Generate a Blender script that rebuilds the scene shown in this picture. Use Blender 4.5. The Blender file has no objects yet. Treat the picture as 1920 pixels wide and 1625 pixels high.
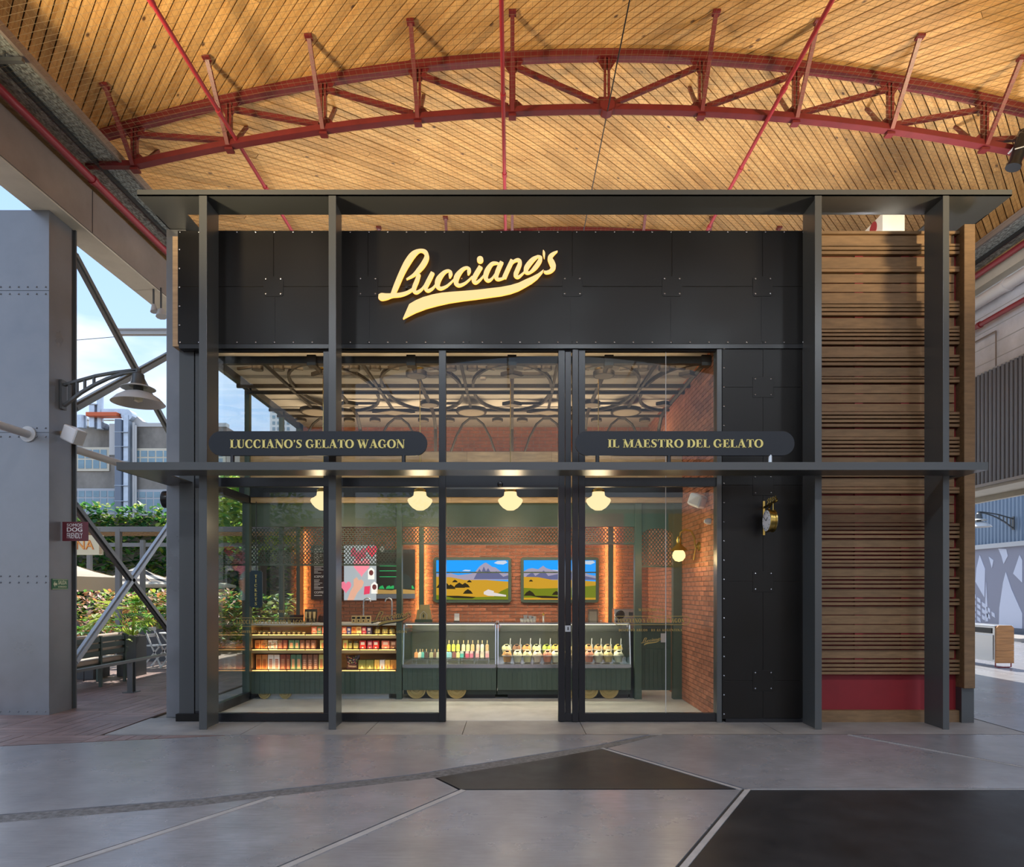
import bpy, bmesh, math, random
from mathutils import Vector, Matrix
R = random.Random(7)
SC = bpy.context.scene
COL = SC.collection
PI = math.pi
# ------------------------------------------------------------------ camera, sky, sun, exposure
F, CX, HY, CZ = 1280.0, 960.0, 1105.0, 1.6          # 24 mm shift lens in pixels, eye height 1.6 m
cam = bpy.data.cameras.new('camera'); cam_o = bpy.data.objects.new('camera', cam); COL.objects.link(cam_o)
cam.sensor_width = 36; cam.lens = 24; cam.shift_y = (HY-812.5)/1920; cam.clip_end = 400
cam_o.location = (0, 0, CZ); cam_o.rotation_euler = (PI/2, 0, 0)
SC.camera = cam_o
w = bpy.data.worlds.new('sky'); SC.world = w; w.use_nodes = True
nt = w.node_tree; nt.nodes.clear()
def N(t, ty, **k):
    n = t.nodes.new(ty)
    for a, b in k.items(): setattr(n, a, b)
    return n
tc = N(nt, 'ShaderNodeTexCoord'); sp = N(nt, 'ShaderNodeSeparateXYZ'); nt.links.new(tc.outputs['Generated'], sp.inputs[0])
rp = N(nt, 'ShaderNodeValToRGB'); nt.links.new(sp.outputs[2], rp.inputs[0])
e = rp.color_ramp.elements
e[0].position = 0.0; e[0].color = (.74, .77, .82, 1); e[1].position = .6; e[1].color = (.27, .47, .82, 1)
q = e.new(.25); q.color = (.43, .60, .90, 1)
mp = N(nt, 'ShaderNodeMapping'); mp.inputs['Scale'].default_value = (1, 1, 2.6); nt.links.new(tc.outputs['Generated'], mp.inputs[0])
ns = N(nt, 'ShaderNodeTexNoise'); ns.inputs['Scale'].default_value = 3.2; ns.inputs['Detail'].default_value = 5; nt.links.new(mp.outputs[0], ns.inputs[0])
cr = N(nt, 'ShaderNodeValToRGB'); cr.color_ramp.elements[0].position = .46; cr.color_ramp.elements[1].position = .68; nt.links.new(ns.outputs[0], cr.inputs[0])
mx = N(nt, 'ShaderNodeMix', data_type='RGBA'); nt.links.new(cr.outputs[0], mx.inputs[0]); nt.links.new(rp.outputs[0], mx.inputs[6]); mx.inputs[7].default_value = (1, .97, .93, 1)
bg = N(nt, 'ShaderNodeBackground'); bg.inputs[1].default_value = .78; nt.links.new(mx.outputs[2], bg.inputs[0])
wo = N(nt, 'ShaderNodeOutputWorld'); nt.links.new(bg.outputs[0], wo.inputs[0])
sun = bpy.data.lights.new('sun', 'SUN'); sun.energy = 4.5; sun.angle = .009; sun.color = (1, .93, .82)
sun_o = bpy.data.objects.new('sun', sun); COL.objects.link(sun_o)
sun_o.rotation_euler = Vector((-.06, -.62, -.78)).to_track_quat('-Z', 'Y').to_euler()
SC.view_settings.view_transform = 'Standard'; SC.view_settings.look = 'None'; SC.view_settings.gamma = 1
SC.view_settings.use_curve_mapping = False; SC.view_settings.exposure = 1.0
SC.cycles.transparent_max_bounces = 24; SC.cycles.max_bounces = 8; SC.cycles.diffuse_bounces = 5
SC.cycles.sample_clamp_indirect = 6; SC.cycles.caustics_reflective = False; SC.cycles.caustics_refractive = False
def lamp(name, kind, loc, energy, color, size=None, size_y=None, aim=None, spread=None, radius=.05, spot=None, blend=.6):
    l = bpy.data.lights.new(name, kind); l.energy = energy; l.color = color
    if kind == 'AREA':
        l.size = size; l.shape = 'SQUARE'
        if size_y: l.shape = 'RECTANGLE'; l.size_y = size_y
        if spread: l.spread = spread
    else: l.shadow_soft_size = radius
    if spot: l.spot_size = spot; l.spot_blend = blend
    o = bpy.data.objects.new(name, l); COL.objects.link(o); o.location = loc
    if aim: o.rotation_euler = Vector(aim).to_track_quat('-Z', 'Y').to_euler()
    return o
# ------------------------------------------------------------------ helpers
def X(px, Y): return (px-CX)*Y/F
def Z(py, Y): return CZ+(HY-py)*Y/F
def FL(px, py):
    Y = CZ*F/(py-HY); return (X(px, Y), Y)
def M(name, col, rough=.5, metal=0., var=0., scale=4., bump=0., bscale=60., rand=0., stretch=(1, 1, 1), rot=0., emit=None, es=0., spec=.5, detail=4., rvar=0., alpha=None, coat=0.):
    m = bpy.data.materials.new(name); m.use_nodes = True; t = m.node_tree; b = t.nodes['Principled BSDF']
    c = (*col, 1); m.diffuse_color = c
    b.inputs['Base Color'].default_value = c; b.inputs['Roughness'].default_value = rough; b.inputs['Metallic'].default_value = metal
    b.inputs['Specular IOR Level'].default_value = spec
    if coat: b.inputs['Coat Weight'].default_value = coat
    if emit: b.inputs['Emission Color'].default_value = (*emit, 1); b.inputs['Emission Strength'].default_value = es
    out = None
    if var or bump or rvar:
        x = N(t, 'ShaderNodeTexCoord'); mp = N(t, 'ShaderNodeMapping'); mp.inputs['Scale'].default_value = stretch; mp.inputs['Rotation'].default_value = (0, 0, rot)
        t.links.new(x.outputs['Object'], mp.inputs[0])
        src = mp.outputs[0]
    if var or rvar:
        n = N(t, 'ShaderNodeTexNoise'); n.inputs['Scale'].default_value = scale; n.inputs['Detail'].default_value = detail; n.inputs['Roughness'].default_value = .6
        t.links.new(src, n.inputs[0])
    if var:
        r = N(t, 'ShaderNodeValToRGB'); r.color_ramp.elements[0].position = .3; r.color_ramp.elements[1].position = .72
        r.color_ramp.elements[0].color = (*[max(0, v*(1-var)) for v in col], 1); r.color_ramp.elements[1].color = (*[min(1, v*(1+var)) for v in col], 1)
        t.links.new(n.outputs[0], r.inputs[0]); out = r.outputs[0]
    if rvar:
        mr = N(t, 'ShaderNodeMapRange'); mr.inputs[1].default_value = .3; mr.inputs[2].default_value = .7; mr.inputs[3].default_value = rough-rvar; mr.inputs[4].default_value = rough+rvar
        t.links.new(n.outputs[0], mr.inputs[0]); t.links.new(mr.outputs[0], b.inputs['Roughness'])
    if rand:
        oi = N(t, 'ShaderNodeObjectInfo'); mr = N(t, 'ShaderNodeMapRange'); mr.inputs[3].default_value = 1-rand; mr.inputs[4].default_value = 1+rand
        t.links.new(oi.outputs['Random'], mr.inputs[0]); hs = N(t, 'ShaderNodeHueSaturation'); t.links.new(mr.outputs[0], hs.inputs['Value'])
        if out: t.links.new(out, hs.inputs['Color'])
        else: hs.inputs['Color'].default_value = c
        out = hs.outputs[0]
    if out: t.links.new(out, b.inputs['Base Color'])
    if bump:
        n2 = N(t, 'ShaderNodeTexNoise'); n2.inputs['Scale'].default_value = bscale; n2.inputs['Detail'].default_value = 3; t.links.new(src, n2.inputs[0])
        bp = N(t, 'ShaderNodeBump'); bp.inputs['Strength'].default_value = bump; bp.inputs['Distance'].default_value = .02; t.links.new(n2.outputs[0], bp.inputs['Height']); t.links.new(bp.outputs[0], b.inputs['Normal'])
    return m
def glass_mat(name, tint=(.9, .95, .93), ior=1.45, rough=0.0):
    m = bpy.data.materials.new(name); m.use_nodes = True; t = m.node_tree; t.nodes.clear()
    fr = N(t, 'ShaderNodeFresnel'); gm = N(t, 'ShaderNodeNewGeometry'); ri = N(t, 'ShaderNodeMapRange'); ri.inputs[3].default_value = ior; ri.inputs[4].default_value = 1/ior; t.links.new(gm.outputs['Backfacing'], ri.inputs[0]); t.links.new(ri.outputs[0], fr.inputs[0])
    tr = N(t, 'ShaderNodeBsdfTransparent'); tr.inputs[0].default_value = (*tint, 1)
    gl = N(t, 'ShaderNodeBsdfGlossy'); gl.inputs['Roughness'].default_value = rough
    mx = N(t, 'ShaderNodeMixShader'); o = N(t, 'ShaderNodeOutputMaterial')
    t.links.new(fr.outputs[0], mx.inputs[0]); t.links.new(tr.outputs[0], mx.inputs[1]); t.links.new(gl.outputs[0], mx.inputs[2]); t.links.new(mx.outputs[0], o.inputs[0])
    return m
def E(name, col, s):
    m = bpy.data.materials.new(name); m.use_nodes = True; t = m.node_tree; t.nodes.clear(); m.diffuse_color = (*col, 1)
    x = N(t, 'ShaderNodeEmission'); x.inputs[0].default_value = (*col, 1); x.inputs[1].default_value = s; o = N(t, 'ShaderNodeOutputMaterial'); t.links.new(x.outputs[0], o.inputs[0]); return m
def wloc(o):
    v = Vector((0, 0, 0))
    while o is not None: v += o.location; o = o.parent
    return v
class MB:
    def __init__(s): s.v = []; s.f = []; s.mi = []
    def add(s, vs, fs, mi=0):
        b = len(s.v); s.v += [tuple(v) for v in vs]
        for f in fs: s.f.append(tuple(i+b for i in f)); s.mi.append(mi)
        return s
    def box(s, x0, x1, y0, y1, z0, z1, mi=0):
        return s.add([(x0, y0, z0), (x1, y0, z0), (x1, y1, z0), (x0, y1, z0), (x0, y0, z1), (x1, y0, z1), (x1, y1, z1), (x0, y1, z1)],
                     [(0, 3, 2, 1), (4, 5, 6, 7), (0, 1, 5, 4), (1, 2, 6, 5), (2, 3, 7, 6), (3, 0, 4, 7)], mi)
    def bar(s, a, b, w, h, up=(0, 0, 1), mi=0):
        a = Vector(a); b = Vector(b); d = (b-a).normalized(); u = Vector(up)
        if abs(d.dot(u)) > .99: u = Vector((0, 1, 0))
        r = d.cross(u).normalized(); u = r.cross(d).normalized(); r *= w/2; u *= h/2
        return s.add([a-r-u, a+r-u, a+r+u, a-r+u, b-r-u, b+r-u, b+r+u, b-r+u], [(0, 1, 2, 3), (7, 6, 5, 4), (0, 4, 5, 1), (1, 5, 6, 2), (2, 6, 7, 3), (3, 7, 4, 0)], mi)
    def tube(s, pts, r, n=8, mi=0, closed=False, flat=1.):
        pts = [Vector(p) for p in pts]; k = len(pts); rs = r if isinstance(r, (list, tuple)) else [r]*k; vs = []; fs = []
        prev = None
        for i, p in enumerate(pts):
            d = (pts[(i+1) % k]-pts[i-1]) if closed or 0 < i < k-1 else (pts[1]-pts[0] if i == 0 else pts[-1]-pts[-2])
            d.normalize()
            if prev is None:
                u = Vector((0, 0, 1)) if abs(d.z) < .95 else Vector((0, 1, 0))
            else: u = prev
            rr = d.cross(u).normalized(); u = rr.cross(d).normalized(); prev = u
            for j in range(n):
                a = 2*PI*j/n+PI/n; vs.append(p+rr*(math.cos(a)*rs[i])+u*(math.sin(a)*rs[i]*flat))
        m = k if closed else k-1
        for i in range(m):
            for j in range(n):
                a = i*n+j; b = i*n+(j+1) % n; c = ((i+1) % k)*n
                fs.append((a, b, c+(j+1) % n, c+j))
        if not closed: fs += [tuple(range(n-1, -1, -1)), tuple(range((k-1)*n, k*n))]
        return s.add(vs, fs, mi)
    def cyl(s, a, b, r, n=16, r2=None, mi=0): return s.tube([a, b], [r, r if r2 is None else r2], n, mi)
    def lathe(s, prof, c, n=24, axis='z', mi=0):
        vs = []; fs = []; k = len(prof)
        for (r, h) in prof:
            for j in range(n):
                a = 2*PI*j/n; x, y = r*math.cos(a), r*math.sin(a)
                p = {'z': (x, y, h), 'y': (x, h, y), 'x': (h, x, y)}[axis]
                vs.append((c[0]+p[0], c[1]+p[1], c[2]+p[2]))
        for i in range(k-1):
            for j in range(n): fs.append((i*n+j, i*n+(j+1) % n, (i+1)*n+(j+1) % n, (i+1)*n+j))
        if prof[0][0] > 1e-4: fs.append(tuple(range(n-1, -1, -1)))
        if prof[-1][0] > 1e-4: fs.append(tuple(range((k-1)*n, k*n)))
        return s.add(vs, fs, mi)
    def prism(s, poly, fn, mi=0):            # fn(u, v, t) -> point, t in 0..1
        n = len(poly); vs = [fn(u, v, 0) for u, v in poly]+[fn(u, v, 1) for u, v in poly]
        return s.add(vs, [tuple(range(n)), tuple(range(2*n-1, n-1, -1))]+[(i, i+n, (i+1) % n+n, (i+1) % n) for i in range(n)], mi)
    def xz(s, poly, y0, y1, mi=0): return s.prism(poly, lambda u, v, t: (u, y0+(y1-y0)*t, v), mi)
    def xy(s, poly, z0, z1, mi=0): return s.prism(poly, lambda u, v, t: (u, v, z1+(z0-z1)*t), mi)
    def yz(s, poly, x0, x1, mi=0): return s.prism(poly, lambda u, v, t: (x0+(x1-x0)*t, u, v), mi)
    def ribbon(s, pts, fn, closed=False, mi=0):   # pts (u, v, width) -> solid strip
        k = len(pts); L = []; Rr = []
        for i in range(k):
            a = pts[i-1] if (closed or i > 0) else pts[0]; b = pts[(i+1) % k] if (closed or i < k-1) else pts[-1]
            dx, dy = b[0]-a[0], b[1]-a[1]; l = math.hypot(dx, dy) or 1; nx, ny = -dy/l, dx/l; h = pts[i][2]/2
            L.append((pts[i][0]+nx*h, pts[i][1]+ny*h)); Rr.append((pts[i][0]-nx*h, pts[i][1]-ny*h))
        vs = []
        for t in (0, 1):
            vs += [fn(u, v, t) for u, v in L]+[fn(u, v, t) for u, v in Rr]
        fs = []
        for i in range(k if closed else k-1):
            j = (i+1) % k
            fs += [(i, j, k+j, k+i), (2*k+i, 3*k+i, 3*k+j, 2*k+j), (i, 2*k+i, 2*k+j, j), (k+i, k+j, 3*k+j, 3*k+i)]
        if not closed: fs += [(0, k, 3*k, 2*k), (k-1, 3*k-1, 4*k-1, 2*k-1)]
        return s.add(vs, fs, mi)
    def mesh(s, name, mats, off=Vector((0, 0, 0)), smooth=None):
        me = bpy.data.meshes.new(name); me.from_pydata([Vector(v)-off for v in s.v], [], s.f)
        for m in (mats if isinstance(mats, (list, tuple)) else [mats]): me.materials.append(m)
        me.polygons.foreach_set('material_index', s.mi)
        bm = bmesh.new(); bm.from_mesh(me); bmesh.ops.recalc_face_normals(bm, faces=bm.faces); bm.to_mesh(me); bm.free()
        if smooth:
            me.polygons.foreach_set('use_smooth', [True]*len(me.polygons)); me.set_sharp_from_angle(angle=math.radians(smooth))
        return me
    def build(s, name, mats, parent=None, smooth=None, bevel=0, label=None, kind=None):
        o = bpy.data.objects.new(name, s.mesh(name, mats, wloc(parent), smooth)); COL.objects.link(o); o.parent = parent
        if bevel:
            b = o.modifiers.new('bevel', 'BEVEL'); b.width = bevel; b.segments = 2; b.limit_method = 'ANGLE'
        if label: o['label'] = label
        if kind: o['kind'] = kind
        return o
def tag(o, label, cat=None, group=None, kind=None):
    o['label'] = label
    if cat: o['category'] = cat
    if group: o['group'] = group
    if kind: o['kind'] = kind
    return o
def root(name, loc, label=None, cat=None, group=None, kind=None):
    o = bpy.data.objects.new(name, None); COL.objects.link(o); o.location = loc; o.empty_display_size = .1
    if label: o['label'] = label
    if cat: o['category'] = cat
    if group: o['group'] = group
    if kind: o['kind'] = kind
    return o
def struct(o, label=None):
    o['kind'] = 'structure'
    if label: o['label'] = label
    return o
def share(name, me, loc, parent=None, rot=None, scale=None):
    o = bpy.data.objects.new(name, me); COL.objects.link(o); o.parent = parent
    o.location = Vector(loc)-wloc(parent)
    if rot: o.rotation_euler = rot
    if scale: o.scale = scale
    return o
def copy_tree(o, parent=None):
    c = o.copy(); COL.objects.link(c); c.parent = parent
    for ch in list(o.children): copy_tree(ch, c)
    return c
ORD = 'first second third fourth fifth sixth seventh eighth ninth tenth eleventh twelfth thirteenth fourteenth fifteenth sixteenth seventeenth eighteenth nineteenth twentieth'.split()
def arc(cx, cy, a, b, t0, t1, n=14): return [(cx+a*math.cos(math.radians(t0+(t1-t0)*i/n)), cy+b*math.sin(math.radians(t0+(t1-t0)*i/n))) for i in range(n+1)]
def clip(poly, a, b, c):          # keep a*x+b*y <= c
    out = []
    for i in range(len(poly)):
        p, q = poly[i], poly[(i+1) % len(poly)]; dp = a*p[0]+b*p[1]-c; dq = a*q[0]+b*q[1]-c
        if dp <= 0: out.append(p)
        if dp*dq < 0: t = dp/(dp-dq); out.append((p[0]+(q[0]-p[0])*t, p[1]+(q[1]-p[1])*t))
    return out
def inset(poly, d):
    n = len(poly); A = sum(poly[i][0]*poly[(i+1) % n][1]-poly[(i+1) % n][0]*poly[i][1] for i in range(n))
    if A < 0: poly = poly[::-1]
    out = []
    for i in range(n):
        p0, p1, p2 = Vector(poly[i-1]), Vector(poly[i]), Vector(poly[(i+1) % n])
        d1 = (p1-p0).normalized(); d2 = (p2-p1).normalized(); n1 = Vector((-d1.y, d1.x)); n2 = Vector((-d2.y, d2.x))
        k = 1+n1.dot(n2); m = (n1+n2)/max(k, .25); out.append(tuple(p1+m*d))
    return out
def text_mesh(name, body, size, depth, mat, loc, rot, parent=None, width=None, align='CENTER', weight=0):
    c = bpy.data.curves.new(name, 'FONT'); c.body = body; c.size = size; c.align_x = align; c.align_y = 'CENTER'; c.extrude = depth; c.resolution_u = 3; c.offset = weight
    t = bpy.data.objects.new(name, c); COL.objects.link(t); dg = bpy.context.evaluated_depsgraph_get(); dg.update()
    me = bpy.data.meshes.new_from_object(t.evaluated_get(dg)); bpy.data.objects.remove(t); bpy.data.curves.remove(c)
    me.name = name; me.materials.clear(); me.materials.append(mat)
    if width:
        xs = [v.co.x for v in me.vertices]; k = width/max(1e-6, max(xs)-min(xs))
        for v in me.vertices: v.co.x *= k
    return share(name, me, loc, parent, rot)
# ------------------------------------------------------------------ lettering: a bold serif and the shop's script
TK, TN = .24, .065
def _st(x, w=TK, y0=0, y1=1): return [(x, y0, w), (x, y1, w)]
def _sf(x, y, w): return [(x-w/2-.07, y, .055), (x+w/2+.07, y, .055)]
def _ar(cx, cy, a, b, t0, t1, th=TK, n=20):
    return [(cx+a*math.cos(math.radians(t)), cy+b*math.sin(math.radians(t)), TN+(th-TN)*abs(math.cos(math.radians(t)))**1.4) for t in [t0+(t1-t0)*i/n for i in range(n+1)]]
B0, B1 = .0275, .9725
G = {
 'I': (.46, [_st(.23), _sf(.23, B0, TK), _sf(.23, B1, TK)]),
 'L': (.72, [_st(.22), _sf(.22, B1, TK), [(.03, B0, .055), (.68, B0, .055)], [(.58, .03, .03), (.66, .07, .09), (.67, .26, .03)]]),
 'E': (.74, [_st(.22), [(.03, B1, .055), (.64, B1, .055)], [(.03, B0, .055), (.68, B0, .055)], [(.3, .51, .05), (.5, .51, .05)], [(.52, .36, .04), (.51, .51, .07), (.52, .66, .04)], [(.6, .97, .05), (.62, .86, .07), (.62, .72, .02)], [(.6, .03, .05), (.66, .14, .08), (.67, .28, .02)]]),
 'T': (.78, [_st(.39), _sf(.39, B0, TK), [(.05, B1, .055), (.73, B1, .055)], [(.1, .97, .05), (.07, .86, .07), (.05, .7, .02)], [(.68, .97, .05), (.71, .86, .07), (.73, .7, .02)]]),
 'D': (.88, [_st(.22), [(.03, B0, .055), (.42, B0, .055)], [(.03, B1, .055), (.42, B1, .055)], _ar(.38, .5, .36, .473, -90, 90)]),
 'O': (.92, [_ar(.46, .5, .34, .473, 0, 360, n=32)]),
 'C': (.84, [_ar(.44, .5, .32, .473, 48, 312, n=28), [(.66, .62, .02), (.69, .74, .07), (.69, .95, .05)], [(.66, .14, .05), (.72, .24, .06), (.73, .33, .02)]]),
 'G': (.92, [_ar(.44, .5, .32, .473, 48, 300, n=28), [(.66, .62, .02), (.69, .74, .07), (.69, .95, .05)], [(.68, .06, .2), (.68, .42, .2)], [(.5, .42, .05), (.88, .42, .05)], [(.55, .05, .07), (.68, .12, .1)]]),
 'U': (.86, [_st(.2, y0=.3), _sf(.2, B1, TK), [(.68, .3, TN), (.68, 1, TN)], _sf(.68, B1, TN), [(.2, .32, TK), (.23, .16, .22), (.33, .06, .15), (.46, .035, .075), (.58, .07, .065), (.66, .18, TN), (.68, .32, TN)]]),
 'A': (.9, [[(.13, 0, TN), (.41, .98, TN)], [(.4, 1, .22), (.7, 0, .25)], [(.22, .3, .05), (.6, .3, .05)], _sf(.13, B0, .1), _sf(.7, B0, .24)]),
 'N': (.96, [[(.17, 0, TN), (.17, 1, TN)], [(.16, 1, .22), (.78, 0, .22)], [(.79, 0, TN), (.79, 1, TN)], _sf(.17, B0, .08), _sf(.79, B1, .08), [(.02, B1, .055), (.2, B1, .055)]]),
 'M': (1.14, [[(.17, 0, TN), (.17, 1, TN)], [(.18, 1, .22), (.52, .04, .22)], [(.52, .02, TN), (.86, 1, TN)], _st(.92), _sf(.17, B0, .08), _sf(.92, B0, TK), _sf(.92, B1, TK), [(.02, B1, .055), (.2, B1, .055)]]),
 'W': (1.26, [[(.16, 1, .22), (.42, 0, .22)], [(.43, 0, TN), (.64, 1, TN)], [(.58, 1, .22), (.84, 0, .22)], [(.85, 0, TN), (1.1, 1, TN)], _sf(.16, B1, .2), _sf(.6, B1, .2), _sf(1.1, B1, .08)]),
 'R': (.88, [_st(.22), _sf(.22, B0, TK), [(.03, B1, .055), (.4, B1, .055)], [(.3, .5, .05), (.4, .5, .05)], _ar(.38, .735, .23, .237, -90, 90, .21), [(.44, .5, .2), (.68, .04, .2)], [(.66, .03, .06), (.86, .03, .06)]]),
 'S': (.7, [[(.6, .8, .03), (.52, .93, .06), (.36, .965, .07), (.2, .9, .13), (.16, .76, .18), (.24, .62, .22), (.42, .47, .24), (.54, .32, .2), (.5, .13, .14), (.34, .035, .07), (.18, .07, .06), (.1, .22, .03)], [(.57, .7, .02), (.6, .84, .06), (.6, .98, .04)], [(.11, .32, .02), (.08, .16, .06), (.08, .02, .04)]]),
 'K': (.9, [_st(.22), _sf(.22, B0, TK), _sf(.22, B1, TK), [(.3, .42, TN), (.7, 1, TN)], _sf(.7, B1, .08), [(.42, .58, .22), (.72, 0, .24)], _sf(.73, B0, .22)]),
 'B': (.84, [_st(.22), [(.03, B0, .055), (.4, B0, .055)], [(.03, B1, .055), (.38, B1, .055)], [(.3, .52, .05), (.4, .52, .05)], _ar(.36, .745, .22, .227, -90, 90, .2), _ar(.38, .27, .28, .243, -90, 90, .22)]),
 "'": (.28, [[(.13, .94, .16), (.17, .84, .14), (.15, .74, .07), (.08, .64, .02)]]),
 '-': (.4, [[(.1, .5, .06), (.32, .5, .06)]]),
 ' ': (.32, []),
}
def serif(mb, s, fn, W, H=None, sp=.0):
    adv = sum(G[c][0]+sp for c in s); k = W/adv; H = H or k; x = 0
    for ch in s:
        for r in G[ch][1]: mb.ribbon([(p[0]*k+x*k, p[1]*H, p[2]*(k+H)/2) for p in r], fn)
        x += G[ch][0]+sp
    return mb
def smooth_path(pts, n=6):
    out = []; k = len(pts)
    for i in range(k-1):
        p0, p1, p2, p3 = pts[max(0, i-1)], pts[i], pts[i+1], pts[min(k-1, i+2)]
        for j in range(n):
            t = j/n; out.append(tuple(.5*((2*p1[a])+(-p0[a]+p2[a])*t+(2*p0[a]-5*p1[a]+4*p2[a]-p3[a])*t*t+(-p0[a]+3*p1[a]-3*p2[a]+p3[a])*t**3) for a in range(3)))
    out.append(pts[-1]); return out
_c = [(772, 350, 14), (778, 325, 36), (783, 302, 32), (758, 284, 20), (716, 305, 34), (668, 365, 56), (656, 422, 50), (684, 452, 30), (735, 436, 19), (775, 405, 14), (812, 368, 10)]
SCRIPT = [[(98, 530, 40), (125, 532, 74), (170, 530, 62), (225, 520, 40), (300, 513, 36), (370, 492, 28), (430, 455, 20)],
 [(232, 512, 44), (266, 430, 54), (322, 300, 58), (376, 200, 66), (430, 128, 58), (490, 94, 28), (540, 108, 42), (555, 155, 48), (528, 216, 54), (482, 276, 46), (430, 326, 26), (362, 366, 6)],
 [(482, 318, 34), (462, 378, 42), (440, 432, 42), (432, 470, 40), (458, 490, 28), (505, 462, 18), (545, 410, 10)],
 [(612, 302, 40), (588, 350, 45), (560, 405, 45), (543, 445, 42), (566, 474, 28), (610, 452, 18), (645, 410, 10)],
 _c, [(x+176, y-29, w) for x, y, w in _c],
 [(1068, 246, 46), (1042, 288, 48), (1012, 340, 48), (1000, 375, 44), (1020, 398, 26), (1060, 372, 18), (1100, 325, 10)],
 [(1250, 222, 8), (1215, 212, 20), (1172, 222, 34), (1130, 282, 52), (1114, 342, 48), (1138, 378, 28), (1180, 352, 16), (1238, 260, 10)],
 [(1268, 202, 40), (1240, 258, 46), (1218, 318, 44), (1216, 350, 40), (1240, 366, 24), (1300, 350, 12)],
 [(1368, 184, 44), (1330, 262, 45), (1290, 352, 46)],
 [(1325, 285, 8), (1372, 205, 20), (1420, 182, 28), (1440, 212, 42), (1412, 285, 46), (1398, 325, 42), (1424, 344, 26), (1470, 308, 14), (1500, 270, 8)],
 [(1660, 92, 6), (1668, 122, 24), (1672, 166, 5)],
 [(1796, 100, 5), (1752, 128, 34), (1724, 164, 48), (1744, 212, 60), (1756, 252, 54), (1730, 288, 36), (1690, 300, 26), (1668, 290, 10)]]
SCRIPT_O = [(1610, 148, 18), (1558, 184, 46), (1505, 250, 52), (1498, 292, 42), (1530, 303, 20), (1584, 255, 42), (1626, 196, 44), (1636, 162, 32)]
SW_T = [(390, 605), (450, 570), (520, 540), (610, 514), (700, 497), (800, 488), (900, 481), (1030, 470), (1150, 456), (1260, 443), (1350, 426), (1430, 402), (1500, 368), (1558, 343), (1610, 316), (1664, 276)]
SW_B = [(330, 742), (385, 712), (450, 680), (550, 642), (650, 615), (770, 588), (900, 568), (1030, 552), (1150, 535), (1260, 520), (1350, 500), (1425, 473), (1490, 438), (1552, 402), (1606, 360), (1656, 300)]
def script(mb, fn, kw=.86):                     # fn(u, v, t), u right, v down in the 1920-wide tracing
    for r in SCRIPT: mb.ribbon([(a, b, c*kw) for a, b, c in smooth_path(r)], fn)
    o = smooth_path(SCRIPT_O+[SCRIPT_O[0]]); mb.ribbon([(a, b, c*kw) for a, b, c in o[:-1]], fn, closed=True)
    mb.prism([(1062+30*math.cos(a*PI/10), 180+30*math.sin(a*PI/10)) for a in range(20)], fn)
    k = len(SW_T); vs = [fn(u, v, t) for t in (0, 1) for (u, v) in SW_T+SW_B]; fs = []
    for i in range(k-1):
        fs += [(i, i+1, k+i+1, k+i), (2*k+i, 3*k+i, 3*k+i+1, 2*k+i+1), (i, 2*k+i, 2*k+i+1, i+1), (k+i, k+i+1, 3*k+i+1, 3*k+i)]
    fs += [(0, k, 3*k, 2*k), (k-1, 3*k-1, 4*k-1, 2*k-1)]; mb.add(vs, fs)
    return mb
# ------------------------------------------------------------------ materials
def concrete(name, col, rough):
    m = M(name, col, rough); t = m.node_tree; b = t.nodes['Principled BSDF']; x = N(t, 'ShaderNodeTexCoord'); last = None
    for sc, de, lo, hi, p0, p1, st in ((.55, 8, .74, 1.14, .32, .66, 1), (3.4, 6, .84, 1.08, .3, .7, 1), (5.0, 3, .90, 1.06, .35, .65, 9)):
        mp = N(t, 'ShaderNodeMapping'); mp.inputs['Scale'].default_value = (1, st, 1); mp.inputs['Rotation'].default_value = (0, 0, .5*st/9); t.links.new(x.outputs['Object'], mp.inputs[0])
        n = N(t, 'ShaderNodeTexNoise'); n.inputs['Scale'].default_value = sc; n.inputs['Detail'].default_value = de; n.inputs['Roughness'].default_value = .62; t.links.new(mp.outputs[0], n.inputs[0])
        r = N(t, 'ShaderNodeMapRange'); r.inputs[1].default_value = p0; r.inputs[2].default_value = p1; r.inputs[3].default_value = lo; r.inputs[4].default_value = hi; t.links.new(n.outputs[0], r.inputs[0])
        if last is None: last = r.outputs[0]; rr = N(t, 'ShaderNodeMapRange'); rr.inputs[1].default_value = .3; rr.inputs[2].default_value = .7; rr.inputs[3].default_value = rough+.12; rr.inputs[4].default_value = rough-.06; t.links.new(n.outputs[0], rr.inputs[0]); t.links.new(rr.outputs[0], b.inputs['Roughness'])
        else:
            q = N(t, 'ShaderNodeMath', operation='MULTIPLY'); t.links.new(last, q.inputs[0]); t.links.new(r.outputs[0], q.inputs[1]); last = q.outputs[0]
    hs = N(t, 'ShaderNodeHueSaturation'); hs.inputs['Color'].default_value = (*col, 1); t.links.new(last, hs.inputs['Value']); t.links.new(hs.outputs[0], b.inputs['Base Color'])
    return m
m_conc = concrete('concrete', (.255, .256, .276), .25)
m_conc2 = M('concrete_strip', (.28, .265, .255), .5, var=.22, scale=2.2, detail=8, bump=.06)
m_dark = M('dark_floor', (.022, .022, .024), .42, var=.35, scale=2.0, detail=8, rvar=.08, spec=.25)
m_joint = M('joint', (.05, .045, .04), .8)
m_chan = M('channel', (.13, .13, .135), .65, var=.5, scale=22, bump=.5, bscale=35)
m_deck = M('deck_wood', (.20, .135, .125), .5, var=.25, scale=3, stretch=(1, 1, 1), rand=.16)
m_black = M('black_metal', (.0105, .0095, .0085), .36, var=.1, scale=1.2, rvar=.05, bump=.05, bscale=3, spec=.28, detail=1)
m_frame = M('black_frame', (.012, .013, .016), .3, spec=.5)
m_steel = M('painted_steel', (.072, .077, .079), .32, var=.04, scale=1, spec=.6, detail=1)
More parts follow.
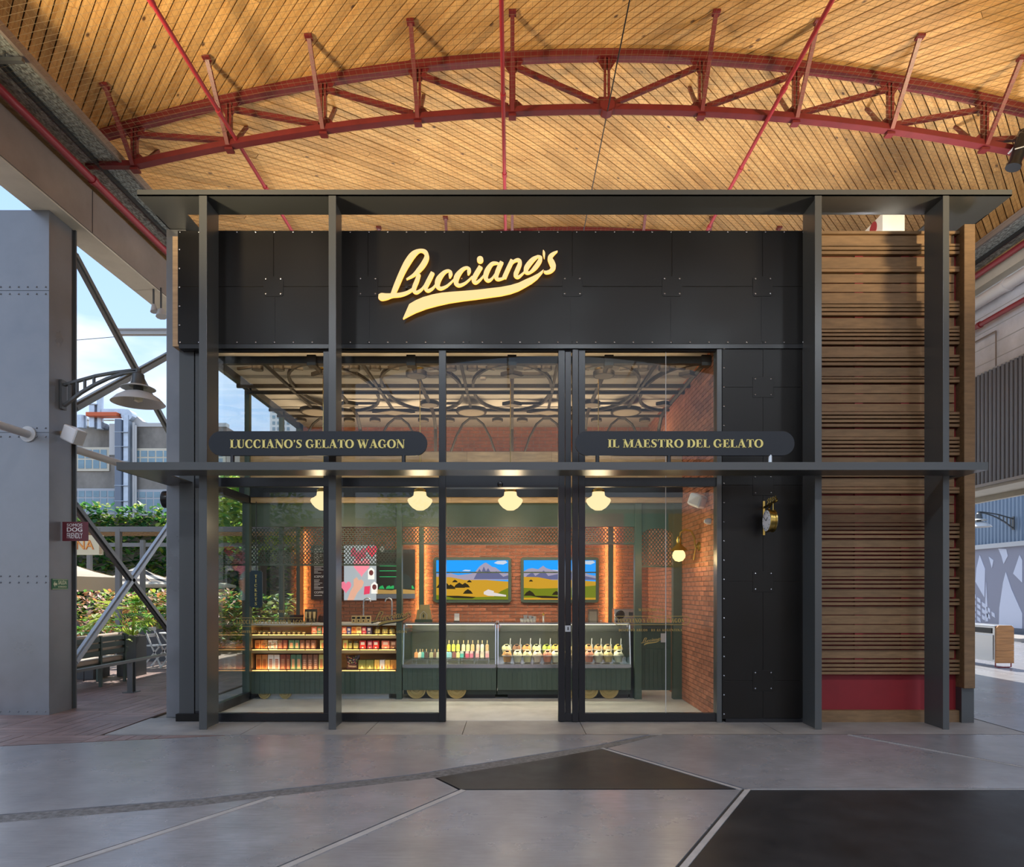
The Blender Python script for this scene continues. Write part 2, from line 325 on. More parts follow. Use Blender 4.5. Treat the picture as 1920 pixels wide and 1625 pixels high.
m_steelb = M('column_steel', (.22, .23, .25), .36, metal=.5, var=.12, scale=1.5, rvar=.1)
m_red = M('red_steel', (.13, .014, .016), .42, var=.15, scale=6)
m_redp = M('red_pipe', (.30, .025, .035), .3)
m_slat = M('slat_wood', (.225, .132, .062), .62, var=.2, scale=5, stretch=(1, 6, 6), rand=.12)
m_redw = M('red_wall', (.25, .012, .018), .6, var=.08)
m_glass = glass_mat('clear_glass', (.95, .975, .97), 1.34)
m_vglass = glass_mat('case_glass', (.96, .98, .97), 1.22)
m_gold = M('gold_paint', (.86, .74, .24), .45)
m_goldd = M('gold_leaf', (.42, .30, .09), .35, metal=.4)
m_brass = M('brass', (.52, .36, .10), .28, metal=1)
m_white = M('white_plastic', (.75, .75, .76), .4)
m_cream = M('cream_paint', (.62, .58, .48), .6, var=.06)
m_beam = M('beam_paint', (.23, .19, .165), .55, var=.14, scale=2)
m_perf = M('perforated_sheet', (.34, .37, .35), .5, metal=.3, var=.7, scale=45, stretch=(1, .4, 1), detail=1)
m_green = M('wagon_green', (.060, .092, .070), .42, var=.08, scale=3)
m_greend = M('dark_green', (.035, .055, .045), .45)
m_plywood = M('plywood', (.50, .33, .18), .6, var=.2, scale=3, stretch=(1, 1, 8))
m_oak = M('oak_board', (.42, .29, .15), .5, var=.25, scale=4, stretch=(1, 8, 8), rand=.15)
m_ceilw = M('plaster', (.56, .55, .52), .8)
m_lat = M('lattice_bronze', (.022, .018, .014), .5)
m_frost = M('frosted_panel', (.20, .18, .15), .5, var=.08, scale=20)
m_mortar = M('mortar', (.30, .25, .21), .9, var=.15, scale=20)
m_brick = M('brick', (.36, .135, .075), .8, var=.25, scale=9, rand=.28, bump=.3, bscale=60)
m_brickd = M('brick_lit', (.33, .12, .065), .8, var=.25, scale=9, rand=.28, bump=.3, bscale=60)  # slightly darker brick for the back wall
m_stain = M('stainless', (.62, .63, .64), .25, metal=1)
m_tile = M('shop_tile', (.55, .55, .53), .45, var=.18, scale=2.5, detail=8)
m_lightgrey = M('light_grey', (.5, .51, .52), .5)
# ================================================================== SETTING: ground and floor
struct(MB().box(-70, 70, -40, 120, -.3, -.03).build('ground', M('ground', (.22, .21, .20), .8, var=.2, scale=.6)), 'grey paved ground around the market hall')
floor = struct(MB().box(-9, 20, -12, 8.45, -.03, -.012).build('floor', m_joint), 'polished concrete hall floor of large angular slabs')
def slab(px, mat, gap=.011, world=False):
    pts = px if world else [FL(*p) for p in px]
    MB().xy(inset(pts, gap), -.012, 0).build('slab', mat, floor)
band_t = [(-420, 1556), (0, 1527), (365, 1498), (521, 1480), (781, 1451), (920, 1428), (1000, 1415), (1128, 1395), (1226, 1376)]
band_b = [(-420, 1572), (0, 1541), (365, 1510), (505, 1493), (815, 1457), (920, 1439), (1000, 1426), (1133, 1402), (1242, 1376)]
slab([(-420, 1412), (0, 1398.5), (425, 1378.5), (430, 1377)]+[(1222, 1376)]+band_t[::-1][1:], m_conc)
mb = MB(); T = [FL(*p) for p in band_t]; Bb = [FL(*p) for p in band_b]
for i in range(len(T)-1): mb.xy([Bb[i], Bb[i+1], T[i+1], T[i]], -.012, -.004)
mb.build('drain_channel', m_chan, floor, label='rough grey channel strip curving across the floor')
slab(band_b[:4]+[(-200, 1717), (-700, 1717), (-700, 1580)], m_conc)
slab([band_b[3], band_b[4], (862, 1480), (345, 1700), (-160, 1717)], m_conc)
slab([(862, 1480), (1394, 1479), (1206, 1700), (345, 1702)], m_conc)
slab([(815, 1457), (920, 1439), (1000, 1426), (1133, 1402), (1394, 1479), (862, 1480)], m_dark)
slab([(1394, 1479), (2600, 1479), (2600, 1700), (1206, 1700)], m_dark)
slab([(1242, 1376), (1590, 1376), (2140, 1478), (1394, 1478), (1136, 1402)], m_conc)
slab([(1592, 1376), (2700, 1376), (2700, 1478), (2142, 1478)], m_conc)
for a, b in ((-4.5, -3.0), (-3.0, -1.62), (-1.62, -.55), (-.55, .82), (.82, 3.0), (3.0, 5.72)): slab([(a, 7.53), (b, 7.53), (b, 8.5), (a, 8.5)], m_conc2, .004, True)
for a, b, c, d in ((5.74, 9.5, 7.55, 12), (9.5, 15.5, 7.55, 12), (5.74, 9.5, 12, 17), (9.5, 15.5, 12, 17), (5.74, 15.5, 17, 34)):
    MB().xy(inset([(a, c), (b, c), (b, d), (a, d)], .005), -.03, 0).build('slab', m_conc, floor)
# raised pale edge strips beside the joints
m_edge = M('joint_edge', (.36, .35, .35), .45, var=.15)
for (p, q, wd) in (((862, 1480), (345, 1700), .05), ((505, 1493), (-200, 1717), .05), ((1394, 1479), (1206, 1700), .04), ((1592, 1377), (2142, 1478), .02), ((1133, 1402), (1394, 1479), .03), ((1394, 1478.5), (2600, 1478.5), .015)):
    a = Vector((*FL(*p), .001)); b = Vector((*FL(*q), .001)); nn = Vector((-(b-a).y, (b-a).x, 0)).normalized()*(wd/2+.014)*(1 if (b-a).x < 0 else -1); MB().bar(a+nn, b+nn, wd, .008).build('edge_strip', m_edge, floor)
# timber deck: checkerboard of board squares at the left
deck = struct(MB().box(-22, -4.53, 7.5, 29, -.03, -.015).add([(-8, 6.6, -.02), (-3.1, 7.5, -.02), (-8, 7.5, -.02)], [(0, 1, 2)]).build('floor_deck', m_joint), 'purple-brown timber deck laid in squares of boards')
S = .69; nb = 5; front = (FL(0, 1398), FL(425, 1378))
fx, fy = front[1][0]-front[0][0], front[1][1]-front[0][1]
for i in range(-2, 7):
    for j in range(-1, 9):
        x1 = -4.53-S*i; y0 = 7.5+S*j
        if i < 0 and j >= 0: continue
        for k in range(nb):
            if (i+j) % 2 == 0: q = [(x1-S*(k+1)/nb, y0), (x1-S*k/nb, y0), (x1-S*k/nb, y0+S), (x1-S*(k+1)/nb, y0+S)]
            else: q = [(x1-S, y0+S*k/nb), (x1, y0+S*k/nb), (x1, y0+S*(k+1)/nb), (x1-S, y0+S*(k+1)/nb)]
            if j < 0:
                q = clip(q, fy, -fx, fy*front[0][0]-fx*front[0][1])
            if len(q) < 3: continue
            q2 = inset(q, .004)
            MB().xy(q2, -.018, R.uniform(-.001, .001)).build('board', m_deck, deck)
MB().box(-22, -4.53, 13.75, 29, -.015, 0).box(-22, -9.4, 7.5, 13.75, -.015, 0).build('far_boards', M('far_deck', (.24, .18, .15), .6, var=.25, scale=3, stretch=(.4, 7, 1)), deck)
# ================================================================== barrel roof with diagonal boards
XC = 1.25
def zc(x): return 8.70-(x-XC)**2/(2*20.9)
XL, XR = -5.7, 8.5
TY = [-4.2, .2, 4.6, 9.0, 13.4, 17.8, 22.2]
def wood(name, rot):
    m = bpy.data.materials.new(name); m.use_nodes = True; t = m.node_tree; b = t.nodes['Principled BSDF']; b.inputs['Roughness'].default_value = .5
    x = N(t, 'ShaderNodeTexCoord'); mp = N(t, 'ShaderNodeMapping', vector_type='TEXTURE'); mp.inputs['Rotation'].default_value = (0, 0, rot); t.links.new(x.outputs['Object'], mp.inputs[0])
    oi = N(t, 'ShaderNodeObjectInfo')
    ad = N(t, 'ShaderNodeVectorMath', operation='ADD'); t.links.new(mp.outputs[0], ad.inputs[0])
    sc = N(t, 'ShaderNodeVectorMath', operation='SCALE'); sc.inputs[0].default_value = (37, 11, 5); t.links.new(oi.outputs['Random'], sc.inputs['Scale']); t.links.new(sc.outputs[0], ad.inputs[1])
    m2 = N(t, 'ShaderNodeMapping'); m2.inputs['Scale'].default_value = (.9, 18, 3); t.links.new(ad.outputs[0], m2.inputs[0])
    n = N(t, 'ShaderNodeTexNoise'); n.inputs['Scale'].default_value = 2.2; n.inputs['Detail'].default_value = 6; n.inputs['Distortion'].default_value = .6; t.links.new(m2.outputs[0], n.inputs[0])
    r = N(t, 'ShaderNodeValToRGB'); e = r.color_ramp.elements
    e[0].position = .28; e[0].color = (.43, .21, .06, 1); e[1].position = .7; e[1].color = (.70, .425, .165, 1); t.links.new(n.outputs[0], r.inputs[0])
    n3 = N(t, 'ShaderNodeTexNoise'); n3.inputs['Scale'].default_value = .55; n3.inputs['Detail'].default_value = 5; t.links.new(x.outputs['Object'], n3.inputs[0])
    r3 = N(t, 'ShaderNodeValToRGB'); r3.color_ramp.elements[0].position = .32; r3.color_ramp.elements[0].color = (.62, .55, .48, 1); r3.color_ramp.elements[1].position = .55; r3.color_ramp.elements[1].color = (1, 1, 1, 1); t.links.new(n3.outputs[0], r3.inputs[0])
    mm = N(t, 'ShaderNodeMix', data_type='RGBA', blend_type='MULTIPLY'); mm.inputs[0].default_value = .8; t.links.new(r.outputs[0], mm.inputs[6]); t.links.new(r3.outputs[0], mm.inputs[7])
    m3 = N(t, 'ShaderNodeMapping'); m3.inputs['Scale'].default_value = (4.5, 9.0, 1); t.links.new(ad.outputs[0], m3.inputs[0])
    v = N(t, 'ShaderNodeTexVoronoi', feature='F1'); v.inputs['Scale'].default_value = 1.0; t.links.new(m3.outputs[0], v.inputs[0])
    r2 = N(t, 'ShaderNodeValToRGB'); r2.color_ramp.elements[0].position = .10; r2.color_ramp.elements[0].color = (1, 1, 1, 1); r2.color_ramp.elements[1].position = .2; r2.color_ramp.elements[1].color = (0, 0, 0, 1); t.links.new(v.outputs[0], r2.inputs[0])
    mk = N(t, 'ShaderNodeMix', data_type='RGBA'); sv = N(t, 'ShaderNodeSeparateColor'); t.links.new(v.outputs['Color'], sv.inputs[0]); gt = N(t, 'ShaderNodeMath', operation='GREATER_THAN'); gt.inputs[1].default_value = .9; t.links.new(sv.outputs[0], gt.inputs[0]); ml = N(t, 'ShaderNodeMath', operation='MULTIPLY'); t.links.new(gt.outputs[0], ml.inputs[0]); t.links.new(r2.outputs[0], ml.inputs[1]); t.links.new(ml.outputs[0], mk.inputs[0]); t.links.new(mm.outputs[2], mk.inputs[6]); mk.inputs[7].default_value = (.10, .045, .02, 1)
    mr = N(t, 'ShaderNodeMapRange'); mr.inputs[3].default_value = .82; mr.inputs[4].default_value = 1.14; t.links.new(oi.outputs['Random'], mr.inputs[0])
    hs = N(t, 'ShaderNodeHueSaturation'); t.links.new(mr.outputs[0], hs.inputs['Value']); t.links.new(mk.outputs[2], hs.inputs['Color']); t.links.new(hs.outputs[0], b.inputs['Base Color'])
    return m
AL = math.radians(45)
m_wp, m_wn = wood('roof_boards_a', AL), wood('roof_boards_b', -AL)
mb = MB(); K = 24
def sheet(mb, y0, y1, dz, th=.06, mi=0, x0=XL, x1=XR):
    vs = []
    for d in (dz, dz+th):
        for i in range(K+1):
            x = x0+(x1-x0)*i/K; vs += [(x, y0, zc(x)+d), (x, y1, zc(x)+d)]
    n = 2*(K+1); fs = []
    for i in range(K):
        a = 2*i; fs += [(a, a+1, a+3, a+2), (n+a, n+a+2, n+a+3, n+a+1), (a, a+2, n+a+2, n+a), (a+1, n+a+1, n+a+3, a+3)]
    fs += [(0, n, n+1, 1), (n-2, n-1, 2*n-1, 2*n-2)]
    mb.add(vs, fs, mi)
sheet(mb, TY[0], TY[-1], .05, .08)
ceil = struct(mb.build('ceiling', M('roof_deck', (.05, .03, .015), .9)), 'vaulted timber ceiling of diagonal pine boards')
def boards(y0, y1, sgn, wdt, mat, ylo):
    al = AL*sgn; d = Vector((math.cos(al), math.sin(al))); nrm = Vector((-d.y, d.x)); gap = .014
    cs = [nrm.dot(Vector(p)) for p in ((XL, y0), (XR, y0), (XL, y1), (XR, y1))]; c = min(cs); n = 0
    def rng(cc):
        lo, hi = -1e9, 1e9; o = nrm*cc
        for oc, dc, a, b in ((o.x, d.x, XL, XR), (o.y, d.y, y0, y1)):
            t0, t1 = (a-oc)/dc, (b-oc)/dc
            if t0 > t1: t0, t1 = t1, t0
            lo, hi = max(lo, t0), min(hi, t1)
        return lo, hi
    while c < max(cs):
        ca, cb = c+gap/2, c+wdt-gap/2; A, B = rng(ca), rng(cb); c += wdt
        if A[1]-A[0] < .05 and B[1]-B[0] < .05: continue
        if A[1] <= A[0]: A = (sum(B)/2-.01, sum(B)/2+.01)
        if B[1] <= B[0]: B = (sum(A)/2-.01, sum(A)/2+.01)
        L = min(A[1], B[1])-max(A[0], B[0])
        cuts = [max(A[0], B[0])+L*R.uniform(.25, .75)] if L > 2.2 and R.random() < .42 else []
        seg = [None]+cuts+[None]
        for s in range(len(seg)-1):
            a0 = A[0] if seg[s] is None else seg[s]+.003; b0 = B[0] if seg[s] is None else seg[s]+.003
            a1 = A[1] if seg[s+1] is None else seg[s+1]-.003; b1 = B[1] if seg[s+1] is None else seg[s+1]-.003
            m = max(1, int(max(a1-a0, b1-b0)/.7)); vs = []; fs = []
            if max((nrm*ca+d*t).y for t in (a0, a1)) < ylo: continue
            dz = R.uniform(-.004, .004)
            for i in range(m+1):
                p = nrm*ca+d*(a0+(a1-a0)*i/m); q = nrm*cb+d*(b0+(b1-b0)*i/m)
                for (u, e_) in ((p, 0), (q, 0), (q, .03), (p, .03)): vs.append((u.x, u.y, zc(u.x)+e_+dz))
            for i in range(m):
                for j in range(4): fs.append((4*i+j, 4*i+(j+1) % 4, 4*i+4+(j+1) % 4, 4*i+4+j))
            fs += [(3, 2, 1, 0), (4*m, 4*m+1, 4*m+2, 4*m+3)]
            MB().add(vs, fs).build('board', mat, ceil); n += 1
    return n
nB = boards(9.0, 13.4, 1, .112, m_wp, 0); nA = boards(4.6, 9.0, -1, .112, m_wn, 6.7)
mb = MB()
for i in range(len(TY)-1):
    if i in (2, 3): continue
    sheet(mb, TY[i], TY[i+1], .0, .04, i % 2)
sheet(mb, 4.6, 6.5, .035, .01, 1)
mb.build('far_boards', [m_wp, m_wn], ceil)
# ================================================================== roof trusses
def zt(x): return 8.64-(x-XC)**2/(2*20.9)
def zb(x): return 7.93-(x-XC)**2/(2*26.4)
ND = [XC+1.245*k for k in range(-5, 6)]
def make_truss(Y, label):
    t = root('roof_truss', (XC, Y, 7.9), label, 'roof truss', 'red trusses under the vault')
    for nm, fz, x0, x1, h, wd in (('top_chord', zt, -5.5, 8.0, .095, .11), ('bottom_chord', zb, ND[0], ND[-1], .07, .10)):
        p = [(x0+(x1-x0)*i/26, Y, fz(x0+(x1-x0)*i/26)) for i in range(27)]
        mb = MB()
        for s in (-1, 1): mb.ribbon([(a[0], a[2], h) for a in p], lambda u, v, q, s=s: (u, Y+s*wd/2+(q-.5)*.012, v))
        mb.ribbon([(a[0], a[2]-h*.42, .014) for a in p], lambda u, v, q: (u, Y+(q-.5)*wd, v))
        mb.build(nm, m_red, t)
    for s in (-1, 1):
        xe = ND[0] if s < 0 else ND[-1]; xo = -5.6 if s < 0 else 8.1
        MB().bar((xe, Y, zb(xe)), (xo, Y, zb(xe)+.0), .09, .07).build('bottom_chord_end', m_red, t)
    for k, x in enumerate(ND):
        MB().bar((x-.025, Y, zb(x)), (x-.025, Y, zt(x)), .03, .06).bar((x+.025, Y, zb(x)), (x+.025, Y, zt(x)), .03, .06).build('vertical', m_red, t)
        g = .15
        MB().xz([(x-g, zt(x)-.03), (x+g, zt(x)-.03), (x+.05, zt(x)-.19), (x-.05, zt(x)-.19)], Y-.008, Y+.008).build('gusset', m_red, t)
        if k == 5: MB().xz([(x-.24, zb(x)+.02), (x+.24, zb(x)+.02), (x+.1, zb(x)+.16), (x-.1, zb(x)+.16)], Y-.008, Y+.008).cyl((x, Y-.07, zb(x)+.02), (x, Y+.07, zb(x)+.02), .1, 10).build('gusset', m_red, t)
        else:
            sx = 1 if k > 5 else -1
            MB().xz([(x+.06*sx, zb(x)+.02), (x+.22*sx*-1*-1 if False else x-.2*sx*-1*-1, zb(x)+.02), (x-.06*sx, zb(x)+.15), (x+.03*sx, zb(x)+.15)], Y-.008, Y+.008).build('gusset', m_red, t)
    for k in range(5):
        a, b = ND[k], ND[k+1]
        MB().bar((a+.05, Y, zt(a)-.12), (b-.06, Y, zb(b)+.06), .06, .055).build('diagonal', m_red, t)
        a, b = ND[10-k], ND[9-k]
        MB().bar((a-.05, Y, zt(a)-.12), (b+.06, Y, zb(b)+.06), .06, .055).build('diagonal', m_red, t)
    for k, x in enumerate(ND):
        if k == 5: continue
        MB().bar((x, Y-.04, zb(x)-.02), (x, Y-.66, zc(x)-.005), .05, .04).bar((x-.045, Y-.66, zc(x)-.02), (x+.045, Y-.66, zc(x)-.02), .09, .03).build('knee_brace', m_red, t)
        MB().bar((x, Y+.04, zb(x)-.02), (x, Y+.6, zc(x)-.005), .045, .04).bar((x-.05, Y+.02, zb(x)-.06), (x+.05, Y+.02, zb(x)-.06), .1, .03).build('knee_brace', m_red, t)
    return t
tr = make_truss(9.0, 'dark red arched lattice truss above the shop front, fully in view')
tr2 = copy_tree(tr); tr2.location.y = 13.4; tr2['label'] = 'further dark red truss, only its crown showing in the gap over the black fascia'
for yy in (4.6, .2, -4.2): pass
# bird netting, cables and sprinkler pipes
def net_z(x): return zb(x)+.06
mb = MB(); y0, y1 = 5.6, 13.3; cs = .075
xs = [XL+i*.9 for i in range(15)]; n = int((y1-y0)/cs); th = .0009
def strand(a, b): mb.bar(a, b, th*2, th*2)
for j in range(n+1):
    y = y0+j*cs; o = [R.uniform(-.006, .006) for _ in xs]
    for i in range(len(xs)-1): strand((xs[i], y+o[i], net_z(xs[i])), (xs[i+1], y+o[i+1], net_z(xs[i+1])))
n = int((XR-XL)/cs)
for i in range(n+1):
    x = XL+i*cs
    ys = [y0, 7.2, 8.3, 9.0, 10, 11.2, 12.3, y1]; o = [R.uniform(-.006, .006) for _ in ys]
    for j in range(len(ys)-1): strand((x+o[j], ys[j], net_z(x)), (x+o[j+1], ys[j+1], net_z(x)))
tag(mb.build('bird_netting', M('net_cord', (.16, .12, .07), .8)), 'fine square bird netting stretched beneath the timber vault', 'netting', kind='stuff')
for nm, x, z, r, m, lb in (('sprinkler_pipe', -3.62, 7.50, .026, m_redp, 'slim red sprinkler pipe crossing the left half of the vault'), ('sprinkler_pipe', -.11, 7.70, .026, m_redp, 'slim red sprinkler pipe running straight down the middle of the vault'), ('sprinkler_pipe', 3.36, 7.78, .026, m_redp, 'slim red sprinkler pipe crossing the right half of the vault'), ('ridge_cable', 1.25, 7.86, .008, m_frame, 'thin dark cable hanging under the ridge of the vault')):
    mb = MB().cyl((x, -4, z), (x, 20, z), r, 10)
    for k in range(8):
        if r > .02: mb.cyl((x, 5.2+k*1.6, z), (x, 5.28+k*1.6, z), r*1.35, 10)
    tag(mb.build(nm, m, smooth=40), lb, nm.split('_')[1], 'red sprinkler pipes' if r > .02 else None)
# eaves on both sides: perforated trays, red pipe, boxed beam
for s, sd in ((-1, 'left'), (1, 'right')):
    def mx_(x): return x if s < 0 else 2*XC-x
    def bx(mb, x0, x1, *r): a, b = sorted((mx_(x0), mx_(x1))); mb.box(a, b, *r)
    g = root('eaves_tray', (mx_(-5.4), 8, 7.2), 'grey perforated eaves tray along the %s edge of the vault' % sd, 'eaves tray')
    mb = MB(); bx(mb, -5.42, -5.14, -4, 22, 7.22, 7.25); mb.build('upper_sheet', m_perf, g)
    mb = MB(); bx(mb, -5.66, -5.44, -4, 22, 7.19, 7.22); mb.build('lower_sheet', m_perf, g)
    mb = MB(); bx(mb, -5.445, -5.42, -4, 22, 7.15, 7.24); mb.build('divider_rail', m_frame, g)
    mb = MB(); bx(mb, -5.155, -5.12, -4, 22, 7.2, 7.3); mb.build('edge_flashing', m_beam, g)
    mb = MB(); bx(mb, -6.2, -5.66, -4, 22, 7.12, 7.2); mb.build('back_board', m_wp, g)
    tag(MB().cyl((mx_(-5.6), -4, 7.07), (mx_(-5.6), 22, 7.07), .05, 14).cyl((mx_(-5.6), 9.1, 7.07), (mx_(-5.6), 9.16, 7.07), .062, 14).cyl((mx_(-5.6), 12.1, 7.07), (mx_(-5.6), 12.16, 7.07), .062, 14).build('red_pipe', m_redp, smooth=40), 'thick glossy red pipe along the %s eaves' % sd, 'pipe')
b_ = root('eaves_beam', (-5.93, 8, 6.4), 'brown boxed eaves beam with cream underside carried by the grey columns', 'beam')
MB().box(-6.145, -5.72, -4, 22, 6.46, 7.04).build('box', m_beam, b_)
MB().box(-6.13, -5.735, -4, 22, 6.44, 6.46).build('underside', m_cream, b_)
for y in (6.5, 9.3, 12.4): MB().box(-5.722, -5.717, y, y+.012, 6.46, 7.04).build('seam', m_frame, b_)
for y in (7.1, 11.2): tag(MB().box(-5.66, -5.1, y, y+.05, 7.10, 7.14).bar((-5.3, y+.025, 7.14), (-5.3, y+.025, 7.3), .02, .02).build('tray_bracket', m_steel), 'thin steel bracket under the left tray, %s' % ('near the picture edge' if y < 8 else 'behind the canopy corner'), 'bracket')
# riveted columns on the left
def make_col(Y, label, n):
    c = root('riveted_column', (-6.2, Y, 0), label, 'column', 'riveted grey columns of the hall')
    MB().box(-6.55, -5.907, Y-.29, Y+.16, 0, 6.44).build('box_shaft', m_steelb, c)
    MB().box(-6.56, -5.90, Y-.295, Y+.1, 0, .085).build('base_band', m_steelb, c)
    MB().box(-6.5, -5.915, Y+.16, Y+.20, 0, 6.44).box(-6.52, -5.88, Y+.2, Y+.225, 0, 6.44).build('back_flange', m_steel, c)
    mb = MB()
    for z in (5.46, 5.37, 3.66, 3.55, 1.77, 1.69, .045):
        for k in range(6):
            x = -5.95-k*.115; mb.lathe([(.011, 0), (.008, -.007), (0, -.009)], (x, Y-.295, z), 8, 'y')
    mb.build('rivets', m_steelb, c, kind='stuff')
    MB().box(-6.55, -5.907, Y-.2915, Y-.29, 3.6, 3.606).box(-6.55, -5.907, Y-.2915, Y-.29, 5.41, 5.416).build('sheet_seam', m_frame, c)
    return c
make_col(9.0, 'wide grey riveted steel column at the left edge carrying lamp and small signs', 0)
make_col(13.4, 'second riveted column standing beyond the shop side, mostly hidden', 1)
tag(MB().cyl((-6.17, 5.0, 3.58), (-6.17, 8.705, 3.58), .05, 14).cyl((-6.17, 8.69, 3.58), (-6.17, 8.709, 3.58), .1, 20).build('handrail_pipe', m_lightgrey, smooth=40), 'grey pipe entering the wide left column through a round collar', 'pipe')
tag(MB().cyl((-6.17, 9.24, 3.58), (-6.17, 12.9, 3.58), .055, 14).build('brace_pipe', m_lightgrey, smooth=40), 'grey pipe running back from behind the wide left column', 'pipe')
# cross bracing between the columns
xb = -5.93
m_br = M('brace_paint', (.17, .185, .185), .4, metal=.2)
def brace(y0, z0, y1, z1, lb, m=m_br):
    tag(MB().bar((xb, y0, z0), (xb, y1, z1), .05, .11).bar((xb+.04, y0, z0+.0), (xb+.04, y1, z1+.0), .02, .06).build('cross_brace', m), lb, 'brace', 'diagonal braces behind the left column')
brace(9.24, 6.13, 13.3, 3.27, 'upper steel brace falling to the right behind the street lamp')
brace(9.24, 4.06, 13.0, 7.0-.6, 'upper steel brace rising to the right behind the street lamp')
brace(9.24, 2.75, 13.0, -.0+.02, 'dark lower brace falling to the right above the bench', m_steel)
brace(9.24, .62, 12.9, 3.6, 'pale lower brace rising to the right above the bench', M('pale_steel', (.36, .40, .46), .4, metal=.3))
tag(MB().box(-7.2, -4.6, 12.3, 12.4, Z(617, 12.3), Z(615, 12.3)).box(-7.2, -4.6, 12.34, 12.36, Z(625, 12.3), Z(615, 12.3)).box(-7.2, -4.6, 12.3, 12.4, Z(626, 12.3), Z(624, 12.3)).build('steel_beam', m_lightgrey), 'short pale I-beam seen against the sky behind the braces', 'beam')
tag(MB().tube([(X(100, 13), 13, Z(641, 13)), (X(220, 13), 13, Z(631, 13)), (X(330, 13), 13, Z(616, 13))], .006, 6).build('overhead_wire', m_frame), 'thin wire crossing the sky at left', 'wire')
for k, (px, py) in enumerate(((288, 583), (302, 592))):
    Y = 11.0; x, z = X(px, Y), Z(py, Y)
    f = root('floodlight', (x, Y, z), ('small' if k == 0 else 'larger')+' grey floodlight hung under the end of the left eaves beam', 'floodlight')
    MB().cyl((x, Y, z+.1), (x+.02, Y-.02, z-.02), .03+.015*k, 10, .06+.03*k).build('housing', m_lightgrey, f, 40); MB().box(x-.012, x+.012, Y-.01, Y+.01, z+.08, 6.46).build('arm', m_steel, f)
# bundle tied to the truss at the far right
x, Y, z = X(1903, 8.9), 8.85, Z(285, 8.9)
k = root('hanging_spotlight', (x, Y, z), 'black cylindrical spotlight tied to the truss at the right edge', 'spotlight')
MB().cyl((x+.1, Y, z+.22), (x-.05, Y, z-.2), .085, 16, .075).build('barrel', m_frame, k, 40); MB().tube([(x+.06, Y-.1, z+.02), (x+.0, Y-.02, z+.09), (x-.06, Y+.09, z+.0)], .012, 6).tube([(x-.1, Y-.09, z-.05), (x+.15, Y-.09, z+.02)], .008, 6).build('rope', m_lightgrey, k); MB().cyl((x-.05, Y, z-.2), (x-.062, Y, z-.235), .09, 16).build('lens_hood', m_frame, k)
# ================================================================== SHOP SHELL
YF = 8.25
# canopy frame over the fins
cz = 6.10
cp = root('canopy_frame', (.7, 8, cz), 'flat grey steel canopy frame on top of the four fin columns', 'canopy')
MB().box(-4.284, 5.714, 7.8, 8.2, cz, cz+.012).box(-4.284, 5.714, 7.8, 7.815, cz, cz+.068).build('front_channel', m_steel, cp)
MB().box(-4.284, -3.9, 8.2, 8.9, cz, cz+.012).box(-4.284, -4.27, 8.2, 8.9, cz, cz+.068).build('side_channel', m_steel, cp)
MB().box(5.1, 5.714, 8.2, 8.9, cz, cz+.012).box(5.7, 5.714, 8.2, 8.9, cz, cz+.068).build('side_channel', m_steel, cp)
FINS = [(-3.577, -3.486, 'leftmost grey fin column of the shop front, at the left end of the glazing'), (-2.096, -2.011, 'second grey fin column from the left, between the two large panes'), (3.461, 3.54, 'third grey fin column, between black panel and slatted wall'), (4.924, 4.997, 'rightmost grey fin column, crossing the slatted wall')]
for a, b, lb in FINS:
    m = (a+b)/2; f = root('fin_column', (m, 8, 0), lb, 'column', 'steel fin columns of the shop front')
    MB().box(a, b, 7.8, 7.814, .0, cz).build('front_flange', m_steel, f, bevel=.003)
    MB().box(m-.008, m+.008, 7.814, 8.198, .0, cz).build('web', m_steel, f)
# awning rail with the two name boards
aw = root('awning_rail', (.4, 7.5, 2.9), 'dark horizontal steel awning rail across the whole shop front', 'awning')
MB().box(-4.30, 5.177, 7.42, 7.435, 2.90, 2.985).build('front_lip', m_steel, aw)
MB().box(-4.30, 5.177, 7.435, 7.80, 2.90, 2.912).build('shelf_plate', m_steel, aw)
MB().box(-4.30, -3.9, 7.80, 8.55, 2.90, 2.912).box(-4.30, -4.285, 7.435, 8.55, 2.9, 2.985).build('side_return', m_steel, aw)
MB().box(5.10, 5.177, 7.80, 8.4, 2.90, 2.95).build('side_return', m_steel, aw)
def nameboard(px0, px1, py0, py1, text, tx0, tx1, ty0, ty1, lb, legs):
    Y = 7.46; x0, x1, z0, z1 = X(px0, Y), X(px1, Y), Z(py1, Y), Z(py0, Y); r = (z1-z0)/2; zm = (z0+z1)/2
    n = root('name_board', ((x0+x1)/2, Y, z0), lb, 'sign', 'long rounded name boards')
    poly = [(x1-r+r*math.cos(t), zm+r*math.sin(t)) for t in [math.radians(-90+i*12) for i in range(16)]]+[(x0+r-r*math.cos(t), zm-r*math.sin(t)) for t in [math.radians(-90+i*12) for i in range(16)]]
    MB().xz(poly, Y, Y+.03).build('board', M('board_navy', (.016, .020, .027), .35, spec=.35), n, bevel=.002)
    mb = MB(); u0, v0 = X(tx0, Y), Z(ty1, Y)
    serif(mb, text, lambda u, v, t: (u0+u, Y-.006+.006*t, v0+v), X(tx1, Y)-u0, Z(ty0, Y)-v0)
    mb.build('lettering', m_gold, n, label='raised yellow-gold serif capitals')
    for l in legs: MB().cyl((X(l, Y+.02), Y+.02, 2.91), (X(l, Y+.02), Y+.02, z0+.01), .022, 10).build('leg', m_stain if l > 1400 else m_frame, n)
nameboard(391, 801, 808, 854, "LUCCIANO'S GELATO WAGON", 431, 760, 824, 840, "long dark board reading LUCCIANO'S GELATO WAGON above the left panes", (436, 757))
nameboard(1078, 1490, 808, 854, "IL MAESTRO DEL GELATO", 1139, 1431, 823.5, 839, 'long dark board reading IL MAESTRO DEL GELATO above the right pane', (1120, 1254, 1444))
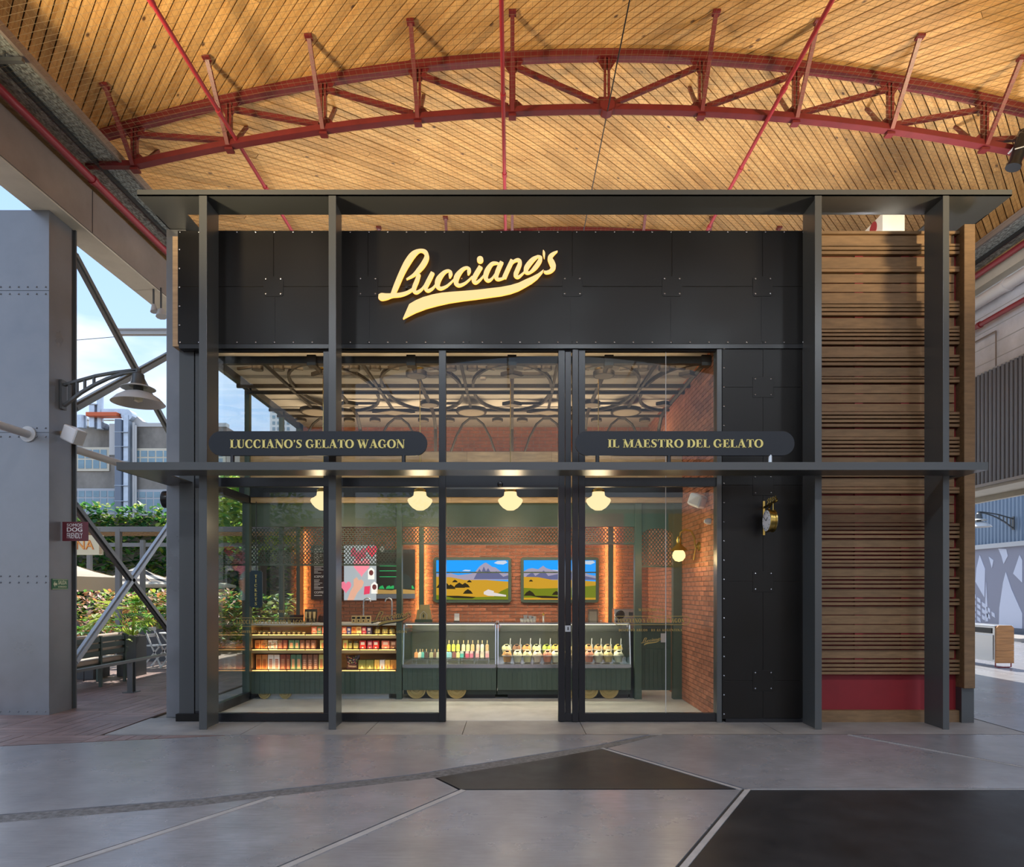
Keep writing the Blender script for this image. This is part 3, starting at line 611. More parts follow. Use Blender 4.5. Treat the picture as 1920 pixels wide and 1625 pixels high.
# fascia of riveted black sheet
fa = root('sign_fascia', (-.2, 8.2, 4.56), 'wide black riveted sheet-metal fascia above the glazing', 'fascia')
YA = 8.2; zt0, zb0, zh = Z(432, YA), Z(645, YA), Z(537, YA)
MB().box(X(335, YA), X(1511, YA), YA+.02, YA+.12, zb0+.01, zt0-.005).build('core', m_frame, fa)
cols = [333, 513, 690, 880, 1073, 1260, 1430, 1512]
for i in range(7):
    a, b = X(cols[i], YA), X(cols[i+1], YA)
    for c, d in ((zb0, zh), (zh, zt0)): MB().box(a+.0015, b-.0015, YA, YA+.02, c+.0015, d-.0015).build('sheet', m_black, fa, bevel=.002)
def rivet(mb, x, z, y): mb.lathe([(.012, 0), (.01, -.007), (0, -.011)], (x, y, z), 7, 'y')
m_rivet = M('rivet', (.34, .34, .35), .25, metal=.9)
mbr = MB()
for i in range(1, 7):
    x = X(cols[i], YA); h = .12
    MB().xz([(x-h, zh-h+.02), (x-h+.02, zh-h), (x+h-.02, zh-h), (x+h, zh-h+.02), (x+h, zh+h-.02), (x+h-.02, zh+h), (x-h+.02, zh+h), (x-h, zh+h-.02)], YA-.006, YA).build('joint_plate', m_black, fa, bevel=.001)
    for sx in (-1, 1):
        for sz in (-1, 1): rivet(mbr, x+sx*.09, zh+sz*.09, YA-.006)
    MB().box(x-.016, x+.016, YA-.004, YA, zb0+.03, zh-h).build('seam_strip', m_black, fa)
for i in range(34):
    x = X(338, YA)+(X(1506, YA)-X(338, YA))*i/33
    for z in (zt0-.02, zb0+.02): rivet(mbr, x, z, YA)
for i in range(1, 6):
    for x in (X(337, YA), X(1508, YA)): rivet(mbr, x, zb0+(zt0-zb0)*i/6, YA)
mbr.build('rivets', m_rivet, fa, 40, kind='stuff')
MB().box(X(322, YA)-.0, X(335, YA), YA+.02, 8.62, zb0-.02, zt0-.06).build('plywood_end', m_plywood, fa)
MB().box(X(335, YA), X(1512, YA), YA+.0, YA+.14, zb0-.05, zb0).build('bottom_trim', m_frame, fa)
# glowing script sign
lg = root('script_sign', (X(877, 8.1), 8.1, Z(530, 8.1)), "glowing warm-white script sign reading Lucciano's with a swoosh underline", 'sign')
k_ = .1979; Yl = 8.1
mb = MB(); script(mb, lambda u, v, t: (X(690+u*k_, Yl), Yl+.012*t, Z(450+v*k_, Yl))); mb.build('lit_face', E('sign_light', (1.0, .68, .31), .6), lg)
mb = MB(); script(mb, lambda u, v, t: (X(690+u*k_, Yl), Yl+.013+.03*t, Z(450+v*k_, Yl))); mb.build('return_edge', E('sign_edge', (1.0, .42, .08), 1.1), lg)
MB().box(X(760, 8.15), X(764, 8.15), 8.15, 8.2, Z(540, 8.15), Z(536, 8.15)).box(X(900, 8.15), X(904, 8.15), 8.15, 8.2, Z(520, 8.15), Z(516, 8.15)).build('stand_off', m_frame, lg)
# left corner: grey box column and sliding-door pocket posts
tag(MB().box(-4.32, -4.07, 8.53, 8.85, 0, cz).build('corner_column', m_steelb, bevel=.006), 'plain grey box column at the left corner of the shop', 'column')
pk = root('pocket_post', (-3.95, 8.4, 0), 'black grooved double post between corner column and first fin', 'post')
MB().box(-4.06, -3.88, 8.33, 8.5, 0, zb0).build('post', m_steel, pk); MB().box(-3.865, -3.7, 8.33, 8.5, 0, zb0).build('post', m_steel, pk); MB().box(-4.08, -3.69, 8.28, 8.5, 0, .09).build('shoe', m_black, pk)
# glazing
def zf(py): return Z(py, YF)
def xf(px): return X(px, YF)
def pane(x0, x1, z0, z1, par, y=YF+.03, nm='pane'): return MB().box(x0, x1, y, y+.008, z0, z1).build(nm, m_glass, par)
def frame(par, x0, x1, z0, z1, nm, y0=YF, y1=YF+.07, m=m_frame): return MB().box(x0, x1, y0, y1, z0, z1).build(nm, m, par, bevel=.002)
ztr0, ztr1 = zf(912), zf(895)
W1 = root('window_1', (-2.8, YF, 0), 'left fixed glazing with black frame between the first two fins', kind='structure')
a, b = -3.60, -2.05
frame(W1, a, b, 0.01, zf(1337), 'sill'); frame(W1, a, b, ztr0, ztr1, 'transom'); frame(W1, a, b, zf(658), zf(648), 'head'); frame(W1, xf(606), xf(620), .01, zf(650), 'mullion', YF+.005, YF+.07)
pane(a, b, zf(1337), ztr0, W1, nm='lower_pane'); pane(a, b, ztr1, zf(658), W1, nm='upper_pane')
W2 = root('window_2', (-1.4, YF, 0), 'second glazing bay with sliding glass leaf beside the doorway', kind='structure')
a, b = -2.05, xf(829)
frame(W2, a, b, 0.01, zf(1337), 'sill'); frame(W2, a, b, ztr0, ztr1, 'transom'); frame(W2, a, xf(1343), zf(658), zf(648), 'head'); frame(W2, xf(823), xf(836), .01, zf(655), 'mullion', YF-.01, YF+.075)
pane(a, b, zf(1337), ztr0, W2, nm='lower_pane'); pane(a, b, ztr1, zf(658), W2, nm='upper_pane')
D1 = struct(root('door_1', (-.12, YF, 0), 'open doorway with black header and glass fanlight'))
a, b = xf(836), xf(1048)
frame(D1, a, b, zf(912), zf(880), 'header', YF-.02, YF+.12); frame(D1, a, b, zf(914), zf(912), 'track', YF-.03, YF+.12, m_frame); pane(a, b, zf(880), zf(658), D1, nm='fanlight')
MB().lathe([(.03, 0), (.034, -.02), (.02, -.045), (0, -.05)], (xf(938), YF-.02, zf(908)), 16, 'y').build('sensor', m_frame, D1, 40)
for px in (757, 1080): pass
D2 = struct(root('door_2', (.75, YF, 0), 'stack of black sliding door stiles right of the doorway'))
for i, (p, q, dy) in enumerate(((1047, 1059, .0), (1060, 1071, .02), (1073, 1084, -.015), (1085, 1097, .0))): frame(D2, xf(p), xf(q), .01, zf(650), 'stile', YF-.01+dy, YF+.08)
frame(D2, xf(1047), xf(1097), .01, .1, 'bottom_rail')
MB().box(xf(1059.5), xf(1070), YF-.006, YF+.012, zf(1184), zf(1172.5)).build('key_plate', m_lightgrey, D2); MB().box(xf(1064), xf(1066), YF-.009, YF-.006, zf(1181), zf(1175)).build('key_slot', m_frame, D2)
W3 = root('window_3', (1.7, YF, 0), 'right glazing with a vertical glass joint', kind='structure')
a, b = xf(1095), xf(1343)
frame(W3, a, b, 0.01, zf(1337), 'sill'); frame(W3, a, b, ztr0, ztr1, 'transom')
j = xf(1249.5)
pane(a, j-.002, zf(1337), ztr0, W3, nm='lower_pane'); pane(j+.002, b, zf(1337), ztr0, W3, nm='lower_pane'); pane(a, j-.002, ztr1, zf(658), W3, nm='upper_pane'); pane(j+.002, b, ztr1, zf(658), W3, nm='upper_pane')
MB().box(j-.003, j+.003, YF+.028, YF+.04, zf(1337), zf(658)).build('joint_seal', m_lightgrey, W3)
frame(W3, xf(1343), xf(1352), .0, zf(645), 'jamb', YF-.03, YF+.12, m_steel)
# gold lettering on the glass
def decal(par, px0, px1, py, h, text, sp=.1, mat=m_goldd):
    mb = MB(); y = YF+.024; u0, v0 = X(px0, y), Z(py+h/2, y); serif(mb, text, lambda u, v, t: (u0+u, y+.003*t, v0+v), X(px1, y)-u0, h*y/F, sp); mb.build('lettering', mat, par)
def pill(par, px0, px1, py0, py1):
    y = YF+.024; x0, x1, z0, z1 = X(px0, y), X(px1, y), Z(py1, y), Z(py0, y); r = (z1-z0)/2; zm = (z0+z1)/2
    pts = [(x1-r+r*math.cos(t), zm+r*math.sin(t), .006) for t in [math.radians(-90+i*15) for i in range(13)]]+[(x0+r-r*math.cos(t), zm-r*math.sin(t), .006) for t in [math.radians(-90+i*15) for i in range(13)]]
    MB().ribbon(pts, lambda u, v, t: (u, y+.003*t, v), True).build('lettering_border', m_goldd, par)
decal(W1, 443, 574, 1165.5, 8, "LUCCIANO'S GELATO WAGON"); pill(W1, 437, 585, 1158, 1174); decal(W1, 452, 566, 1184, 4.5, 'DISTRITO ARCOS - BS AS ARGENTINA'); decal(W1, 488, 532, 1146, 5, 'WELCOME TO')
decal(W3, 1158, 1284, 1163, 8, "LUCCIANO'S GELATO WAGON"); pill(W3, 1150, 1293, 1155, 1171); decal(W3, 1160, 1280, 1181, 4.5, 'DISTRITO ARCOS - BS AS ARGENTINA'); decal(W3, 1197, 1245, 1143, 5, 'WELCOME TO'); decal(W2, 701, 764, 1184, 4.5, 'GELATO WAGON')
def script_at(par, px0, py0, wpx, name='script_lettering', mat=m_goldd, y=YF+.022):
    k = wpx/1710; mb = MB(); script(mb, lambda u, v, t: (X(px0+(u-90)*k, y), y+.003*t, Z(py0+(v-80)*k, y))); mb.build(name, mat, par)
script_at(W1, 490, 1199, 38); script_at(W3, 1202, 1195, 38)
k = 76/1710.; mb = MB()
m_shadow = M('letter_shadow', (.02, .02, .015), .5)
script_at(W2, 695.5, 1147, 76, mat=m_shadow, y=YF+.0265); script_at(W2, 698, 1145, 74)
# riveted black panel right of the glazing, with the bracket clock
dp = root('black_panel', (xf(1432), YF-.03, 0), 'tall black riveted metal panel right of the glazing', 'panel')
x0, x1, xm = xf(1353), xf(1511), xf(1429); YP = YF-.03
MB().box(x0, x1, YP+.015, YP+.12, 0.04, zb0).build('core', m_frame, dp)
zs = [0.05, zf(1275), zf(1090), zf(910), zf(727), zb0]
for a, b in zip(zs[:-1], zs[1:]):
    for c, d in ((x0, xm), (xm, x1)): MB().box(c+.001, d-.001, YP, YP+.015, a+.001, b-.001).build('sheet', m_black, dp, bevel=.0015)
mbr = MB()
for z in zs[1:-1]:
    h = .125; MB().box(xm-h, xm+h, YP-.005, YP, z-h, z+h).build('joint_plate', m_black, dp, bevel=.002)
    for sx in (-1, 1):
        for sz in (-1, 1): rivet(mbr, xm+sx*.095, z+sz*.095, YP-.005)
for i in range(20):
    for x in (x0+.018, x1-.018): rivet(mbr, x, .1+(zb0-.15)*i/19, YP)
mbr.build('rivets', m_rivet, dp, 40, kind='stuff')
MB().box(xf(1360), xf(1505), YP+.01, YP+.1, .0, .045).build('plinth', m_frame, dp)
Yc = 7.98; xk, zk = X(1446, Yc), Z(976, Yc)
ck = root('bracket_clock', (xk, YP, zk), 'small round brass double-faced clock on an ornate bracket on the black panel', 'clock')
r = .135
MB().lathe([(r*.96, -.055), (r, -.05), (r, -.03), (r*.93, -.025), (r*.93, .005), (r, .01), (r, .025), (r*.96, .03)], (xk, Yc, zk), 36, 'x').build('case', m_brass, ck, 30)
MB().lathe([(.0, -.0585), (r*.9, -.0585), (r*.9, -.05)], (xk, Yc, zk), 36, 'x').build('dial', M('dial', (.8, .82, .88), .4), ck)
MB().lathe([(.0, .034), (r*.9, .034), (r*.9, .025)], (xk, Yc, zk), 36, 'x').build('dial', M('dial_b', (.8, .82, .88), .4), ck)
MB().bar((xk-.0605, Yc, zk), (xk-.0605, Yc-.045, zk+.035), .004, .008).build('hour_hand', m_frame, ck); MB().bar((xk-.0615, Yc, zk), (xk-.0615, Yc+.07, zk+.045), .003, .006).build('minute_hand', m_frame, ck)
mb = MB()
for i in range(12):
    a = i*PI/6; mb.bar((xk-.0595, Yc+.095*math.sin(a), zk+.095*math.cos(a)), (xk-.0595, Yc+.11*math.sin(a), zk+.11*math.cos(a)), .003, .007)
mb.build('hour_marks', m_frame, ck)
MB().box(xk-.012, xk+.012, YP-.012, YP-.004, zk-.15, zk+.26).bar((xk, YP-.01, zk+.18), (xk, Yc-.16, zk+.215), .02, .022).bar((xk, YP-.01, zk+.02), (xk, Yc+.02, zk+.19), .014, .016).build('bracket', m_brass, ck)
mb = MB()
for i in range(4):
    a = i*.07; mb.tube([(xk, Yc+.12-a, zk+.2), (xk+.015, Yc+.1-a, zk+.25), (xk, Yc+.075-a, zk+.27), (xk-.012, Yc+.09-a, zk+.24)], .006, 6)
mb.lathe([(.001, 0), (.02, .01), (.012, .03), (.0, .05)], (xk, Yc-.16, zk+.2), 10); mb.build('scrollwork', m_brass, ck)
MB().cyl((xk, Yc-.06, zk+r*.85), (xk, Yc-.06, zk+.2), .006, 6).cyl((xk, Yc+.06, zk+r*.85), (xk, Yc+.06, zk+.18), .006, 6).build('hanger', m_brass, ck)
# slatted timber wall on red backing
sl = root('wall_slatted', (4.5, 8.3, 0), 'horizontal brown slats of mixed width over a red wall', kind='structure')
MB().box(3.56, 5.40, 8.31, 8.36, .0, zf(432)).build('red_backing', m_redw, sl)
wide4 = [(190, 240), (318, 372), (418, 468), (475, 522), (528, 575), (675, 722), (843, 890), (965, 1015), (1065, 1115), (1120, 1170), (1178, 1222), (1325, 1370), (1490, 1545)]
nar4 = [(165, 190), (240, 252), (258, 277), (283, 305), (372, 385), (387, 412), (575, 590), (595, 612), (618, 636), (642, 668), (722, 738), (743, 757), (765, 779), (788, 802), (812, 830), (890, 905), (912, 926), (935, 960), (1020, 1030), (1035, 1058), (1225, 1240), (1248, 1262), (1270, 1285), (1295, 1312), (1372, 1388), (1395, 1410), (1420, 1433), (1442, 1456), (1462, 1480)]
wide5 = [(50, 100), (153, 202), (208, 255), (262, 310), (410, 455), (578, 625), (700, 748), (802, 850), (855, 905), (910, 957), (1058, 1105)]
nar5 = [(5, 20), (25, 45), (103, 118), (122, 143), (315, 330), (337, 352), (360, 375), (385, 402), (462, 475), (485, 498), (508, 522), (532, 546), (552, 570), (630, 642), (652, 667), (675, 692), (757, 770), (778, 797), (968, 980), (988, 1002), (1010, 1025), (1035, 1052), (1115, 1130), (1140, 1155), (1163, 1178), (1185, 1200)]
for (lst, off, y0) in ((wide4, 380, 8.275), (wide5, 880, 8.275), (nar4, 380, 8.235), (nar5, 880, 8.235)):
    for a, b in lst:
        z1, z0 = Z(off+a*.32, y0), Z(off+b*.32, y0); y1 = 8.30
        for xa, xb_ in ((3.56, 5.36 if y0 > 8.25 else 5.40),):
            if y0 < 8.25: z0 = max(z0, z1-.034)
            o = MB().box(xa, xb_, y0, y1, z0, z1).build('slat', m_slat, sl)
for x in (4.16, 4.72): MB().box(x, x+.1, 8.285, 8.312, .56, zf(440)).build('batten', m_redw, sl)
MB().box(3.56, 5.40, 8.24, 8.32, .0, Z(1331, 8.27)).build('skirting', m_slat, sl)
MB().box(5.40, 5.53, 8.15, 8.36, .42, zf(428)).build('corner_board', m_slat, sl, bevel=.004)
MB().box(5.40, 5.55, 8.2, 8.36, 0, .42).build('corner_foot', m_steel, sl)
# shop volume: roof, sides, interior shell
ZI, YB, XLW, XRW = 4.58, 12.4, -3.82, 2.484
struct(MB().box(-3.95, 5.5, 8.36, 12.9, 5.0, 5.15).build('roof_slab', m_frame), 'flat roof of the shop')
struct(MB().box(5.42, 5.52, 8.36, 12.9, 0, 5.2).build('wall_right', m_slat), 'timber side wall of the shop')
struct(MB().box(2.62, 5.42, 12.7, 12.8, 0, 5.0).build('wall_back', m_steel), 'rear wall of the service part')
struct(MB().box(2.62, 5.42, 8.4, 8.46, 0, 5.0).build('wall_service', m_frame), 'blind wall behind panel and slats')
# upper grey box of air conditioner on the roof
Yq = 9.6
ac = root('air_conditioner', (X(1665, Yq), Yq, 5.15), 'beige air-conditioning unit with a red round badge on the shop roof', 'air conditioner')
MB().box(X(1655, Yq), X(1697, Yq), Yq, Yq+1.3, 5.15, Z(398, Yq)).build('casing', m_cream, ac, bevel=.01)
xa = X(1655, Yq); mb = MB().prism([(Yq+.25+.1*math.cos(i*PI/8), Z(412, Yq)+.0+.1*math.sin(i*PI/8)) for i in range(16)], lambda u, v, t: (xa-.004*t, u, v)); mb.build('badge', m_redp, ac)
for i in range(5): MB().box(X(1660, Yq), X(1692, Yq), Yq-.006, Yq, 5.25+i*.14, 5.30+i*.14).build('vent_slot', m_beam, ac)
# ================================================================== SHOP INTERIOR
fi = struct(MB().box(XLW-.1, XRW+.1, YF+.07, YB+.1, -.03, .004).build('floor_shop', m_tile), 'pale grey tiled shop floor')
struct(MB().box(XLW-.06, XRW+.12, YF+.12, YB+.1, ZI, ZI+.1).build('ceiling_shop', m_ceilw), 'plain plaster ceiling of the shop')
BL, BH, BJ = .205, .053, .010
bk_mesh = MB().box(-BL/2, BL/2, -.012, .006, -BH/2, BH/2).mesh('brick', m_brickd)
bkr_mesh = MB().box(-.006, .012, -BL/2, BL/2, -BH/2, BH/2).mesh('brick', m_brick)
def brick_wall(par, plane, u0, u1, z0, z1, pos, me, mat, score):
    P = []; r = 0; z = z0+BH/2
    while z < z1:
        u = u0+BL/2-(BL+BJ)/2*(r % 2)
        while u-BL/2 < u1:
            a, b = max(u-BL/2, u0), min(u+BL/2, u1)
            if b-a > .03: P.append(((a+b)/2, b-a, z))
            u += BL+BJ
        z += BH+BJ; r += 1
    full = sorted([p for p in P if p[1] > BL-.001], key=lambda p: score(p[0], p[2]))[:298]; keep = set(full)
    mb = MB()
    for p in P:
        if p in keep: share('brick', me, (p[0], pos, p[2]) if plane == 'y' else (pos, p[0], p[2]), par); continue
        if plane == 'y': mb.box(p[0]-p[1]/2, p[0]+p[1]/2, pos-.012, pos+.006, p[2]-BH/2, p[2]+BH/2)
        else: mb.box(pos-.012, pos+.006, p[0]-p[1]/2, p[0]+p[1]/2, p[2]-BH/2, p[2]+BH/2)
    mb.build('far_bricks', mat, par, kind='stuff')
wb = struct(MB().box(XLW, XRW, YB, YB+.2, 0, ZI).build('wall_back_brick', m_mortar), 'orange-brown brick back wall of the shop')
brick_wall(wb, 'y', XLW+.02, XRW, .9, ZI, YB, bk_mesh, m_brickd, lambda u, z: (abs(u+.05)*.55+abs(z-1.75)))
wr = struct(MB().box(XRW, XRW+.13, YF+.1, YB, 0, ZI).build('wall_brick_side', m_mortar), 'red brick side wall behind the right pane')
brick_wall(wr, 'x', YF+.12, YB, .01, ZI, XRW, bk_mesh if 0 else MB().box(-.012, .006, -BL/2, BL/2, -BH/2, BH/2).mesh('brick', m_brick), m_brick, lambda u, z: u+abs(z-1.8)*.06)
# glazed left side
W4 = struct(root('window_4', (XLW, 10, 0), 'glazed left side wall of the shop'))
MB().box(XLW-.01, XLW, YF+.08, YB, .12, ZI-.05).build('pane', m_glass, W4)
for y0, y1, z0, z1, nm in ((YF+.07, YB, 0, .12, 'sill'), (YF+.07, YB, ztr0, ztr1, 'transom'), (YF+.07, YB, ZI-.1, ZI, 'head'), (9.85, 9.93, 0, ZI, 'mullion'), (11.3, 11.37, 0, ZI, 'mullion'), (12.2, 12.4, 0, ZI, 'mullion')):
    MB().box(XLW-.04, XLW+.03, y0, y1, z0, z1).build(nm, m_green if nm == 'mullion' else m_frame, W4)
# ---- wagon frame
YW = 9.95
def xw(p): return X(p, YW)
def zw(p): return Z(p, YW)
wg = root('wagon_frame', (-1, YW, 0), 'green timber frame of the wagon-shaped counter with oak board band on top', 'kiosk frame')
for a, b, z in ((455, 468, 943), (743.5, 753.5, 943), (1190, 1203, 943), (1262, 1279, 943)): MB().box(xw(a), xw(b), YW-.02, YW+.1, 0, zw(z)).build('post', m_green, wg, bevel=.004)
for a, b in ((455, 745), (753, 1190), (1203, 1283)):
    MB().box(xw(a), xw(b), YW+.01, YW+.08, zw(987), zw(943)).build('fascia_panel', m_green, wg)
for r in range(5):
    z1 = zw(848)-r*.148; x = xw(452)-(r % 2)*.5
    while x < XRW-.02:
        L = R.uniform(.55, 1.0); a, b = max(x, xw(452)), min(x+L, XRW-.015)
        if b-a > .05: MB().box(a+.001, b-.001, YW-.05, YW+.02, z1-.146, z1).build('band_board', m_oak, wg)
        x += L
MB().box(xw(452), XRW-.015, YW+.02, YB-.02, zw(943), zw(943)+.06).build('soffit', m_green, wg)
MB().box(xw(452), XRW-.015, YW+.02, YB-.4, zw(848)-.05, zw(848)).build('top_deck', m_oak, wg)
MB().box(xw(452), XRW-.015, YW-.075, YW-.05, zw(933), zw(915)).build('dark_cornice', m_frame, wg)
def mesh_panel(x0, x1, z0, z1, y, par, c=.05, arch=False):
    mb = MB(); h = c*.62; zmid = z1
    nx = int((x1-x0)/c)+1; nz = int((z1-z0)/h)+1
    for j in range(nz):
        for i in range(nx+1):
            xa = x0+i*c+(c/2 if j % 2 else 0); za = z0+j*h
            for s in (-1, 1):
                a, b = (xa, za), (xa+s*c/2, za+h)
                if not (x0 <= b[0] <= x1 and x0 <= a[0] <= x1) or b[1] > z1: continue
                mb.bar((a[0], y, a[1]), (b[0], y, b[1]), .006, .012)
    mb.build('mesh_infill', m_green, par, kind='stuff')
for a, b, pb, in ((468, 743, 1057), (753.5, 1190, 1017), (1203, 1262, 1060)):
    mesh_panel(xw(a), xw(b), zw(pb), zw(987), YW+.04, wg); MB().box(xw(a), xw(b), YW+.02, YW+.06, zw(pb)-.025, zw(pb)).build('mesh_rail', m_green, wg)
p = [(xw(1203), zw(987)), (xw(1203), zw(1003))]+[(xw(1232.5)-(xw(1232.5)-xw(1203))*math.cos(t), zw(1003)+.1*math.sin(t)) for t in [i*PI/12 for i in range(13)]]+[(xw(1262), zw(1003)), (xw(1262), zw(987))]
MB().xz(p, YW+.0, YW+.05).build('arch_head', m_green, wg)
MB().box(xw(1203), xw(1262), YW+.12, YW+.17, zw(1296), zw(1172)).build('gate_panel', m_green, wg)
for i in range(7): MB().box(xw(1203)+.01+i*.063, xw(1203)+.069+i*.063, YW+.112, YW+.12, zw(1294), zw(1218)).build('gate_board', m_green, wg)
MB().box(xw(1203), xw(1279), YW-.0, YW+.14, zw(1172), zw(1168)).build('gate_cap', m_green, wg)
MB().box(xw(1242), xw(1252), YW+.1, YW+.12, zw(1205), zw(1188)).build('notice_card', m_lightgrey, wg)
MB().box(xw(1183), xw(1191), YW+.1, YW+.5, .005, 1.0).build('side_filler', m_frame, wg)
# ---- shelving counter at left
sh = root('shelf_counter', (-2.75, YW, 0), 'green wagon counter with three lit shelves of boxed sweets', 'counter')
xs0, xs1 = xw(469), xw(743); dp_ = .5
MB().box(xs0, xs1, YW-.03, YW+dp_, zw(1172), zw(1168.5)).build('worktop', m_cream, sh, bevel=.002)
m_shelf = M('shelf_oak', (.50, .32, .14), .55, var=.15, scale=3, stretch=(1, 8, 8))
for a, b in ((1191, 1196.5), (1219, 1224.5), (1258, 1263)): MB().box(xs0, xs1, YW-.0, YW+dp_, zw(b), zw(a)).build('shelf', m_shelf, sh)
MB().box(xs0, xs1, YW+dp_, YW+dp_+.03, .05, zw(1172)).build('back_panel', m_shelf, sh)
MB().box(xs0-.03, xs0, YW, YW+dp_, .08, zw(1172)).box(xs1, xs1+.01, YW, YW+dp_, .08, zw(1172)).build('side_panel', m_shelf, sh)
bd = MB().box(.0015, .0715, -.02, 0, zw(1300), zw(1259)).mesh('base_board', m_green)
n = int((xs1-xs0)/.073)
for i in range(n+1): share('base_board', bd, (xs0+i*.073, YW+.0, 0), sh)
MB().box(xw(485), xw(728), YW+.06, YW+.3, 0.005, zw(1299)).build('plinth', m_lightgrey, sh)
for z in (1187.5, 1215.5, 1254.5):
    mb = MB().cyl((xs0, YW+.01, zw(z)), (xs1, YW+.01, zw(z)), .006, 6)
    for i in range(9): x = xs0+(xs1-xs0)*i/8; mb.cyl((x, YW+.01, zw(z)-.03), (x, YW+.01, zw(z)), .005, 6)
    mb.build('guard_rail', m_frame, sh)
m_led = E('led_warm', (1.0, .55, .18), 1.3)
for i, z in enumerate((1190.5, 1218.5, 1257.5)):
    MB().box(xs0+.02, xs1-.02, YW+.03, YW+.04, zw(z)-.004, zw(z)+.006).build('led_strip', m_led, sh)
    lamp('shelf_led', 'AREA', ((xs0+xs1)/2, YW+.045, zw(z)+.012), 1.1, (1, .60, .26), 2.0, .03, (0, .5, 1))
def wheel(px, par, r, yb, y=YW+.036):
    x = X(px, y); z = r+.005
    o = MB().lathe([(0, 0), (r*.3, 0), (r*.34, -.006), (r*.62, -.006), (r*.66, 0), (r*.8, 0), (r*.84, -.01), (r, -.01), (r, .03), (0, .03)], (x, y, z), 32, 'y').build('wheel', M('wheel_gold', (.45, .33, .12), .5), par, 30)
for p_ in (496, 535): wheel(p_, sh, .088, 0, YW+.016)
tk = root('ticket_sign', (X(480, 9.75), 9.75, 1.3), 'navy vertical blade sign reading TICKETS in front of the left side window', 'sign')
Yt = 9.75; x0, x1, z0, z1 = X(468, Yt), X(491.5, Yt), Z(1139, Yt), Z(1069.5, Yt); c_ = .018
MB().xz([(x0+c_, z0), (x1-c_, z0), (x1-c_, z0+c_), (x1, z0+c_), (x1, z1-c_), (x1-c_, z1-c_), (x1-c_, z1), (x0+c_, z1), (x0+c_, z1-c_), (x0, z1-c_), (x0, z0+c_), (x0+c_, z0+c_)], Yt, Yt+.025).build('blade', M('navy', (.03, .06, .085), .4), tk)
for i, ch in enumerate('TICKETS'):
    mb = MB(); y_ = 1077+i*8.6; hh = 6*Yt/F; wd = hh*(.45 if ch == 'I' else .8); u0 = (x0+x1)/2-wd/2; v0 = Z(y_+6, Yt); serif(mb, ch, lambda u, v, t: (u0+u, Yt-.004+.004*t, v0+v), wd, hh); mb.build('letter', m_gold, tk)
MB().cyl(((x0+x1)/2, Yt+.012, z1), ((x0+x1)/2, Yt+.012, zw(943)), .006, 6).build('hanging_rod', m_frame, tk)
# ---- boxed goods
PAL = {'or': (.62, .26, .08), 'wh': (.78, .74, .70), 'br': (.26, .075, .045), 'gr': (.10, .22, .15), 'ch': (.22, .10, .06), 'li': (.45, .46, .16), 'pk': (.60, .17, .12), 'bl': (.05, .07, .25), 'cr': (.72, .55, .27), 'ma': (.30, .03, .07), 'na': (.04, .045, .12), 'ye': (.75, .50, .12), 'rd': (.5, .03, .03), 'ol': (.20, .22, .06), 'oc': (.62, .30, .06)}
PN = {'or': 'orange', 'wh': 'white', 'br': 'dark brown', 'gr': 'green', 'ch': 'chocolate-patterned', 'li': 'lime green', 'pk': 'salmon pink', 'bl': 'royal blue', 'cr': 'cream', 'ma': 'maroon', 'na': 'navy', 'ye': 'yellow', 'rd': 'red', 'ol': 'olive', 'oc': 'ochre'}
pm = {k: M('carton_'+k, v, .45) for k, v in PAL.items()}
m_pan = {k: M('panel_'+k, v, .45) for k, v in {'or': (.42, .12, .03), 'wh': (.45, .15, .08), 'br': (.5, .25, .15), 'gr': (.62, .35, .2), 'ch': (.7, .5, .35), 'li': (.5, .2, .08), 'pk': (.8, .6, .5), 'bl': (.6, .6, .7), 'cr': (.35, .2, .1), 'ma': (.7, .5, .5), 'na': (.6, .6, .7), 'ye': (.3, .15, .05), 'rd': (.85, .8, .75), 'ol': (.7, .6, .25), 'oc': (.3, .15, .05)}.items()}
def carton(a, b, ztop, zbot, c, row, idx, pat='stripe', dep=.1):
    y = YW+.07; x0, x1, z0, z1 = X(a, y), X(b, y), zbot, ztop
    o = root('gift_box', ((x0+x1)/2, y, z0), '%s carton, %s from the left on the %s shelf' % (PN[c], ORD[idx] if idx < 20 else 'last', row), 'box', 'cartons on the %s shelf' % row)
    MB().box(x0+.002, x1-.002, y, y+dep, z0, z1).build('carton', pm[c], o, bevel=.002)
    w_ = x1-x0; h = z1-z0; xm = (x0+x1)/2
    if pat == 'stripe':
        MB().box(xm-w_*.26, xm+w_*.26, y-.0015, y, z0+h*.12, z0+h*.72).build('printed_panel', m_pan[c], o)
        if c in ('wh', 'br'): 
            for q in range(5): MB().box(xm-w_*.26, xm+w_*.26, y-.002, y-.0015, z0+h*(.2+.1*q), z0+h*(.225+.1*q)).build('printed_line', pm[c], o)
        if c == 'ch':
            mb = MB()
            for q in range(5):
                for s in range(3): mb.box(xm-w_*.3+s*w_*.2+(q % 2)*w_*.05, xm-w_*.16+s*w_*.2+(q % 2)*w_*.05, y-.002, y-.0015, z0+h*(.15+.12*q), z0+h*(.23+.12*q))
            mb.build('printed_pattern', pm['br'], o)
    elif pat == 'tag': MB().box(xm-w_*.3, xm+w_*.3, y-.0015, y, z0+h*.55, z0+h*.85).box(xm-w_*.12, xm+w_*.12, y-.0015, y, z0+h*.12, z0+h*.3).build('printed_panel', m_pan[c], o)
    elif pat == 'cone': MB().xz([(xm-w_*.2, z0+h*.18), (xm+w_*.2, z0+h*.18), (xm, z0+h*.55)], y-.0015, y).build('printed_panel', m_pan[c], o)
    return o
def zx(v): return 470+v*.151
zb1, zb2, zb3 = zw(1191), zw(1219), zw(1258)
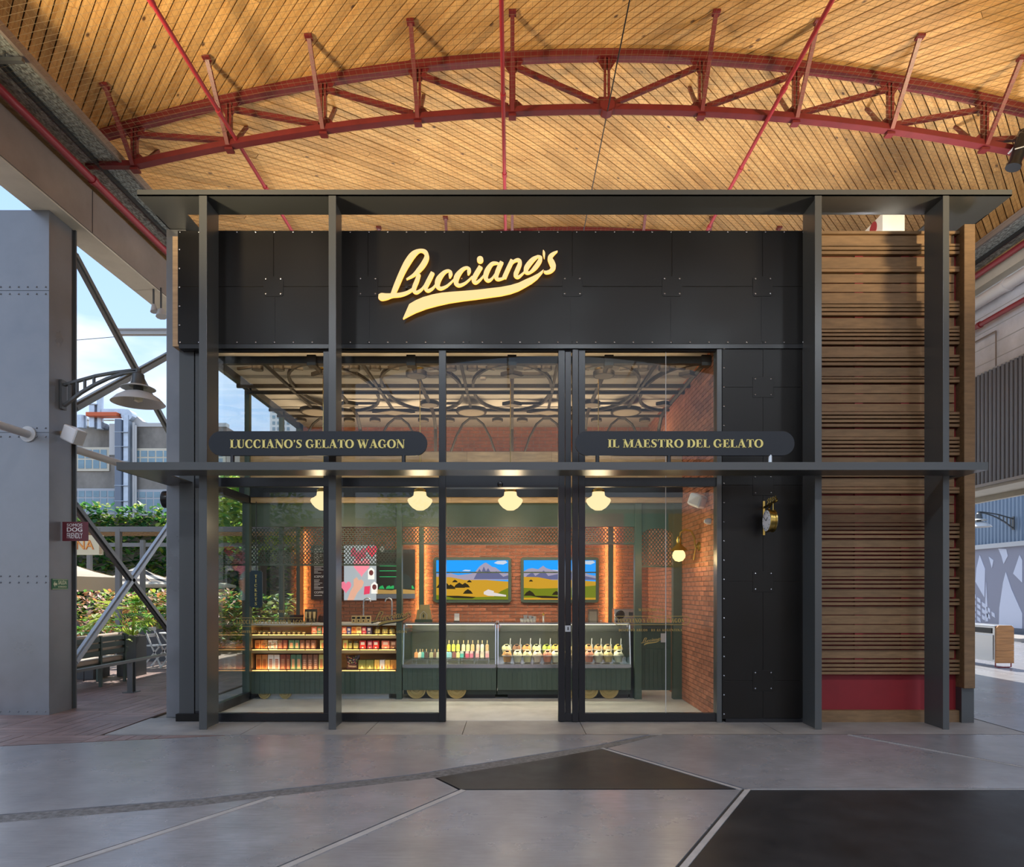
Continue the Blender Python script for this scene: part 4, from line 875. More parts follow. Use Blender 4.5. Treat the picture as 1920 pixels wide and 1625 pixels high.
bot = [(65, 135, 'or'), (138, 208, 'or'), (212, 286, 'wh'), (288, 360, 'wh'), (365, 435, 'br'), (440, 490, 'br'), (495, 560, 'gr'), (565, 630, 'gr'), (638, 700, 'ch'), (705, 768, 'ch'), (775, 835, 'ch'), (845, 912, 'li'), (914, 975, 'li')]
for i, (a, b, c) in enumerate(bot): carton(zx(a), zx(b), zb3+.235, zb3+.002, c, 'bottom', i)
for i, (a, b, c) in enumerate([(1335, 1430, 'ol'), (1432, 1528, 'ol'), (1535, 1598, 'ye'), (1600, 1664, 'wh'), (1667, 1730, 'ye'), (1732, 1812, 'oc')]): carton(zx(a), zx(b), zb3+.155, zb3+.002, c, 'bottom', 13+i, 'cone')
mid = [(50, 120, 'or'), (125, 205, 'or'), (215, 267, 'wh'), (270, 330, 'wh'), (335, 395, 'br'), (400, 455, 'br'), (470, 540, 'gr'), (545, 603, 'gr'), (610, 670, 'ch'), (680, 738, 'ch'), (745, 805, 'ch'), (860, 945, 'li'), (1145, 1205, 'li')]
for i, (a, b, c) in enumerate(mid): carton(zx(a), zx(b), zb2+.145, zb2+.002, c, 'middle', i)
for i, (a, b, c) in enumerate([(1352, 1430, 'rd'), (1448, 1512, 'ma'), (1518, 1590, 'rd'), (1625, 1725, 'pk'), (1732, 1812, 'ch')]): carton(zx(a), zx(b), zb2+.135, zb2+.002, c, 'middle', 15+i, 'tag')
top = [(755, 820, 'pk'), (823, 880, 'gr'), (885, 948, 'pk'), (1133, 1190, 'pk'), (1192, 1248, 'bl'), (1250, 1310, 'or'), (1312, 1374, 'cr'), (1378, 1436, 'ma'), (1440, 1500, 'na')]
for i, (a, b, c) in enumerate(top): carton(zx(a), zx(b), zb1+.12, zb1+.002, c, 'top', i, 'tag')
m_jar = M('jar_glass', (.36, .34, .12), .15); m_lid = M('jar_lid', (.05, .05, .03), .4)
def jar(a, b, zbot, h, lb, mj=m_jar, y=None):
    y = y or YW+.11; x0, x1 = X(a, y), X(b, y); r = (x1-x0)/2; x = (x0+x1)/2
    o = root('sweet_jar', (x, y, zbot), lb, 'jar', 'small jars on the shelves')
    MB().lathe([(r*.9, 0), (r, .01), (r, h*.7), (r*.8, h*.8)], (x, y, zbot+.002), 16).build('body', mj, o, 40); MB().lathe([(r*.82, h*.8), (r*.82, h), (0, h)], (x, y, zbot+.002), 16).build('lid', m_lid, o, 40)
for i, (a, b) in enumerate(((1212, 1262), (1275, 1343))): jar(zx(a), zx(b), zb2, .125, '%s olive-gold jar right of the lime box on the middle shelf' % ('narrow' if i == 0 else 'wider'))
for i, (a, b) in enumerate(((1545, 1608), (1632, 1706), (1722, 1798))): jar(zx(a), zx(b), zb1, .11, '%s jar from the post end of the top shelf' % ('third', 'second', 'first')[i])
m_tin = M('tin', (.55, .45, .25), .3, metal=.6)
for i in range(10): jar(zx(85+i*62), zx(125+i*62), zb1, .05, 'low golden tin, %s from the left on the top shelf' % ORD[i], m_tin)
# sweets bag
y = YW+.1; x0, x1 = X(zx(1172), y), X(zx(1350), y)
bgm = root('sweets_bag', ((x0+x1)/2, y, zb3), 'black transparent bag of colourful sweets on the bottom shelf', 'bag')
mb = MB(); K_ = 10; vs = []; fs = []
for i in range(9):
    v = i/8; hw = (x1-x0)/2*(.8+.2*abs(v-.45)*2); th = .05*math.sin(PI*min(1, .12+v*.8))+.006
    for j in range(K_):
        a = 2*PI*j/K_; vs.append(((x0+x1)/2+hw*math.cos(a), y+.05+th*math.sin(a), zb3+.003+v*.22))
for i in range(8):
    for j in range(K_): fs.append((i*K_+j, i*K_+(j+1) % K_, (i+1)*K_+(j+1) % K_, (i+1)*K_+j))
fs += [tuple(range(K_-1, -1, -1)), tuple(range(8*K_, 9*K_))]
mb.add(vs, fs).build('pouch', M('bag_print', (.06, .03, .04), .25, var=.6, scale=30), bgm, 50)
sw = [M('sweet_%d' % i, c, .4) for i, c in enumerate(((.6, .08, .15), (.1, .35, .15), (.65, .5, .1), (.6, .6, .6)))]
mb = MB()
for i in range(34):
    u, v = R.uniform(-.8, .8), R.uniform(.45, .95); mb.lathe([(0, -.008), (.008, 0), (0, .008)], ((x0+x1)/2+u*(x1-x0)/2*.85, y-.004+.012*abs(u), zb3+v*.22), 6, mi=i % 4)
mb.build('printed_sweets', sw, bgm)
# things on the left worktop
zt_ = zw(1168.5)
for i in range(4):
    y = YW+.15; a = zx(1252)+i*9.2; x0, x1 = X(a, y), X(a+8, y)
    o = root('biscuit_box', ((x0+x1)/2, y, zt_), 'small cream biscuit box, %s in the row by the taps' % ORD[i], 'box', 'cream boxes on the worktop')
    MB().box(x0, x1, y, y+.05, zt_+.002, zt_+.105).build('carton', pm['cr'], o); MB().box(x0+.008, x1-.008, y-.002, y, zt_+.06, zt_+.09).lathe([(.012, 0), (.012, .002)], ((x0+x1)/2, y-.003, zt_+.03), 10, 'y').build('printed_panel', m_frame, o)
for i, px in enumerate((682, 735)):
    y = YW+.33; x = X(px, y); o = root('tall_tap', (x, y, zt_), 'tall chrome swan-neck tap, %s one' % ('left' if i == 0 else 'right, beside the green post'), 'tap', 'swan-neck taps')
    s = -1 if i else 1
    MB().tube([(x, y, zt_+.002), (x, y, zt_+.3), (x+.012*s, y, zt_+.345), (x+.05*s, y, zt_+.365), (x+.09*s, y, zt_+.35), (x+.1*s, y, zt_+.31)], .011, 10).build('spout', m_stain, o, 50); MB().lathe([(.025, 0), (.025, .02), (.014, .03)], (x, y, zt_+.001), 14).build('base', m_stain, o, 40)
for nm, a, b, h, lb in (('register_screen', 541, 567, .11, 'low dark till screen on the worktop left of the cup rack'), ('register_screen', 595, 620, .1, 'dark till screen on the worktop right of the cup rack')):
    y = YW+.25; x0, x1 = X(a, y), X(b, y); o = root(nm, ((x0+x1)/2, y, zt_), lb, 'till', 'till screens')
    MB().add([(x0, y, zt_+.01), (x1, y, zt_+.01), (x1, y+.06, zt_+h), (x0, y+.06, zt_+h), (x0, y+.015, zt_+.005), (x1, y+.015, zt_+.005), (x1, y+.08, zt_+h), (x0, y+.08, zt_+h)], [(0, 1, 2, 3), (7, 6, 5, 4), (0, 4, 5, 1), (1, 5, 6, 2), (2, 6, 7, 3), (3, 7, 4, 0)]).build('housing', m_frame, o); MB().box(x0+.04, x1-.04, y, y+.12, zt_+.001, zt_+.014).build('foot', m_frame, o)
y = YW+.3; x0, x1 = X(569, y), X(592, y)
o = root('cup_rack', ((x0+x1)/2, y, zt_), 'dark framed rack holding three paper cups on the worktop', 'rack'); MB().box(x0, x1, y+.06, y+.075, zt_+.002, zt_+.2).box(x0, x1, y-.03, y+.075, zt_+.002, zt_+.012).build('frame', m_greend, o)
for i in range(3):
    x = x0+(x1-x0)*(i+.5)/3; tag(MB().lathe([(.016, 0), (.024, .1), (.026, .1)], (x, y+.02, zt_+.06), 14).cyl((x, y+.02, zt_+.012), (x, y+.02, zt_+.06), .006).build('paper_cup', pm['cr'], smooth=40), '%s paper cup in the dark rack on the worktop' % ('left', 'middle', 'right')[i], 'cup', 'cups in the rack')
# ---- display cases
def case(a, b, lb, nm):
    o = root('display_case', (X((a+b)/2, YW), YW, 0), lb, 'display case', 'refrigerated display cases'); x0, x1 = xw(a), xw(b); zl, zu = zw(1245), zw(1169); d = .85
    MB().box(x0, x1, YW-.02, YW+.02, zw(1251), zl).box(x0, x0+.02, YW, YW+d, zw(1251), zl).box(x1-.02, x1, YW, YW+d, zw(1251), zl).build('lower_rail', m_stain, o)
    MB().box(x0, x1, YW+.06, YW+.1, zu-.012, zu+.01).box(x0, x0+.012, YW+.06, YW+d, zu-.01, zu+.01).box(x1-.012, x1, YW+.06, YW+d, zu-.01, zu+.01).build('upper_rail', m_stain, o)
    for x in (x0, x1-.018): MB().bar((x+.009, YW, zl), (x+.009, YW+.08, zu), .018, .014, (0, 1, 0)).build('corner_post', m_stain, o)
    MB().add([(x0+.02, YW-.005, zl), (x1-.02, YW-.005, zl), (x1-.02, YW+.075, zu-.01), (x0+.02, YW+.075, zu-.01), (x0+.02, YW+.001, zl), (x1-.02, YW+.001, zl), (x1-.02, YW+.081, zu-.01), (x0+.02, YW+.081, zu-.01)], [(0, 1, 2, 3), (7, 6, 5, 4), (0, 4, 5, 1), (1, 5, 6, 2), (2, 6, 7, 3), (3, 7, 4, 0)]).build('front_glass', m_vglass, o)
    for x in (x0+.004, x1-.01): MB().box(x, x+.006, YW+.08, YW+d, zl, zu).build('side_glass', m_vglass, o)
    MB().box(x0+.01, x1-.01, YW+.1, YW+d, zu, zu+.006).build('top_glass', m_vglass, o)
    MB().box(x0+.01, x1-.01, YW+.3, YW+.8, zw(1186), zw(1186)+.006).build('shelf_glass', m_vglass, o)
    MB().box(x0+.02, x1-.02, YW+.01, YW+d, zl-.12, zl-.01).build('well', m_stain, o); MB().box(x0+.02, x1-.02, YW+d-.03, YW+d, zl, zu-.05).build('back_wall', M('case_back', (.07, .075, .065), .4), o)
    MB().box(x0+.03, x1-.03, YW+.1, YW+.12, zu-.022, zu-.012).build('led_bar', E('led_case', (1, .86, .55), 1.6), o); lamp('case_led', 'AREA', ((x0+x1)/2, YW+.16, zu-.03), 7.5 if nm else 7, (1, .88, .62), x1-x0-.1, .04, (0, .35, -1))
    for x in (x0+.03, x1-.06): MB().box(x, x+.03, YW+.055, YW+.075, zu-.05, zu-.02).build('hinge', m_stain, o)
    n = int((x1-x0)/.073+.5); wd = (x1-x0)/n
    for i in range(n): share('base_board', bd, (x0+i*wd, YW+.02, zw(1293)-zw(1300)-.003), o)
    MB().box(x0, x1, YW+.08, YW+d, .06, zl-.13).build('cabinet', m_greend, o); MB().box(x0+.15, x1-.02, YW+.1, YW+.14, .0, zw(1294)).build('kick_panel', m_frame, o)
    mb = MB()
    for i in range(int((x1-x0-.5)/.045)): mb.box(x0+.45+i*.045, x0+.475+i*.045, YW+.095, YW+.1, zw(1303), zw(1296))
    mb.build('vent_slots', m_joint, o)
    return o
c1 = case(755, 930.5, 'left refrigerated case filled with ice lollies', 0); c2 = case(932.5, 1183, 'right refrigerated case filled with gelato tubs', 1)
for p_ in (780.6, 817, 856.4): wheel(p_, c1, .14, 0)
for p_ in (1066, 1104, 1142): wheel(p_, c2, .14, 0)
# ice lollies
LC = [((.75, .32, .12), 'orange'), ((.72, .70, .55), 'cream'), ((.12, .42, .38), 'teal'), ((.09, .05, .04), 'dark chocolate'), ((.38, .36, .20), 'pistachio'), ((.16, .09, .06), 'brown'), ((.45, .45, .30), 'pale olive'), ((.20, .48, .55), 'sky blue'), ((.22, .42, .46), 'soft blue'), ((.22, .08, .07), 'cherry brown'), ((.62, .55, .22), 'vanilla'), ((.10, .45, .40), 'turquoise'), ((.55, .08, .14), 'raspberry'), ((.58, .16, .24), 'pink'), ((.65, .32, .32), 'blush'), ((.70, .62, .45), 'ivory'), ((.66, .30, .32), 'rose')]
LX = [897, 942, 972, 1018, 1078, 1122, 1160, 1268, 1302, 1355, 1400, 1445, 1510, 1562, 1632, 1690, 1750]
zl = zw(1245); m_wood = M('lolly_stick', (.60, .42, .2), .6)
def lolly(px, y, z0, w_, h, col, lb, up=True, tilt=.25, hat=None):
    x = X(px, y); o = root('ice_lolly', (x, y, z0), lb, 'ice lolly', 'ice lollies in the left case')
    m = M('lolly', col, .35, var=.12, scale=30)
    pr = [(-w_/2, 0), (w_/2, 0), (w_/2, h*.7)]+[(w_/2*math.cos(t), h*.7+w_*.45*math.sin(t)) for t in [i*PI/8 for i in range(1, 8)]]+[(-w_/2, h*.7)]
    ct, st = math.cos(tilt), math.sin(tilt)
    fn = lambda u, v, t: (x+u, y+v*st+(t-.5)*.025*ct, z0+v*ct-(t-.5)*.025*st)
    MB().prism(pr, fn).build('bar', m, o, bevel=.004)
    MB().prism([(-.005, h*.98), (.005, h*.98), (.005, h*1.35), (-.005, h*1.35)], lambda u, v, t: (x+u, y+v*st+(t-.5)*.004, z0+v*ct)).build('stick', m_wood, o)
    if hat:
        for q in range(3): MB().prism([(-w_*.45, h*(.62+.12*q)), (w_*.45, h*(.62+.12*q)), (w_*.45, h*(.67+.12*q)), (-w_*.45, h*(.67+.12*q))], lambda u, v, t: (x+u, y+v*st-.014-(t*.003), z0+v*ct)).build('stripe', hat, o)
m_strp = M('stripe_white', (.8, .72, .65), .4)
for i, (zx_, (c, nm)) in enumerate(zip(LX, LC)): lolly(640+zx_/6.4, YW+.24, zl+.06, .054, .105 if i < 11 else .125, c, '%s ice lolly, %s from the left in the front row' % (nm, ORD[i]), hat=m_strp if i > 10 else None)
for i, (zx_, c, nm) in enumerate(((1290, (.62, .60, .04), 'lemon yellow'), (1345, (.60, .58, .05), 'lemon yellow'), (1400, (.58, .58, .05), 'lemon yellow'), (1465, (.55, .5, .3), 'speckled cream'), (1520, (.62, .52, .2), 'speckled vanilla'), (1575, (.5, .3, .14), 'caramel'), (1640, (.45, .3, .25), 'mocha'), (1690, (.6, .55, .4), 'white chocolate'), (1750, (.38, .25, .12), 'hazelnut'))): lolly(640+zx_/6.4, YW+.42, zl+.15, .052, .125, c, '%s ice lolly, %s in the raised back row' % (nm, ORD[i]), tilt=.2)
for i, (a, b) in enumerate(((850, 1025), (1035, 1230), (1235, 1408), (1414, 1595), (1602, 1775))):
    y = YW+.2; x0, x1 = X(640+a/6.4, y), X(640+b/6.4, y); o = root('lolly_rack', ((x0+x1)/2, y, zl), 'clear wire-fronted lolly rack, %s from the left' % ORD[i], 'rack', 'lolly racks in the left case')
    MB().box(x0, x1, y, y+.12, zl+.04, zl+.048).build('tray', m_stain, o); MB().bar((x0, y, zl+.075), (x1, y, zl+.075), .006, .006).bar((x0, y, zl+.045), (x1, y, zl+.045), .006, .006).bar((x0+.003, y, zl), (x0+.003, y, zl+.075), .006, .006).bar((x1-.003, y, zl), (x1-.003, y, zl+.075), .006, .006).bar((x0+.02, y+.3, zl), (x0+.02, y+.3, zl+.14), .01, .01).bar((x1-.02, y+.3, zl), (x1-.02, y+.3, zl+.14), .01, .01).bar((x0, y+.3, zl+.14), (x1, y+.3, zl+.14), .1, .006).build('wire_frame', m_stain, o)
# gelato tubs
GX = [150, 285, 420, 547, 685, 800, 935, 1060, 1240, 1367, 1495, 1632]
GC = [((.46, .23, .08), 'caramel'), ((.68, .62, .42), 'cream with black streaks'), ((.72, .64, .36), 'pale vanilla'), ((.70, .60, .45), 'cream with pink ripple'), ((.66, .27, .18), 'salmon pink'), ((.70, .66, .46), 'white cream'), ((.6, .5, .3), 'nut'), ((.66, .58, .4), 'milk'), ((.62, .26, .17), 'strawberry'), ((.66, .62, .46), 'chocolate-chip'), ((.72, .58, .28), 'custard'), ((.70, .66, .50), 'cookie cream')]
GB = [((.68, .60, .30), 'cream'), ((.24, .11, .05), 'dark chocolate'), ((.58, .27, .08), 'toffee'), ((.62, .60, .26), 'lemon cream'), ((.32, .40, .05), 'pistachio green'), ((.60, .38, .08), 'mango'), ((.5, .3, .15), 'coffee'), ((.5, .38, .2), 'hazel'), ((.55, .30, .1), 'amber'), ((.5, .28, .1), 'tan'), ((.52, .34, .14), 'biscuit'), ((.66, .46, .08), 'golden')]
m_tub = glass_mat('tub_plastic', (.9, .9, .86), 1.3, .05)
def blob(mb, c, rx, ry, rz, seed, n=14, k=8):
    q = random.Random(seed); ph = [q.uniform(0, 6) for _ in range(4)]; vs = []; fs = []
    for i in range(k+1):
        e_ = i/k*PI/2
        for j in range(n):
            a = 2*PI*j/n; s = 1+.10*math.sin(3*a+ph[0]+2*e_)+.07*math.sin(5*a+ph[1])*math.cos(e_)
            vs.append((c[0]+rx*s*math.cos(e_)*math.cos(a), c[1]+ry*s*math.cos(e_)*math.sin(a), c[2]+rz*math.sin(e_)*(1+.12*math.sin(4*a+ph[2]+3*e_))))
    for i in range(k):
        for j in range(n): fs.append((i*n+j, i*n+(j+1) % n, (i+1)*n+(j+1) % n, (i+1)*n+j))
    fs.append(tuple(range(n-1, -1, -1))); mb.add(vs, fs); return mb
def tub(px, y, z0, col, lb, seed, grp):
    x = X(px, y); r = .071; h = .11; o = root('gelato_tub', (x, y, z0), lb, 'gelato tub', grp); m = M('gelato', col, .4, var=.18, scale=14)
    MB().lathe([(r*.97, h*.9), (r*1.04, h*.9), (r*1.04, h), (r*.97, h)], (x, y, z0+.002), 18).build('rim', m_lightgrey, o, 40)
    MB().lathe([(r*.72, .008), (r*.93, h*.98), (0, h*.98)], (x, y, z0+.002), 18).build('tub', m, o, 40)
    blob(MB(), (x, y, z0+h*.95), r*1.0, r*.98, .075, seed).build('mound', m, o, 60)
    MB().box(x-.024, x+.024, y-.066, y-.062, z0+h+.052, z0+h+.074).bar((x, y-.064, z0+h+.0), (x, y-.064, z0+h+.06), .003, .003).build('name_tag', m_frame, o)
    MB().bar((x+.045, y+.02, z0+h*.9), (x+.058, y+.05, z0+h+.16), .008, .005).build('spatula', m_lightgrey, o)
for i, (g, (c, nm)) in enumerate(zip(GX, GC)): tub(930+g*.1406, YW+.22, zl+.0, c, '%s gelato tub, %s from the left in the front row' % (nm, ORD[i]), i, 'front row of gelato tubs')
for i, (g, (c, nm)) in enumerate(zip(GX, GB)): tub(930+(g-8)*.1406, YW+.40, zl+.075, c, '%s gelato tub, %s from the left in the back row' % (nm, ORD[i]), 40+i, 'back row of gelato tubs')
MB().box(xw(934), xw(1181), YW+.33, YW+.5, zl-.01, zl+.072).build('riser', m_stain, c2)
# objects on top of the cases
zu = zw(1169)+.007
for i, (a, b, h, dy, lb) in enumerate(((779, 809, .19, .25, 'kraft gold gift bag with an arched diamond print on the left case'), (785, 807, .26, .4, 'taller plain kraft gift bag behind the printed one'))):
    y = YW+dy; x0, x1 = X(a, y), X(b, y); o = root('gift_bag', ((x0+x1)/2, y, zu), lb, 'gift bag', 'gift bags on the case'); m = M('kraft_gold', (.42, .34, .15), .45)
    tp = .82
    xm = (x0+x1)/2; hw = (x1-x0)/2
    MB().add([(xm-hw, y, zu), (xm+hw, y, zu), (xm+hw, y+.09, zu), (xm-hw, y+.09, zu), (xm-hw*tp, y+.03, zu+h), (xm+hw*tp, y+.03, zu+h), (xm+hw*tp, y+.05, zu+h), (xm-hw*tp, y+.05, zu+h)], [(0, 3, 2, 1), (4, 5, 6, 7), (0, 1, 5, 4), (1, 2, 6, 5), (2, 3, 7, 6), (3, 0, 4, 7)]).build('bag', m, o)
    if i == 0:
        MB().xz([(xm-.012, zu+h*.5), (xm, zu+h*.3), (xm+.012, zu+h*.5), (xm, zu+h*.72)], y+.008, y+.012).build('diamond_print', m_greend, o)
        MB().ribbon([(xm-hw*.42, zu+h*.2, .005), (xm-hw*.42, zu+h*.62, .005), (xm, zu+h*.88, .005), (xm+hw*.42, zu+h*.62, .005), (xm+hw*.42, zu+h*.2, .005)], lambda u, v, t: (u, y+.0+.012*(t+.2)*(v-zu)/h+.006, v)).build('arch_print', m_white, o)
        MB().box(x0-.01, x1+.012, y-.02, y-.004, zu, zu+.045).build('bow_box', m_green, o)
y = YW+.5; x = X(856.5, y); o = root('card_holder', (x, y, zu), 'small white card in a black holder on the left case', 'card holder'); MB().box(x-.038, x+.038, y, y+.012, zu+.012, zu+.125).build('card', m_white, o); MB().box(x-.046, x+.046, y-.015, y+.03, zu, zu+.014).build('base', m_frame, o)
cu = [(348, 1160.5, .016), (388, 1158, .02), (424, 1158.5, .022), (455, 1160, .02), (392, 1152.5, .03), (460, 1157, .022), (505, 1157, .024)]
for i, (a, b, r) in enumerate(((345, 0, .03), (385, .0, .028), (428, 0, .03), (470, 0, .032), (395, .05, .034), (455, .045, .03), (508, 0, .034))):
    y = YW+.45; x = X(930+a*.1406, y); h = .05 if i != 6 else .085
    tag(MB().lathe([(r*.8, 0), (r, h), (r*.9, h), (r*.7, .006)], (x, y, zu+b), 16).build('cup', m_lightgrey, smooth=40), 'small grey cup on the right case, %s' % ['at the left end of the pile', 'second in the lower row', 'third in the lower row', 'fourth in the lower row', 'left one on top of the pile', 'right one on top of the pile', 'tall one at the right end of the pile'][i], 'cup', 'stacked grey cups')
x = X(930+632*.1406, YW+.5); o = root('hand_whisk', (x, YW+.5, zu), 'slim white utensil standing on the right case', 'utensil'); MB().cyl((x, YW+.5, zu), (x, YW+.5, zu+.09), .014, 12).build('handle', m_white, o); MB().lathe([(.006, 0), (.02, .02), (.012, .045), (0, .05)], (x, YW+.5, zu+.088), 12).build('head', m_brass, o)
# ---- back wall: screens, posters, pilasters, back counter
m_skyb = E('tv_sky', (.02, .30, .85), 0.62); m_mt = E('tv_rock', (.42, .38, .50), 0.46); m_mt2 = E('tv_rock_shade', (.16, .17, .32), 0.43); m_fld = E('tv_meadow', (.62, .34, .03), 0.50); m_fg = E('tv_green', (.22, .26, .02), 0.43); m_tr = E('tv_trees', (.05, .04, .02), 0.37); m_cl = E('tv_cloud', (.6, .68, .8), 0.50); m_hs = E('tv_house', (.75, .68, .65), 0.50)
def tv(a, b, c, d, lb, seed):
    y = YB-.06; x0, x1, z0, z1 = X(a, y), X(b, y), Z(d, y), Z(c, y); o = root('wall_screen', ((x0+x1)/2, y, z0), lb, 'screen', 'landscape screens on the back wall'); w_, h = x1-x0, z1-z0; q = random.Random(seed)
    e_ = .055
    def rr(x0, x1, z0, z1, r): return [(x1-r+r*math.cos(t), z0+r+r*math.sin(t)) for t in [math.radians(-90+i*18) for i in range(6)]]+[(x1-r+r*math.cos(t), z1-r+r*math.sin(t)) for t in [math.radians(i*18) for i in range(6)]]+[(x0+r+r*math.cos(t), z1-r+r*math.sin(t)) for t in [math.radians(90+i*18) for i in range(6)]]+[(x0+r+r*math.cos(t), z0+r+r*math.sin(t)) for t in [math.radians(180+i*18) for i in range(6)]]
    MB().xz(rr(x0-e_, x1+e_, z0-e_, z1+e_, .06), y, YB-.02).build('bezel', m_green, o)
    MB().box(x0, x1, y-.004, y, z0, z1).build('picture_sky', m_skyb, o)
    def lay(nm, poly, m, k): MB().xz([(x0+u*w_, z0+v*h) for u, v in poly], y-.004-.0012*k, y-.004).build(nm, m, o)
    lay('picture_cloud', [(.8, .93), (.85, .98), (.96, .99), (.99, .94), (.93, .89), (.85, .9)], m_cl, 1); lay('picture_cloud', [(.36, .73), (.4, .76), (.48, .75), (.46, .72)], m_cl, 1)
    if seed == 1: pk_ = [(0, .5), (0, .66), (.1, .63), (.2, .67), (.3, .62), (.45, .65), (.53, .68), (.6, .84), (.66, .92), (.69, .94), (.74, .88), (.78, .83), (.82, .82), (.88, .74), (.95, .66), (1, .68), (1, .5)]
    else: pk_ = [(0, .5), (0, .72), (.06, .78), (.12, .8), (.2, .77), (.27, .86), (.31, .8), (.38, .76), (.5, .72), (.62, .7), (.7, .78), (.8, .72), (.9, .64), (1, .6), (1, .5)]
    lay('picture_mountain', pk_, m_mt, 2)
    lay('picture_shade', [(.52, .52), (.56, .66), (.6, .78), (.63, .7), (.66, .84), (.69, .72), (.72, .8), (.76, .68), (.84, .72), (.93, .58), (1, .62), (1, .52)] if seed == 1 else [(0, .52), (.05, .62), (.12, .7), (.16, .6), (.28, .74), (.34, .6), (.5, .66), (.72, .68), (.85, .6), (1, .54), (1, .5)], m_mt2, 3)
    lay('picture_meadow', [(0, 0), (0, .58), (.2, .57), (.4, .5), (.7, .5), (1, .46), (1, 0)], m_fld, 4)
    lay('picture_green', [(0, 0), (0, .12), (.4, .06), (.8, .08), (.9, .22), (1, .3), (1, 0)] if seed == 1 else [(0, .05), (0, .3), (.2, .28), (.6, .3), (1, .36), (1, .05)], m_fg, 5)
    for u, v, s in ((.1, .3, .1), (.2, .27, .07), (.32, .3, .08), (.4, .31, .07), (.44, .15, .07), (.26, .44, .04), (.46, .44, .035)) if seed == 1 else ((.08, .1, .08), (.45, .12, .06), (.1, .46, .03)): lay('picture_tree', [(u-s, v), (u-s*.6, v+s), (u, v+s*1.7), (u+s*.6, v+s), (u+s, v)], m_tr, 6)
    lay('picture_shadow', [(.1, .1), (.25, .04), (.5, .03), (.55, .07), (.3, .1)], m_tr, 6)
    if seed == 1: lay('picture_house', [(.66, .14), (.66, .2), (.72, .26), (.8, .22), (.8, .18), (.97, .12), (.97, .08), (.72, .1)], m_hs, 7)
    MB().box(x0, x1, y-.02, y-.013, z0+h*.69-.012, z0+h*.69+.012).build('glazing_bar', m_green, o)
tv(818, 953, 1050, 1124, 'wide landscape screen with a rocky peak and farmhouse, left of the two', 1)
tv(982, 1117, 1050, 1124, 'landscape screen with a jagged ridge and green meadow, right of the two', 2)
lamp('screen_glow', 'AREA', (X(966, 12), YB-.12, Z(1087, 12)), 2, (.7, .85, 1), 2.4, .6, (0, -1, 0))
# menu board and posters
y = YB-.05
def panel(nm, a, b, c, d, m, lb, cat): 
    x0, x1, z0, z1 = X(a, y), X(b, y), Z(d, y), Z(c, y); o = root(nm, ((x0+x1)/2, y, z0), lb, cat); MB().box(x0, x1, y, YB-.014, z0, z1).build('board', m, o); return o, x0, x1, z0, z1
mn, x0, x1, z0, z1 = panel('menu_board', 583, 641, 1022, 1124, M('slate', (.03, .033, .034), .6), 'dark slate menu board lettered GELATO, ICEPOPS and COFFEE in white', 'menu board')
wt = M('chalk', (.85, .85, .84), .6)
for s, py, hh in (('GELATO.', 1028.5, .055), ('ICEPOPS.', 1081, .055), ('COFFEE.', 1110.5, .055)): text_mesh('heading', s, hh, .001, wt, (X(589, y), y-.003, Z(py, y)), (PI/2, 0, 0), mn, align='LEFT', weight=.001)
mb = MB()
for i in range(15): py = 1034+i*2.85; mb.box(X(589, y), X(589+R.uniform(6, 22), y), y-.002, y, Z(py, y)-.005, Z(py, y)+.005)
for i in range(7): py = 1087+i*2.8; mb.box(X(589, y), X(589+R.uniform(6, 20), y), y-.002, y, Z(py, y)-.005, Z(py, y)+.005)
mb.box(X(589, y), X(604, y), y-.002, y, Z(1116, y)-.006, Z(1116, y)+.006); mb.build('menu_lines', wt, mn)
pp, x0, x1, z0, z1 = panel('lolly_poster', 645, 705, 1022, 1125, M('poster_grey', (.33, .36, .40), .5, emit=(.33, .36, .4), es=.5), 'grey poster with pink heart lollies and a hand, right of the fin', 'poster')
w_, h = x1-x0, z1-z0
def sh_(nm, poly, col, k=1): MB().xz([(x0+u*w_, z0+v*h) for u, v in poly], y-.0015*k, y).build(nm, M('print', col, .5, emit=col, es=.5), pp)  # glow put into the print colours, as in a light box
def heart(cx, cy, s): return [(cx+s*.062*16*math.sin(t)**3/1.0, cy+s*.045*(13*math.cos(t)-5*math.cos(2*t)-2*math.cos(3*t)-math.cos(4*t))/1.0) for t in [i*2*PI/20 for i in range(20)]]
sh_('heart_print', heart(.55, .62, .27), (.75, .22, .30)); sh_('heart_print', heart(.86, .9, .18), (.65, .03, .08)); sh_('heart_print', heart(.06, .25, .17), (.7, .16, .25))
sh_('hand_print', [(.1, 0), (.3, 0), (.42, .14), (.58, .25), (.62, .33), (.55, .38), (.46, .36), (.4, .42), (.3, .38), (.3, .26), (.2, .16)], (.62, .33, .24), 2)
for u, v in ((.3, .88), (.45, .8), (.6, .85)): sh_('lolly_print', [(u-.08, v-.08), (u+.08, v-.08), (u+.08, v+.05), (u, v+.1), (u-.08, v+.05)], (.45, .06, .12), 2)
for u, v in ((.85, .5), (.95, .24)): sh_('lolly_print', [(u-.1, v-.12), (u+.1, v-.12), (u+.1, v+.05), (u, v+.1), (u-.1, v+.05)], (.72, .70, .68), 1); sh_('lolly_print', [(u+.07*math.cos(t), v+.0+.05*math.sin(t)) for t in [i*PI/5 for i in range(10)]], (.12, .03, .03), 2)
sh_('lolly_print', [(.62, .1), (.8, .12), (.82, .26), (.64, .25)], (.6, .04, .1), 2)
pb, x0, x1, z0, z1 = panel('kitchen_poster', 706, 778, 1030, 1122, M('poster_dark', (.028, .033, .032), .5), 'dark photo poster of a man behind a green-lit dessert bar, half hidden by the post', 'poster')
w_, h = x1-x0, z1-z0
